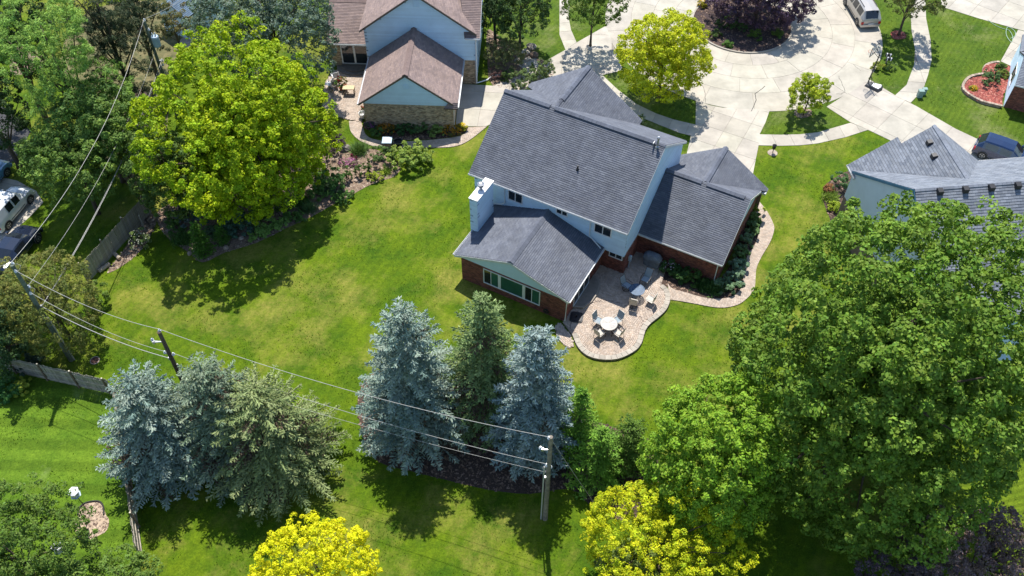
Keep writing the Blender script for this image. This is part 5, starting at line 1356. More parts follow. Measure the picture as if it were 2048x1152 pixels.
# ================================================================== VEHICLES
def car(label, cat, loc, yaw, L, W, prof, roof, paint, z_sill=.30, wheel=.33, wb=(.82, .82), rack=False, tail=True, glassm=None, name='parked_car', tumble=.80, fascia_m=None):
    """prof: list of (x, z_belt, z_top or None); roof cabin between stations with z_top"""
    o = empty(name, (0, 0, 0)); tag(o, label, cat)
    hw = W / 2; rings = []
    def section(x, zb, zt, nar):
        w = hw * nar
        if zt is None:
            return [(x, w * .90, z_sill - .08), (x, w, z_sill + .08), (x, w * 1.0, zb * .80), (x, w * .93, zb), (x, w * .80, zb + .02), (x, w * .5, zb + .045), (x, 0, zb + .055)]
        wr = w * tumble
        return [(x, w * .90, z_sill - .08), (x, w, z_sill + .08), (x, w * 1.0, zb * .80), (x, w * .96, zb), (x, wr, zt - .09), (x, wr * .86, zt - .01), (x, 0, zt + .02)]
    for st_ in prof:
        x, zb, zt = st_[0], st_[1], st_[2]; nar = st_[3] if len(st_) > 3 else 1.0
        s = section(x, zb, zt, nar); rings.append((x, zt, s + [(p[0], -p[1], p[2]) for p in s[-2::-1]]))
    body = MB(); glass = {}; nR = 13
    for i in range(len(rings) - 1):
        a, b = rings[i], rings[i + 1]
        kind = prof[i][4] if len(prof[i]) > 4 else ''
        for j in range(nR - 1):
            q = [Vector(a[2][j]), Vector(a[2][j + 1]), Vector(b[2][j + 1]), Vector(b[2][j])]
            side_glass = j in (3, 8) and kind in ('side', 'windshield_side')
            end_glass = kind == 'windshield' and 3 < j < 8 or kind == 'rear' and 3 < j < 8 or kind in ('windshield', 'rear') and False
            body.quad(q[3], q[2], q[1], q[0])
            if side_glass or end_glass:
                key = ('side_window', i, j) if side_glass else (('windshield' if kind == 'windshield' else 'rear_window'), i, 0)
                cen = sum(q, Vector()) / 4; n_ = (q[1] - q[0]).cross(q[3] - q[0]).normalized()
                if n_.dot(cen - Vector((0, 0, .9))) < 0: n_ = -n_
                sh_ = .09 if side_glass else .0
                qq = [cen.lerp(p, 1 - sh_) + n_ * .012 for p in q] if side_glass else [p + n_ * .012 for p in q]
                if end_glass:
                    qq = [Vector((p.x, p.y * .93, p.z)).lerp(Vector((cen.x, p.y * .93, cen.z)), .08) for p in qq]
                glass.setdefault(key, MB()).quad(*qq)
    f, l = rings[-1][2], rings[0][2]
    body.poly([Vector(p) for p in f]); body.poly([Vector(p) for p in l[::-1]])
    bo = body.build('body', paint, o, rel=False)
    bo.data.polygons.foreach_set('use_smooth', [True] * len(bo.data.polygons))
    e_ = bo.modifiers.new('edges', 'EDGE_SPLIT'); e_.split_angle = R(32)
    for (k, i, j), m_ in glass.items(): m_.build(k, glassm or M_carglass, o, rel=False)
    for sx in (1, -1):
        for sy in (1, -1):
            cx_ = sx * (L / 2 - (wb[0] if sx > 0 else wb[1])); cy = sy * (hw - .09)
            m_ = MB()
            def cyl(y0, y1, r0, r1=None, n=22):
                vs = []; r1_ = r0 if r1 is None else r1
                for y, r_ in ((y0, r0), (y1, r1_)):
                    vs += [(cx_ + r_ * math.cos(2 * math.pi * k / n), y, wheel + r_ * math.sin(2 * math.pi * k / n)) for k in range(n)]
                m_.add(vs, [(k, (k + 1) % n, n + (k + 1) % n, n + k) for k in range(n)] + [tuple(range(n)), tuple(range(n, 2 * n))])
            cyl(cy - sy * .12, cy + sy * .105, wheel); w_ = m_.build('wheel', M_tyre, o, rel=False)
            m_ = MB(); cyl(cy + sy * .106, cy + sy * .118, wheel * .66); 
            rm = m_.build('rim', M_rim, w_, rel=False)
            m_ = MB()
            for k in range(5):
                a = 2 * math.pi * (k + .5) / 5; c_ = Vector((cx_ + wheel * .40 * math.cos(a), cy + sy * .1195, wheel + wheel * .40 * math.sin(a)))
                m_.poly([c_ + Vector((.075 * wheel / .33 * math.cos(q), 0, .075 * wheel / .33 * math.sin(q))) for q in [2 * math.pi * j / 8 for j in range(8)]])
            m_.build('rim_opening', M_tyre, w_, rel=False)
            # wheel arch lip
            m_ = MB()
            pts = [(cx_ + (wheel + .06) * math.cos(q), sy * (hw + .004), wheel + (wheel + .06) * math.sin(q)) for q in [math.pi * k / 12 for k in range(-1, 14)]]
            m_.tube(pts, .035, 5); m_.build('wheel_arch', fascia_m or M_dgrey, o, rel=False)
            m_ = MB(); n = 20; m_.poly([(cx_ + (wheel + .05) * math.cos(2 * math.pi * k / n), sy * (hw + .002), wheel + (wheel + .05) * math.sin(2 * math.pi * k / n)) for k in range(n)]); m_.build('arch_liner', M_tyre, o, rel=False)
    xf, xr = L / 2, -L / 2; zb0 = prof[0][1]; zb1 = prof[-1][1]
    for sy in (1, -1):
        m_ = MB(); m_.box(xf - .28, xf - .02, sy * hw * .62 - .16, sy * hw * .62 + .16, zb1 * .72, zb1 * .93); m_.build('headlight', M_lens, o, rel=False)
        m_ = MB(); m_.box(xr - .02, xr + .2, sy * hw * .84 - .11, sy * hw * .84 + .11, zb0 * .72, zb0 * .98); m_.build('tail_light', M_red, o, rel=False)
        m_ = MB(); xm = next((s[0] for s in prof[::-1] if s[2]), .6) - .15; zb_ = prof[len(prof) // 2][1]; m_.box(xm - .1, xm + .08, sy * (hw + .03) - (0 if sy > 0 else .17), sy * (hw + .03) + (.17 if sy > 0 else 0), zb_, zb_ + .15); m_.build('wing_mirror', paint, o, rel=False)
        m_ = MB(); m_.box(-L * .22, L * .18, sy * (hw + .004) - .008, sy * (hw + .004) + .008, z_sill + .14, z_sill + .2); m_.build('side_moulding', fascia_m or M_dgrey, o, rel=False)
        if rack: m_ = MB(); m_.box(-L * .30, L * .10, sy * hw * .62 - .02, sy * hw * .62 + .02, roof + .02, roof + .07); m_.build('roof_rail', M_dgrey, o, rel=False)
    m_ = MB(); m_.box(xr - .07, xr + .1, -hw * .92, hw * .92, z_sill, z_sill + .24); m_.build('rear_bumper', fascia_m or paint, o, rel=False)
    m_ = MB(); m_.box(xf - .1, xf + .06, -hw * .9, hw * .9, z_sill, z_sill + .22); m_.build('front_bumper', fascia_m or paint, o, rel=False)
    m_ = MB(); m_.box(xr - .035, xr - .015, -.26, .26, zb0 * .66, zb0 * .66 + .13); m_.build('number_plate', M_lens, o, rel=False)
    o.location = loc; o.rotation_euler = (0, 0, yaw)
    return o
P_white = mat('white_car_paint', (.72, .74, .76), .3, .03, 2, coat=.6)
P_silver = mat('silver_car_paint', (.50, .47, .43), .3, .04, 2, metal=.35, coat=.6)
P_blue = mat('blue_car_paint', (.006, .022, .075), .22, .06, 2, metal=.2, coat=1.0)
P_black = mat('navy_black_car_paint', (.010, .016, .035), .2, .06, 2, coat=1.0)
P_sky = mat('sky_blue_car_paint', (.10, .26, .42), .3, .06, 2, coat=.8)
# silver minivan seen from behind, heading away
van_p = [(-2.45, .80, None, .93), (-2.40, 1.02, 1.05, .97, 'rear'), (-2.02, 1.04, 1.72, 1.0, ''), (-1.9, 1.04, 1.74, 1, 'side'), (-.75, 1.02, 1.77, 1, ''), (-.68, 1.02, 1.77, 1, 'side'), (.3, 1.0, 1.76, 1, ''), (.37, 1.0, 1.75, 1, 'side'), (1.05, .99, 1.62, 1, 'windshield'), (1.62, .98, 1.05, .99, ''), (2.2, .86, None, .95), (2.5, .62, None, .82)]
p0 = at(1729, 52); car('silver minivan with dark rear window parked at the top of the cul de sac', 'minivan', (p0.x, p0.y + 1.9, .03), R(96), 5.0, 1.98, van_p, 1.76, P_silver, rack=True, tumble=.74, name='parked_minivan')
suv_p = [(-2.25, .85, None, .92), (-2.2, 1.0, 1.04, .96, 'rear'), (-1.75, 1.02, 1.58, 1, ''), (-1.6, 1.02, 1.62, 1, 'side'), (-.55, 1.0, 1.66, 1, ''), (-.48, 1.0, 1.66, 1, 'side'), (.45, .98, 1.63, 1, 'windshield'), (1.15, .98, 1.06, .98, ''), (1.9, .88, None, .95), (2.3, .65, None, .82)]
w0, = (at(1961, 317, .02),); yw = R(-33)
cc0 = Vector((w0.x, w0.y, 0)) + Vector((math.cos(yw), math.sin(yw), 0)) * (2.3 - .82) + Vector((-math.sin(yw), math.cos(yw), 0)) * (.93 - .05)
car('dark blue hatchback in the driveway beyond the pale grey roof', 'car', (cc0.x, cc0.y, .03), yw, 4.6, 1.86, suv_p, 1.64, P_blue)
wv_p = [(-2.15, .8, None, .96), (-2.12, 1.05, 1.1, .98, 'rear'), (-1.95, 1.08, 1.78, 1, ''), (-1.3, 1.06, 1.80, 1, ''), (-.85, 1.05, 1.80, 1, 'side'), (-.15, 1.03, 1.80, 1, ''), (-.05, 1.03, 1.80, 1, 'side'), (.62, 1.02, 1.70, 1, 'windshield'), (1.25, 1.02, 1.08, .99, ''), (1.85, .90, None, .96), (2.2, .66, None, .84)]
wf, wr_ = at(64, 404, .02), at(17, 460, .02); yw = math.atan2(wf.y - wr_.y, wf.x - wr_.x)
ctr = (wf + wr_) / 2 + Vector((-math.sin(yw), math.cos(yw), 0)) * .82; ctr += Vector((math.cos(yw), math.sin(yw), 0)) * .05
car('white panel van with blue tinted windscreen parked at the left edge', 'van', (ctr.x, ctr.y, .03), yw, 4.35, 1.78, wv_p, 1.8, P_white, name='parked_van', wb=(.75, .75))
bk_p = [(-2.3, .78, None, .9), (-2.1, .92, None, .97), (-1.5, .95, .98, 1, 'rear'), (-.75, .96, 1.40, 1, 'side'), (.35, .95, 1.42, 1, 'windshield'), (1.15, .93, 1.0, .98, ''), (1.9, .84, None, .95), (2.3, .6, None, .8)]
bf = at(78, 484, .02); yb_ = yw + R(2); cb = Vector((bf.x, bf.y, 0)) - Vector((math.cos(yb_), math.sin(yb_), 0)) * (2.3 - .85) + Vector((-math.sin(yb_), math.cos(yb_), 0)) * .85
car('navy black sedan parked beside the white van, its nose toward the grass', 'car', (cb.x, cb.y, .03), yb_, 4.6, 1.84, bk_p, 1.42, P_black)
cs = at(-8, 372); car('blue car roof showing in the shade at the left edge above the white van', 'car', (cs.x - .6, cs.y, .03), yw, 4.5, 1.8, suv_p, 1.6, P_sky)

# ================================================================== STREET AND YARD OBJECTS
# basketball hoop
hb = at(1738, 170); hb.z = .03
o = empty('basketball_hoop', hb); tag(o, 'portable basketball hoop with clear backboard at the edge of the cul de sac', 'basketball hoop')
mt = Matrix.Translation(hb + Vector((.35, -.35, 0))) @ Matrix.Rotation(R(-38), 4, 'Z')
mb = MB(); mb.add([mt @ Vector(q) for q in ((-.75, -.4, 0), (.6, -.55, 0), (.75, .0, 0), (.6, .55, 0), (-.75, .4, 0), (-.68, -.3, .16), (.5, -.42, .24), (.62, 0, .26), (.5, .42, .24), (-.68, .3, .16))], [(0, 1, 6, 5), (1, 2, 7, 6), (2, 3, 8, 7), (3, 4, 9, 8), (4, 0, 5, 9), (5, 6, 7, 8, 9), (4, 3, 2, 1, 0)]); mb.build('base_tank', M_dgrey, o)
mb = MB(); mb.add([mt @ Vector(q) for q in ((-.2, -.25, .215), (.45, -.36, .265), (.55, 0, .285), (.45, .36, .265), (-.2, .25, .215))], [(0, 1, 2, 3, 4)]); mb.build('base_lid', M_white, o)
f_ = hb + Vector((-.15, .05, .1)); top = hb + Vector((.0, .12, 3.1)) 
mb = MB(); mb.tube([f_, top], .055, 8); mb.build('support_pole', M_black, o)
mb = MB(); mb.tube([f_ + Vector((.35, -.3, 0)), f_.lerp(top, .28)], .025, 6); mb.tube([f_ + Vector((.55, -.55, .1)), f_.lerp(top, .28)], .02, 6); mb.build('brace', M_black, o)
fd = Vector((-.72, .69, 0)); fs_ = Vector((.69, .72, 0)); bc = top + fd * .55 + Vector((0, 0, .2))
mb = MB(); mb.tube([top, bc + Z * .2 - fd * .03], .025, 6); mb.tube([top - Z * .35, bc - Z * .25 - fd * .03], .025, 6); mb.tube([top - Z * .9 + Vector((.1, -.1, 0)), top - Z * .3 + Vector((.25, -.2, 0))], .03, 6); mb.build('arm', M_black, o)
mb = MB(); cs_ = [bc + fs_ * a - Z * b for a, b in ((-.65, -.42), (.65, -.42), (.65, .42), (-.65, .42))]; mb.tube(cs_ + [cs_[0]], .03, 6); ci = [bc + fs_ * a + Z * b for a, b in ((-.28, -.3), (.28, -.3), (.28, .15), (-.28, .15))]; mb.tube(ci + [ci[0]], .02, 5); mb.build('backboard_frame', M_black, o)
mb = MB(); mb.add([c + fd * t for t in (.0, .015) for c in cs_], [(0, 1, 2, 3), (7, 6, 5, 4)]); 
gm, n, b_ = nodes_of('clear_acrylic'); b_.inputs['Base Color'].default_value = (.8, .85, .88, 1); b_.inputs['Roughness'].default_value = .1; b_.inputs['Alpha'].default_value = .25; MATS['clear_acrylic'] = gm
mb.build('backboard', gm, o)
rc = bc + fd * .28 - Z * .3; mb = MB(); mb.tube([rc + Vector((.225 * math.cos(2 * math.pi * k / 16), .225 * math.sin(2 * math.pi * k / 16), 0)) for k in range(17)], .014, 5); mb.build('rim', mat('orange_steel', (.55, .13, .03), .5), o)
mb = MB()
for k in range(12):
    a = 2 * math.pi * k / 12; mb.tube([rc + Vector((.22 * math.cos(a), .22 * math.sin(a), 0)), rc + Vector((.14 * math.cos(a + .4), .14 * math.sin(a + .4), -.22)), rc + Vector((.12 * math.cos(a), .12 * math.sin(a), -.42))], .006, 4)
mb.build('net', M_birdw, o)
# twin mailboxes
mp = at(1768, 136)
o = empty('mailbox', mp); tag(o, 'pair of black mailboxes with white striped sides on one post beside the road', 'mailbox')
mb = MB(); mb.box(mp.x - .05, mp.x + .05, mp.y - .05, mp.y + .05, 0, 1.05); mb.build('post', M_pole, o)
for k, dy in enumerate((-.3, .28)):
    c = Matrix.Translation(mp + Vector((.02 + .1 * k, dy, 1.08))) @ Matrix.Rotation(R(-20), 4, 'Z'); pts = [(-.3, 0), (.3, 0)]
    mb = MB(); arch = [(.11 * math.cos(q), .16 + .11 * math.sin(q)) for q in [math.pi * j / 8 for j in range(9)]]; sec = [(.11, 0)] + arch + [(-.11, 0)]
    n = len(sec); mb.add([c @ Vector((-.26, y, z)) for y, z in sec] + [c @ Vector((.26, y, z)) for y, z in sec], [(i, (i + 1) % n, n + (i + 1) % n, n + i) for i in range(n)] + [tuple(range(n))[::-1], tuple(range(n, 2 * n))]); bx = mb.build('mail_box', M_black, o)
    for xx in (-.15, .15):
        mb = MB(); sec2 = [(y * 1.04, z * 1.02 + .001) for y, z in sec]; mb.add([c @ Vector((xx - .035, y, z)) for y, z in sec2] + [c @ Vector((xx + .035, y, z)) for y, z in sec2], [(i, (i + 1) % n, n + (i + 1) % n, n + i) for i in range(n)] + [tuple(range(n))[::-1], tuple(range(n, 2 * n))]); mb.build('white_stripe', M_white, bx)
# green utility pedestals
for (x, y, s, lab) in ((1838, 194, .9, 'grey green utility box beside the sidewalk, left one of the pair'), (1846, 188, .75, 'grey green utility box beside the sidewalk, right one of the pair')):
    p = at(x, y); o = empty('utility_box', p); tag(o, lab, 'utility box', 'utility boxes by the sidewalk')
    mb = MB(); mb.box(p.x - .24 * s, p.x + .24 * s, p.y - .2 * s, p.y + .2 * s, 0, .75 * s); mb.build('cabinet', M_teal, o, bevel=.02)
    mb = MB(); mb.box(p.x - .27 * s, p.x + .27 * s, p.y - .23 * s, p.y + .23 * s, .752 * s, .82 * s); mb.build('lid', M_teal, o, bevel=.02)
# garden lamp on stone base
p = at(1545, 306); o = empty('garden_lantern', p); tag(o, 'small black garden lantern on a pale stone base in the side lawn', 'lantern')
mb = MB(); mb.lathe([(.42, 0), (.4, .04), (.2, .06)], p, 12); mb.build('stone_base', M_stone, o)
mb = MB(); mb.tube([p, p + Z * .45], .035, 6); mb.lathe([(.1, .45), (.16, .55), (.15, .8), (.19, .82), (.05, .95)], p, 8); mb.build('lantern_body', M_black, o)
# air conditioner and round bin near the tan house
p = at(776, 296); o = empty('air_conditioner', p); tag(o, 'square grey air conditioner unit beside the curved brick path of the tan house', 'air conditioner')
mb = MB(); mb.box(p.x - .38, p.x + .38, p.y - .38, p.y + .38, .05, .8); b_ = mb.build('cabinet', M_dgrey, o, bevel=.03)
mb = MB(); mb.box(p.x - .40, p.x + .40, p.y - .40, p.y + .40, .802, .86); mb.build('top_panel', M_tank, o, bevel=.02)
mb = MB(); mb.lathe([(.30, .861), (.30, .875)], p, 20); mb.build('fan_grille', M_rim, o)
mb = MB()
for k in range(7): mb.box(p.x - .39, p.x + .39, p.y - .387, p.y - .381, .14 + k * .09, .17 + k * .09)
mb.build('louvre', M_rim, o)['kind'] = 'stuff'
p = at(797, 290); o = empty('round_planter', p); tag(o, 'black round pot with a looped handle beside the air conditioner', 'pot')
mb = MB(); mb.lathe([(.2, 0), (.3, .05), (.34, .45), (.36, .46), (.30, .44), (.28, .3)], p, 20); mb.build('pot', M_black, o)
mb = MB(); mb.tube([p + Vector((.42 * math.cos(q), .36 * math.sin(q), .42)) for q in [2 * math.pi * k / 18 for k in range(19)]], .025, 6); mb.build('handle_ring', M_metal, o)
# garden hose
pts = P2([(1975, 40), (1988, 50), (2005, 58), (2018, 62), (2025, 75), (2022, 85), (2012, 70), (2015, 55), (2028, 62), (2030, 72), (2020, 78)]); mb = MB(); mb.tube([(x, y, .05) for x, y in smooth_loop(pts, 6, False)], .025, 5); tag(mb.build('garden_hose', M_hose), 'pale green garden hose lying in loops on the lawn by the far driveway', 'hose')
# retaining wall of the red bed
wl = P2([(1969, 152), (1966, 142), (1970, 133), (1982, 127), (1996, 125), (2005, 127)]); w2 = P2([(1970, 151), (1952, 153), (1937, 158), (1927, 168), (1924, 178), (1930, 187), (1944, 197), (1962, 206), (1985, 212), (2003, 216)])
bed([(1969, 151), (1966, 142), (1970, 133), (1982, 128), (2003, 128), (2031, 139), (2020, 160), (2006, 190), (2003, 212), (1985, 210), (1961, 204), (1944, 195), (1930, 185), (1925, 176), (1928, 168), (1938, 159), (1952, 154)], M_mulch_r, RD, 2600, z=.16, zref=.16, s=.08)
rw = empty('garden_wall', Vector((*w2[3], 0))); tag(rw, 'low curved wall of pale blocks round the red mulch bed', 'garden wall')
for path, n_lv in ((w2, 2), (wl, 1)):
    pts = along(smooth_loop(path, 5, False), .32)
    for lv in range(n_lv):
        for k in range(len(pts) - 1):
            a, b = pts[k], pts[k + 1]; d = (b - a).normalized(); s = Vector((-d.y, d.x, 0)) * .11; o_ = d * (.16 * (lv % 2)); kk = random.uniform(.75, 1.25)
            m_ = MB(); q = [a + o_ + d * .01 - s, b + o_ - d * .01 - s, b + o_ - d * .01 + s, a + o_ + d * .01 + s]; m_.prism([(p.x, p.y) for p in q], .001 + .14 * lv, .135 + .14 * lv, (kk, kk * .97, kk * .93)); m_.build('block', M_stone, rw)
# boulders
def rock(name, label, px_, py_, r_, col=(1, 1, 1), sq=.6, z=0.0, group=None, cat='rock'):
    p = at(px_, py_, z); g = np.random.default_rng(int(px_ * 7 + py_)); mb = MB(); n = 10; vs = []; fs = []
    for i in range(1, 6):
        t = math.pi * i / 6
        for k in range(n):
            a = 2 * math.pi * k / n; rr = r_ * g.uniform(.82, 1.15)
            vs.append((p.x + rr * math.sin(t) * math.cos(a), p.y + rr * math.sin(t) * math.sin(a), p.z + max(-.02, r_ * sq * .55 + rr * sq * math.cos(t))))
    top_, bot_ = len(vs), len(vs) + 1; vs += [(p.x, p.y, p.z + r_ * sq * 1.5), (p.x, p.y, p.z - .02)]
    for i in range(4):
        for k in range(n): fs.append((i * n + k, (i + 1) * n + k, (i + 1) * n + (k + 1) % n, i * n + (k + 1) % n))
    for k in range(n): fs.append((top_, k, (k + 1) % n)); fs.append((bot_, 4 * n + (k + 1) % n, 4 * n + k))
    mb.add(vs, fs, col); o = mb.build(name, M_stone); tag(o, label, cat, group); return o
for a in ((1068, 112, .55, (.5, .42, .38), 'dark brown boulder beside the front walk, larger one'), (1052, 112, .35, (.8, .7, .6), 'tan boulder beside the front walk, smaller one'), (1062, 96, .6, (.85, .88, .9), 'pale flat boulder under the shrubs above the front walk'),
          (692, 299, .5, (.55, .6, .65), 'slate blue boulder at the top of the long bed'), (683, 301, .3, (1, .9, .8), 'pale stone at the top of the long bed beside the slate boulder'), (712, 362, .25, (1.1, 1, .95), 'pale stone in the long bed below the small shrubs'), (686, 370, .25, (1.1, 1, .9), 'pale stone near the left small shrub in the long bed'),
          (622, 383, .32, (.9, .9, .95), 'grey stone in the shade of the maple'), (565, 428, .28, (1, .95, .9), 'pale stone at the end of the clipped hedge'), (483, 477, .28, (1.1, 1.1, 1.1), 'pale stone right of the small cone evergreen'), (452, 496, .26, (1.1, 1, .95), 'pale stone between the two cone evergreens'), (380, 508, .24, (1.1, 1.0, .95), 'pale stone left of the taller cone evergreen'),
          (1993, 196, .2, (1.8, 1.7, 1.6), 'white stone in the red mulch bed'), (1145, 948, .3, (1.1, .9, .6), 'tan rock by the guy wire, upper one of the pile'), (1156, 962, .28, (.9, .75, .6), 'tan rock by the guy wire, lower one of the pile'), (1141, 962, .2, (1, .85, .7), 'small tan rock at the left of the rock pile')):
    rock('rock', a[4], a[0], a[1], a[2] * .8, a[3])
# half buried striped drain pipe by the rock pile
p = at(1150, 971, .1); mb = MB(); d = Vector((.8, .5, 0)).normalized()
for k in range(6): mb.tube([p + d * (k * .08 - .25), p + d * (k * .08 - .20)], [.15, .15], 12)
mb.tube([p - d * .25, p + d * .25], .13, 12); tag(mb.build('corrugated_pipe', M_dgrey), 'short dark corrugated drain pipe end beside the rock pile', 'drain pipe')
# things on the tan house patio
p = at(699, 187, .1); o = empty('wooden_table', p); tag(o, 'small pale wooden table standing on the tan patio in the sun', 'table')
mb = MB(); mb.box(p.x - .5, p.x + .5, p.y - .28, p.y + .28, p.z + .62, p.z + .67); mb.build('tabletop', mat('pale_pine', (.62, .48, .28), .7, .15, 6), o)
for sx in (-.45, .45):
    for sy in (-.23, .23): mb = MB(); mb.box(p.x + sx - .03, p.x + sx + .03, p.y + sy - .03, p.y + sy + .03, p.z, p.z + .62); mb.build('leg', M_frame, o)
p = at(690, 178, .1); mb = MB(); o = empty('potted_plant', p); tag(o, 'tall pot with a dry twiggy plant behind the wooden table', 'potted plant')
mb.lathe([(.16, 0), (.22, .4), (.24, .42), (.2, .41)], p, 12); mb.build('pot', M_terra, o); q_, c_, _ = crown_quads((p.x, p.y, p.z + .95), (.3, .3, .4), 25, .12, 20, .09, [(.30, .24, .10), (.2, .22, .06)], seed=4); quads_mesh('foliage', q_, c_, M_leaf, o)
for (x, y, colr, lab, potm) in ((680, 167, (.55, .03, .05), 'pot of red flowers on the tan patio', M_terra), (672, 176, (.15, .30, .04), 'pot of green leaves beside the red flowers', M_stone), (664, 184, (.6, .6, .65), 'pot of white flowers at the left side of the tan patio', M_stone), (683, 180, (.62, .5, .5), 'pot of pale pink flowers beside the wooden table', M_terra), (727, 225, (.5, .1, .08), 'pot of dull red flowers against the tan brick corner', M_terra), (735, 243, (.55, .5, .12), 'small pot of yellow flowers below the tan brick corner', M_black)):
    p = at(x, y, .1); o = empty('flower_pot', p); tag(o, lab, 'flower pot', 'pots around the tan house')
    mb = MB(); mb.lathe([(.13, 0), (.2, .3), (.22, .32), (.18, .31)], p, 12); mb.build('pot', potm, o)
    q_, c_, _ = crown_quads((p.x, p.y, p.z + .48), (.26, .26, .2), 22, .09, 18, .07, [(.05, .12, .02), (.1, .2, .04)], seed=int(x)); quads_mesh('foliage', q_, c_, M_leaf, o)
    q_, c_, _ = crown_quads((p.x, p.y, p.z + .56), (.25, .25, .17), 20, .06, 8, .07, [colr], seed=int(y)); quads_mesh('flower', q_, c_, M_leaf, o)['kind'] = 'stuff'
for (x, y, mm, lab, rz) in ((672, 160, M_birdw, 'white garden chair with pink cushion behind the red flowers', .4), (660, 175, M_birdw, 'white garden chair at the left edge of the tan patio', 1.2)):
    p = at(x, y, .1); chair('garden_chair', lab, p, rz, mm, M_birdw, .2)
p = at(726, 235, .06); o = empty('wicker_basket', p); tag(o, 'round white laundry basket shaped planter against the tan brick wall', 'basket')
mb = MB(); mb.lathe([(.22, 0), (.32, .35), (.34, .5), (.30, .5), (.27, .3)], p, 16); mb.build('basket', M_birdw, o)
q_, c_, _ = crown_quads((p.x, p.y, p.z + .55), (.27, .27, .15), 20, .07, 14, .07, [(.6, .6, .6), (.35, .4, .35)], seed=9); quads_mesh('foliage', q_, c_, M_leaf, o)
p = at(693, 152, .1); mb = MB(); o = empty('stone_doorstep', p); tag(o, 'dark curved stone doorstep under the glazed doors of the tan house', 'doorstep')
c = N_.p(-2.2, 8.3); pts = [(c.x + 1.7 * math.cos(q), c.y - .05 + 1.35 * math.sin(q)) for q in [math.pi + math.pi * k / 14 for k in range(15)]]; mb.prism(pts, .101, .2, (.45, .45, .47)); mb.build('lower_tread', M_cap, o)
mb = MB(); mb.prism([(c.x + (x - c.x) * .75, c.y + (y - c.y) * .72) for x, y in pts], .201, .32, (.4, .4, .42)); mb.build('upper_tread', M_cap, o)
# white things in the shade at the bottom right and wood stakes top
for (x, y, h_, lab) in ((981, 45, 2.0, 'bare wooden stake leaning beside the tan house, left one'), (985, 40, 2.2, 'bare wooden stake leaning beside the tan house, right one'), (992, 38, 1.6, 'short bare wooden stake beside the tan house')):
    p = at(x, y); o = MB(); o.tube([p, p + Vector((-.25, .1, h_))], .07, 7); tag(o.build('wooden_stake', M_pole), lab, 'stake')
EXCL.append(patio_poly); EXCL.append(pn); EXCL.append(s2)
# ================================================================== TREES AND PLANTS
def under(px_, py_, h): p = at(px_, py_, h); p.z = 0; return p
YG = [(.36, .47, .010), (.25, .39, .012), (.46, .53, .012), (.13, .27, .015)]
MG = [(.12, .225, .025), (.165, .28, .035), (.075, .16, .02), (.22, .32, .05)]
LG = [(.20, .35, .03), (.14, .27, .02), (.27, .42, .04)]
YE = [(.56, .56, .01), (.40, .48, .015), (.64, .62, .02), (.20, .34, .02)]
LIME = [(.50, .55, .015), (.36, .44, .02), (.58, .60, .03)]
DG = [(.05, .10, .03), (.035, .075, .025), (.08, .13, .05)]
GG = [(.16, .22, .17), (.10, .17, .10), (.22, .28, .21)]
OL = [(.16, .17, .04), (.10, .13, .03), (.22, .20, .06)]
PU = [(.10, .06, .10), (.07, .055, .11), (.16, .10, .12), (.05, .035, .07)]
BS = [(.46, .53, .44), (.30, .40, .34), (.18, .27, .24)]
GS = [(.28, .38, .15), (.19, .29, .11), (.36, .43, .18), (.12, .21, .08)]
NS = [(.22, .42, .05), (.30, .50, .07), (.14, .28, .05)]
PN = [(.22, .38, .07), (.15, .30, .06), (.30, .44, .08)]

# big yellow green maple
tree('maple_tree', 'huge yellow green maple with dense round crown, upper left of the lawn', 'tree', under(478, 262, 6.3), 6.3, (5.8, 6.3, 5.7), YG, nclump=1150, cr=.72, per=88, leaf=.20, seed=11, trunk_r=.32, lobes=16, lobe_a=.22, flat=-.8, stretch=1.1, psize=1.15,
     inner=.42,
     extra=((1.0, -1.6, -2.6, (4.2, 4.0, 2.6), 200),))
tree('grey_green_tree', 'grey green silver leaved tree behind the yellow green maple, touching the tan house', 'tree', under(528, 45, 7.0), 7.0, (5.4, 4.6, 4.4), GG, nclump=560, cr=.75, per=80, leaf=.19, seed=12, trunk_r=.25, lobes=14, lobe_a=.3)
tree('mid_green_tree', 'green leafy tree tucked against the left side of the big maple', 'tree', under(338, 350, 4.0), 4.0, (2.7, 2.9, 3.3), [(.11, .19, .04), (.16, .25, .06), (.07, .13, .03)], nclump=230, cr=.6, per=80, leaf=.17, seed=13, trunk_r=.14)
tree('oak_tree', 'great green tree filling the right side in front of the grey roofed house', 'tree', under(1772, 742, 10.6), 10.6, (7.2, 7.3, 9.3), MG, nclump=1900, cr=.80, per=84, leaf=.215, seed=14, trunk_r=.4, lobes=26, lobe_a=.16, flat=-.88, stretch=1.2, inner=.45, psize=1.1,
     extra=((.6, .6, -6.2, (6.4, 6.0, 3.4), 260), (4.5, 1.5, -1.5, (3.4, 4.2, 6.0), 220)))
tree('light_green_tree', 'light green leafy tree between the pines and the great green tree', 'tree', under(1420, 928, 6.6), 6.6, (3.4, 3.6, 5.6), LG, nclump=620, cr=.62, per=84, leaf=.17, seed=15, trunk_r=.2, lobes=12, lobe_a=.25, flat=-.85)
tree('yellow_tree', 'bright yellow leaved tree at the bottom edge right of the tan pole', 'tree', under(1315, 1085, 4.5), 4.5, (3.9, 3.2, 3.0), YE, nclump=560, cr=.45, per=86, leaf=.12, seed=16, trunk_r=.16, lobes=12, lobe_a=.3)
tree('yellow_tree', 'bright yellow round tree alone at the bottom edge left of the middle', 'tree', under(637, 1145, 4.2), 4.2, (3.0, 2.9, 2.4), [(.64, .64, .01), (.54, .58, .01), (.72, .68, .02)], nclump=420, cr=.4, per=86, leaf=.115, seed=17, trunk_r=.14, lobes=10, lobe_a=.15)
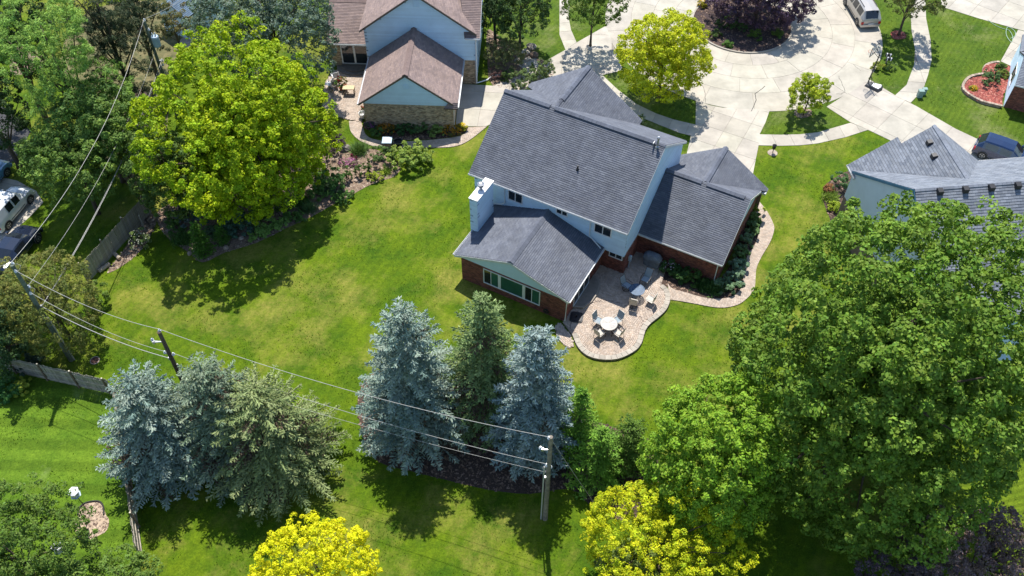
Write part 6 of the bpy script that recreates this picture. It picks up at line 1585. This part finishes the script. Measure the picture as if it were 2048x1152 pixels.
tree('olive_green_tree', 'dull green treetop overlapping the lower left of the yellow tree by the tan pole', 'tree', under(1255, 1150, 3.6), 3.6, (1.7, 1.6, 1.8), [(.13, .19, .04), (.19, .24, .06)], nclump=110, cr=.45, per=70, leaf=.12, seed=18, trunk_r=.1)
tree('golden_street_tree', 'lime yellow tree standing alone in the verge of the cul de sac', 'tree', under(1330, 112, 4.4), 4.4, (3.7, 3.3, 3.5), LIME, nclump=680, cr=.6, per=76, leaf=.15, seed=19, trunk_r=.16, lobes=10, lobe_a=.12, flat=-.8, inner=.4, grp=7)
tree('young_street_tree', 'small young tree with thin lime crown in the right verge', 'tree', under(1620, 188, 2.2), 2.2, (1.55, 1.4, 1.7), [(.34, .42, .02), (.22, .32, .02), (.42, .48, .03)], nclump=148, cr=.42, per=70, leaf=.13, seed=20, trunk_r=.06, lobes=8, lobe_a=.55)
tree('street_tree', 'green tree with visible grey trunk in a ring of red mulch near the minivan', 'tree', at(1797, 70), 4.6, (2.7, 2.6, 2.0), [(.13, .18, .04), (.18, .22, .06), (.24, .24, .08)], nclump=210, cr=.5, per=70, leaf=.15, seed=21, trunk_r=.12)
tree('purple_tree', 'large purple leaved tree on the mulched island of the cul de sac', 'tree', Vector((22.9, 75.6, 0)), 3.2, (3.9, 3.1, 2.7), PU, nclump=620, cr=.6, per=80, leaf=.16, seed=22, trunk_r=.22, lobes=12, lobe_a=.25)
tree('purple_grey_tree', 'purple grey leaved tree in the bottom right corner', 'tree', under(1975, 1115, 4.6), 4.6, (4.2, 2.7, 2.6), [(.30, .22, .19), (.20, .14, .14), (.12, .09, .10)], nclump=380, cr=.5, per=80, leaf=.13, seed=23, trunk_r=.16, lobes=10, lobe_a=.3)
tree('purple_grey_tree', 'darker purple tree in the shade left of the one in the bottom right corner', 'tree', under(1830, 1160, 3.4), 3.4, (2.6, 2.0, 2.0), [(.17, .13, .15), (.12, .09, .12)], nclump=150, cr=.5, per=70, leaf=.13, seed=24, trunk_r=.14)
tree('leafy_green_tree', 'yellowish green airy tree covering the bottom left corner', 'tree', under(30, 1115, 4.0), 4.0, (3.6, 3.1, 2.9), [(.11, .19, .03), (.08, .15, .025), (.16, .24, .05)], nclump=360, cr=.55, per=66, leaf=.15, seed=25, trunk_r=.15, lobes=12, lobe_a=.3, extra=((2.5, -1.2, -1.4, (1.9, 1.5, 1.5), 70),))
tree('leafy_green_tree', 'small airy green tree at the bottom edge under the dark fence', 'tree', under(250, 1150, 2.2), 2.2, (1.9, 1.3, 1.5), [(.11, .19, .03), (.16, .25, .05)], nclump=90, cr=.45, per=60, leaf=.13, seed=26, trunk_r=.09)
tree('corner_green_tree', 'green treetop hanging over the sidewalk at the top edge, middle', 'tree', under(1188, 4, 4.6), 4.6, (2.7, 2.3, 2.0), [(.10, .17, .03), (.14, .22, .04)], nclump=150, cr=.5, per=70, leaf=.15, seed=27, trunk_r=.12)
tree('dark_green_tree', 'dark green tree at the top edge right of the tan house', 'tree', under(1040, 12, 4.5), 4.5, (2.6, 2.7, 2.6), [(.07, .13, .035), (.11, .18, .05), (.05, .09, .03)], nclump=190, cr=.6, per=70, leaf=.16, seed=28, trunk_r=.14)
tree('dark_green_tree', 'narrow dark tree touching the wall of the tan house at the top edge', 'tree', under(990, 10, 4.0), 4.0, (1.5, 2.3, 2.8), DG, nclump=120, cr=.5, per=70, leaf=.15, seed=29, trunk_r=.14)
tree('olive_tree', 'small olive brown tree below the blue shed', 'tree', under(346, 48, 3.6), 3.6, (1.45, 1.5, 1.8), [(.17, .18, .05), (.11, .14, .05), (.20, .14, .06)], nclump=90, cr=.4, per=60, leaf=.12, seed=30, trunk_r=.08)
# upper left woodland
tree('white_pine_tree', 'tall soft light green pine at the upper left corner', 'pine tree', under(100, 95, 11), 11, (2.9, 2.9, 3.6), PN, nclump=240, cr=.62, per=90, leaf=.24, seed=31, trunk_r=.22, lobes=14, lobe_a=.5, m_=M_needle, aspect=.22, stretch=.7,
     extra=((1.0, -.8, -4.6, (3.6, 3.1, 2.6), 210), (1.2, -1.8, -7.2, (3.9, 3.0, 2.0), 170)))
tree('dark_pine_tree', 'dark sparse conifer between the light pine and the transformer pole', 'pine tree', under(215, 60, 9), 9, (2.8, 2.8, 4.6), [(.05, .075, .035), (.035, .06, .025), (.075, .09, .05)], nclump=230, cr=.62, per=80, leaf=.24, seed=32, trunk_r=.2, lobes=12, lobe_a=.4, m_=M_needle, aspect=.22, inner=.5, extra=((.5, -1.5, -5, (2.9, 2.4, 2.4), 110),))
tree('dark_pine_tree', 'second dark conifer just left of the blue shed', 'pine tree', under(268, 20, 7), 7, (2.2, 2.6, 4.2), [(.05, .08, .04), (.035, .06, .03)], nclump=150, cr=.6, per=80, leaf=.24, seed=33, trunk_r=.2, m_=M_needle, aspect=.22, inner=.5)
tree('dark_oak_tree', 'dark leafy tree cut by the left edge of the picture, top', 'tree', under(5, 60, 9), 9, (3.3, 3.5, 4.5), DG, nclump=260, cr=.7, per=80, leaf=.2, seed=34, trunk_r=.25, lobe_a=.4)
tree('green_woodland_tree', 'mid green tree under the light pine, its branches over the dark asphalt', 'tree', under(150, 330, 5.0), 5.0, (3.3, 2.6, 2.6), [(.14, .24, .05), (.22, .34, .06), (.09, .16, .04)], nclump=260, cr=.6, per=80, leaf=.17, seed=35, trunk_r=.16, lobes=14, lobe_a=.4, extra=((-2.4, 1.2, .6, (1.8, 1.4, .9), 55), (2.4, 2.0, 1.5, (2.2, 2.0, 2.0), 90)))
tree('green_woodland_tree', 'dark green tree below the light pine on its right side', 'tree', under(195, 245, 6.0), 6.0, (2.6, 2.8, 3.2), [(.09, .17, .04), (.14, .24, .06)], nclump=200, cr=.6, per=80, leaf=.17, seed=36, trunk_r=.16, lobe_a=.4)
tree('lime_sapling', 'little lime green sapling crown between the sagging wires', 'tree', under(248, 328, 4.2), 4.2, (1.0, 1.0, .9), [(.22, .32, .03), (.16, .27, .03)], nclump=36, cr=.32, per=60, leaf=.12, seed=37, trunk_r=.05)
tree('yew_tree', 'broad olive green yew with bronze tips round the tall left pole', 'tree', under(100, 608, 3.6), 3.6, (2.7, 2.9, 3.4), [(.20, .22, .045), (.12, .17, .04), (.28, .24, .06), (.08, .13, .03)], nclump=470, cr=.5, per=66, leaf=.15, seed=38, trunk_r=.14, lobes=14, lobe_a=.25, m_=M_needle, aspect=.4, extra=((-2.8, 1.0, -.4, (1.6, 2.2, 2.0), 100),))
tree('dark_green_tree', 'dark green tree cut by the left edge below the yew', 'tree', under(-8, 665, 3.4), 3.4, (1.6, 2.6, 2.8), DG, nclump=130, cr=.6, per=70, leaf=.16, seed=39, trunk_r=.12)
tree('light_green_sapling', 'light green bush at the right side of the yew by the fence end', 'bush', under(192, 590, .9), .9, (.8, .95, .9), [(.18, .27, .05), (.13, .22, .04)], nclump=45, cr=.3, per=60, leaf=.11, seed=40, trunk_r=.04)
# spruces
conifer('blue_spruce', 'tall blue spruce at the left of the three in the middle bed', under(802, 618, 12.4), 12.4, 3.75, BS, seed=51, z0=.9, whorl=.40, nb=13, power=.62, brown=.16, dens=1.05)
conifer('green_spruce', 'tall green spruce standing between the two blue spruces of the middle bed', under(965, 592, 12.4), 12.4, 3.4, GS, seed=52, z0=.8, whorl=.42, nb=13, power=.7, brown=.45)
conifer('blue_spruce', 'silvery blue spruce behind the tan pole, rightmost of the three in the middle bed', under(1076, 662, 12.2), 12.2, 2.9, [(.46, .53, .49), (.31, .41, .40), (.20, .29, .30)], seed=53, z0=.6, whorl=.38, nb=13, power=.55, brown=.06, tuft=.28, dens=1.05)
conifer('blue_spruce', 'broad blue spruce at the left of the lower left group, beside the dark fence', under(262, 760, 8.6), 8.6, 3.9, BS, seed=54, z0=.8, whorl=.40, nb=15, power=.6, brown=.2, dens=1.05)
conifer('green_spruce', 'grey green spruce with pointed top in the middle of the lower left group', under(398, 728, 9.6), 9.6, 3.8, [(.25, .34, .23), (.18, .26, .16), (.33, .38, .26)], seed=55, z0=.7, whorl=.40, nb=14, power=.65, brown=.3)
conifer('green_spruce', 'wide grey green spruce at the right of the lower left group', under(502, 778, 8.4), 8.4, 4.3, [(.31, .38, .15), (.21, .28, .11), (.38, .42, .20)], seed=56, z0=.6, whorl=.40, nb=14, power=.55, brown=.35)
conifer('young_pine', 'small fresh green pine right beside the silvery blue spruce', under(1165, 778, 7.0), 7.0, 1.7, NS, seed=57, z0=.4, whorl=.34, nb=13, power=.9, tuft=.22, cat='pine tree')
conifer('young_pine', 'small fresh green pine in front of the others, above the rock pile', under(1205, 862, 5.2), 5.2, 2.0, NS, seed=58, z0=.3, whorl=.3, nb=14, power=.85, tuft=.22, cat='pine tree')
conifer('young_pine', 'bushy fresh green pine touching the light green tree', under(1268, 842, 4.8), 4.8, 1.55, [(.16, .27, .05), (.11, .2, .04)], seed=59, z0=.3, whorl=.34, nb=11, power=.55, tuft=.22, cat='pine tree')
# cone evergreens and clipped plants under the maple
conifer('cone_evergreen', 'taller dark green cone shaped evergreen at the edge of the maple shade', under(388, 452, 3.1), 3.3, .72, [(.11, .24, .03), (.08, .17, .025)], seed=60, z0=.1, whorl=.16, nb=11, power=.75, tuft=.16, cat='evergreen', droop=-.3)
conifer('cone_evergreen', 'smaller cone shaped evergreen in the maple shade', under(436, 453, 1.9), 1.9, .5, [(.11, .24, .04), (.08, .18, .03)], seed=61, z0=.1, whorl=.15, nb=9, power=.75, tuft=.14, cat='evergreen', droop=-.3)
shrub('blue_juniper', 'dark blue green shrub in the maple shade, left', 'shrub', under(392, 425, .8), (1.6, 1.3, 1.1), [(.12, .18, .18), (.09, .14, .14)], 90, 60, .13, .35, 62)
shrub('blue_juniper', 'rounded blue green shrub in the maple shade, right of the cones', 'shrub', under(478, 442, .8), (1.15, 1.2, 1.1), [(.11, .21, .15), (.08, .16, .11)], 80, 60, .12, .3, 63)
hedge_bits = []
ho = empty('clipped_hedge', at(545, 462)); tag(ho, 'low clipped light green hedge curving along the edge of the shaded bed', 'hedge')
Qs, Cs = [], []
for k, (x, y) in enumerate(((508, 474), (520, 470), (532, 464), (545, 458), (558, 452), (568, 445), (520, 458), (535, 452), (552, 446))):
    p = at(x, y, .2); q_, c_, _ = crown_quads((p.x, p.y, .25), (.5, .5, .28), 26, .17, 60, .075, [(.20, .36, .08), (.26, .42, .10)], seed=300 + k, up=1.0, inner=.1); Qs.append(q_); Cs.append(c_)
quads_mesh('foliage', np.concatenate(Qs), np.concatenate(Cs), M_leaf, ho)
shrub('round_bush', 'dark green bushy shrub where the maple shade meets the long bed', 'shrub', under(655, 358, .8), (1.3, 1.1, .9), [(.09, .20, .05), (.13, .25, .06)], 70, 60, .12, .32, 64)
shrub('purple_bush', 'dark purple bush at the edge of the maple near the curved path', 'shrub', under(655, 285, .9), (1.2, 1.2, 1.0), [(.10, .07, .08), (.07, .05, .07)], 60, 60, .1, .3, 65)
shrub('lime_shrub', 'large lime green shrub on the lawn edge below the air conditioner', 'shrub', under(818, 312, .8), (1.75, 1.35, 1.0), [(.26, .36, .06), (.18, .28, .05), (.33, .42, .10)], 120, 64, .13, .3, 66)
shrub('green_shrub', 'mid green shrub left of the lime shrub', 'shrub', under(762, 312, .6), (.9, .9, .8), [(.12, .20, .06), (.09, .15, .04)], 50, 55, .1, .26, 67)
shrub('yellow_shrub', 'bright yellow green low shrub at the edge of the long bed', 'shrub', under(750, 353, .3), (.65, .5, .4), [(.34, .40, .04), (.26, .34, .04)], 40, 55, .09, .18, 68)
shrub('lime_grass', 'lime tuft between the yellow shrub and the large lime shrub', 'plant', at(772, 345), (.35, .35, .5), [(.22, .32, .05)], 16, 60, .06, .15, 69, spike=True)
for k, (x, y, lab) in enumerate(((697, 350, 'narrow dark green shrub in the long bed, left of the three'), (718, 343, 'narrow dark green shrub in the long bed, middle of the three'), (736, 336, 'narrow dark green shrub in the long bed, right of the three'))):
    shrub('narrow_shrub', lab, 'shrub', under(x, y, .5), (.32, .32, .75), [(.07, .13, .03), (.10, .16, .04)], 26, 60, .08, .16, 70 + k, group='narrow shrubs in the long bed')
shrub('strap_leaf_plant', 'strap leaved plant fanning out at the top of the long bed', 'plant', at(719, 302), (.6, .6, .75), [(.10, .19, .05), (.15, .24, .07)], 50, 60, .07, .2, 75, spike=True)
shrub('pink_flowers', 'patch of pink purple flowers in the long bed', 'flowers', at(696, 328), (.7, .5, .25), [(.22, .20, .12), (.16, .2, .1)], 26, 40, .07, .16, 76, flowers=(.42, .16, .30), nf=170)
shrub('red_leaf_plant', 'small dark red leaved plant beside the pink flowers', 'plant', at(708, 318), (.3, .3, .3), [(.16, .03, .05)], 14, 40, .07, .12, 77)
shrub('green_grass_clump', 'green grassy clump in the shade below the maple, beside the hedge', 'plant', at(618, 418), (.7, .6, .5), [(.08, .16, .05), (.13, .24, .09)], 36, 60, .06, .2, 78, spike=True)
shrub('leggy_shrub', 'leggy shrub with pale flower heads between the board fence and the lawn', 'shrub', under(278, 480, .6), (.75, .85, .75), [(.16, .25, .06), (.24, .30, .12)], 50, 40, .09, .22, 79, flowers=(.4, .42, .32), nf=90)
# bed beside the tan house
for k, (x, y, rx, pal_, fl, lab, kind) in enumerate(((772, 264, .75, [(.09, .12, .03), (.14, .10, .03)], (.50, .22, .02), 'patch of orange flowers at the left end of the tan house bed', 'flowers'), (796, 263, .8, [(.05, .12, .04), (.08, .15, .05)], None, 'dark green leafy clump right of the left orange flowers', 'plant'), (820, 264, .7, [(.06, .13, .04)], None, 'green leafy clump in the middle of the tan house bed', 'plant'),
        (845, 266, .62, [(.16, .25, .09), (.11, .19, .06)], None, 'pale edged hosta left of the light green hosta', 'hosta'), (874, 268, .68, [(.26, .36, .09), (.19, .28, .07)], None, 'light green hosta beside the right orange flowers', 'hosta'), (902, 264, .9, [(.10, .12, .03), (.16, .12, .03)], (.56, .26, .02), 'patch of orange flowers at the right end of the tan house bed', 'flowers'), (925, 261, .35, [(.3, .3, .03)], (.7, .5, .02), 'small yellow flower clump at the corner of the tan house bed', 'flowers'), (753, 270, .5, [(.08, .17, .04), (.12, .22, .05)], None, 'small green plant at the left tip of the tan house bed', 'plant'), (742, 256, .5, [(.09, .10, .07)], (.35, .12, .3), 'dusky purple flower clump at the tan brick corner', 'flowers'))):
    shrub('hosta' if kind == 'hosta' else 'bed_plant', lab, kind, at(x, y), (rx, rx * .75, .42), pal_, 34, 50, .11, .2, 80 + k, flowers=fl, nf=190 if fl else 0, up=1.0)
# plants round the garage
gp_ = [(1340, 543, .7, .5, [(.06, .12, .03), (.09, .16, .05)], (.6, .5, .55), 40, 'dark plant with small pale flowers beside the covered grill'), (1362, 552, .8, .5, [(.05, .11, .03)], None, 0, 'dark green plant along the garage wall, second from the grill'), (1385, 562, .8, .5, [(.07, .14, .03), (.10, .18, .04)], None, 0, 'feathery green plant along the garage wall, third from the grill'), (1408, 572, .7, .45, [(.06, .13, .03)], None, 0, 'green grassy plant along the garage wall, fourth from the grill'),
       (1428, 578, .7, .5, [(.10, .20, .05), (.14, .25, .07)], None, 0, 'fresh green fern just left of the garage corner'), (1452, 578, .8, .5, [(.12, .21, .10), (.17, .27, .14)], None, 0, 'pale green hosta at the outer bend of the garage bed'), (1468, 562, .75, .5, [(.15, .24, .14), (.20, .30, .19)], None, 0, 'silvery green hosta right of the garage corner'), (1472, 540, .7, .5, [(.16, .27, .16), (.21, .32, .2)], None, 0, 'blue green hosta beside the path, third from the bend'),
       (1478, 516, .65, .5, [(.10, .19, .06), (.15, .25, .08)], None, 0, 'green hosta in the shade of the garage wall'), (1490, 490, .7, .55, [(.14, .24, .12), (.19, .29, .15)], None, 0, 'leafy green clump where the path bends outward'), (1500, 468, .7, .55, [(.11, .2, .07), (.16, .25, .1)], None, 0, 'green clump halfway up the side of the garage'), (1505, 446, .6, .5, [(.14, .23, .06)], None, 0, 'green clump just below the lime plant at the garage'), (1507, 426, .6, .5, [(.32, .38, .05), (.26, .34, .06)], None, 0, 'lime yellow plant at the top end of the garage bed')]
for k, (x, y, rx, rz2, pal_, fl, nf_, lab) in enumerate(gp_):
    shrub('hosta' if 'hosta' in lab else 'bed_plant', lab, 'hosta' if 'hosta' in lab else 'plant', at(x, y), (rx, rx * .85, rz2), pal_, 40, 52, .13, .22, 100 + k, flowers=fl, nf=nf_, spike=('fern' in lab or 'grassy' in lab), up=1.0)
# front shrubs
shrub('olive_shrub', 'large rounded olive shrub between the tan house and the front walk', 'shrub', under(1010, 105, 1.4), (1.7, 1.45, 1.4), [(.20, .22, .08), (.14, .17, .06), (.26, .27, .12)], 150, 60, .1, .32, 120)
shrub('green_shrub', 'leafy green shrub below the olive shrub at the front of the house', 'shrub', under(1046, 158, 1.0), (1.1, 1.0, 1.0), [(.15, .21, .07), (.11, .17, .05)], 80, 55, .1, .28, 121)
shrub('green_shrub', 'leafy green shrub touching the back corner of the slate grey roof', 'shrub', under(1086, 138, 1.0), (1.15, 1.0, 1.0), [(.17, .23, .07), (.11, .16, .05)], 80, 55, .1, .28, 122)
shrub('green_shrub', 'small dark shrub between the olive shrub and the shaded driveway', 'shrub', under(1017, 150, .5), (.7, .6, .5), [(.09, .15, .04)], 34, 55, .1, .22, 123)
shrub('purple_bush', 'brownish purple low bush beside the bent downspout', 'shrub', under(992, 148, .4), (.6, .7, .5), [(.16, .09, .08), (.1, .06, .06)], 34, 50, .08, .2, 124)
shrub('green_shrub', 'bright green shrub right of the narrow dark tree by the tan house', 'shrub', under(1022, 68, 1.0), (1.2, .9, .9), [(.09, .18, .06), (.13, .24, .09)], 60, 55, .12, .28, 125)
shrub('foundation_shrub', 'green shrub showing past the right edge of the front roof beside the sidewalk', 'shrub', under(1280, 238, .5), (.7, .5, .5), [(.16, .24, .06), (.3, .33, .2)], 34, 50, .08, .2, 126)
# island plants
for k, (x, y, r_, pal_, fl, lab) in enumerate(((1450, 52, .9, [(.05, .10, .03), (.07, .13, .04)], None, 'dark green dome shrub at the left side of the island'), (1430, 70, .6, [(.07, .12, .03)], None, 'small dark green shrub at the lower left rim of the island'), (1478, 52, .75, [(.08, .16, .05)], None, 'green shrub beside the trunk on the island'), (1510, 72, .65, [(.08, .16, .03), (.12, .2, .04)], None, 'green tufted plant at the lower middle of the island'), (1456, 88, .4, [(.10, .2, .04)], None, 'small bright plant at the bottom rim of the island'), (1554, 68, .5, [(.12, .2, .04)], None, 'light green tuft at the right rim of the island'), (1405, 8, .5, [(.3, .28, .03)], (.65, .40, .02), 'yellow orange flowers at the top left rim of the island'))):
    shrub('island_shrub' if not fl else 'yellow_flowers', lab, 'shrub' if not fl else 'flowers', under(x, y, .3), (r_, r_ * .9, r_ * .75), pal_, 40, 50, .1, .22, 130 + k, flowers=fl, nf=120 if fl else 0)
for k, (x, y, r_, pal_, fl, lab) in enumerate(((1982, 163, .85, [(.08, .16, .05), (.13, .22, .08)], None, 'large round green bush in the middle of the red mulch bed'), (1984, 147, .6, [(.09, .17, .06), (.14, .22, .1)], None, 'smaller round bush just above the large one in the red mulch bed'), (2003, 131, .4, [(.10, .18, .04)], None, 'small bush at the top tip of the red mulch bed'), (2006, 147, .5, [(.14, .22, .04), (.2, .26, .05)], None, 'yellow green bush near the corner house window'), (1949, 173, .3, [(.3, .3, .04)], (.75, .38, .02), 'little orange and yellow flower clump in the red mulch'))):
    shrub('round_bush' if not fl else 'orange_flowers', lab, 'bush' if not fl else 'flowers', under(x, y, .45), (r_, r_, r_ * .85), pal_, 44, 50, .09, .2, 140 + k, flowers=fl, nf=110 if fl else 0)
for k, (x, y, r_, pal_, lab) in enumerate(((1682, 368, 1.0, [(.07, .15, .05), (.11, .2, .07)], 'broad green shrub against the blue corner of the grey roofed house'), (1662, 388, .65, [(.25, .33, .06), (.18, .26, .05)], 'yellow green strappy plant in the bed of the grey roofed house'), (1658, 374, .4, [(.28, .14, .06)], 'rust coloured plant at the top of the bed of the grey roofed house'), (1670, 411, .5, [(.30, .38, .03), (.24, .32, .03)], 'bright lime mound at the lower end of the grey house bed'))):
    shrub('bed_shrub', lab, 'shrub', under(x, y, .4), (r_, r_, r_ * .7), pal_, 44, 50, .11, .22, 150 + k, spike=(k == 1))
shrub('mailbox_shrub', 'yellow green shrub at the foot of the mailboxes', 'shrub', under(1756, 134, .3), (.5, .5, .4), [(.32, .36, .04), (.2, .26, .04)], 30, 50, .09, .2, 160)
shrub('mailbox_shrub', 'dull green feathery plant right of the mailbox post', 'shrub', under(1781, 134, .3), (.6, .5, .35), [(.14, .22, .06)], 30, 50, .08, .2, 161)
# lower left planting
shrub('green_hosta', 'large dark green hosta clump at the left edge below the rail fence', 'hosta', under(10, 780, .35), (1.0, .9, .5), [(.06, .17, .04), (.10, .23, .06)], 60, 52, .15, .28, 170)
shrub('yellow_hosta', 'bright yellow green hosta beside the dark hosta', 'hosta', under(42, 774, .3), (.5, .7, .4), [(.36, .42, .05), (.26, .35, .05)], 40, 52, .14, .2, 171)
shrub('shade_shrub', 'blue green shrub in the shade below the rail fence', 'shrub', under(60, 728, .4), (.9, .8, .5), [(.07, .12, .09), (.05, .09, .06)], 50, 50, .12, .26, 172)
shrub('fence_shrub', 'green shrub in the dark shade at the lower left corner of the yew', 'shrub', under(25, 700, .5), (.9, .8, .6), [(.06, .12, .04)], 46, 50, .12, .26, 173)

# ------------------------------------------------------------------ grass tufts that break up the lawn surface
def inside_any(X_, Y_):
    hit = np.zeros(len(X_), bool)
    for poly in EXCL:
        p = np.array(poly); x0, y0 = p.min(0); x1, y1 = p.max(0)
        m_ = (X_ > x0) & (X_ < x1) & (Y_ > y0) & (Y_ < y1) & ~hit
        if not m_.any(): continue
        xs, ys = X_[m_], Y_[m_]; r_ = np.zeros(len(xs), bool); j = len(p) - 1
        for i in range(len(p)):
            xi, yi = p[i]; xj, yj = p[j]
            if yi != yj: r_ ^= ((yi > ys) != (yj > ys)) & (xs < (xj - xi) * (ys - yi) / (yj - yi) + xi)
            j = i
        hit[np.where(m_)[0][r_]] = True
    return hit | ((X_ - CX) ** 2 + (Y_ - CY) ** 2 < 13.0 ** 2)
g = np.random.default_rng(99)
n = 150000
yy = g.uniform(17, 84, n); xx = g.uniform(-1, 1, n) * (yy * .56 + 17)
cl_ = np.sin(xx * .9 + 2 * np.sin(yy * .35)) + np.sin(yy * 1.1 + 1.7 * np.sin(xx * .5)) + g.normal(size=n) * .8
keep = (cl_ > .1) & ~inside_any(xx, yy); xx, yy = xx[keep], yy[keep]; n = len(xx)
hh = g.uniform(.04, .10, n); d = unit(np.stack([g.normal(size=n) * .5, g.normal(size=n) * .5, np.ones(n)], 1))
side = unit(np.cross(d, g.normal(size=(n, 3)))); Nn = np.cross(side, d)
pal_ = np.array([(.07, .15, .006), (.13, .22, .01), (.20, .24, .02), (.05, .11, .006)])
C = (g.dirichlet(np.ones(4) * .6, n) @ pal_) * g.uniform(.8, 1.25, (n, 1))
Pn = np.stack([xx, yy, hh * .5], 1)
go = quads_mesh('grass_tufts', leaf_quads(Pn, Nn, d, hh * 1.2, g.uniform(.03, .08, n)), np.clip(C, 0, 1), M_leaf)
tag(go, 'short tufts of green grass growing all over the lawns', 'grass', kind='stuff')

g = random.Random(5)
sp_ = [(425, 470), (455, 462), (500, 452), (575, 420), (600, 405), (640, 392), (350, 455), (365, 480), (590, 440), (668, 380), (520, 430), (690, 398)]
tx_ = ['by the taller cone evergreen', 'between the two cone evergreens', 'behind the clipped hedge', 'past the right end of the hedge', 'under the right side of the maple', 'beside the grey stone under the maple', 'at the left end of the shaded bed', 'left of the taller cone evergreen', 'at the lawn edge right of the hedge', 'at the lit edge of the maple shade', 'deep in the shade above the hedge', 'at the lawn edge below the narrow shrubs']
for k, ((x, y), t_) in enumerate(zip(sp_, tx_)):
    c_ = g.choice([[(.08, .17, .04), (.12, .23, .05)], [(.10, .21, .05), (.16, .28, .07)], [(.09, .15, .07), (.13, .2, .1)]])
    w_ = g.uniform(.5, .95)
    shrub('shade_plant', 'low green shade plant ' + t_, 'plant', at(x, y), (w_, w_ * .8, g.uniform(.3, .6)), c_, 44, 50, .11, .24, 400 + k, group='low plants in the maple shade', spike=(k % 3 == 1))
tree('dark_oak_tree', 'dark leafy tree cut by the left edge, over the shaded asphalt', 'tree', under(-25, 215, 6), 6, (2.6, 2.4, 3.0), DG, nclump=170, cr=.6, per=76, leaf=.18, seed=44, trunk_r=.2, lobe_a=.4)
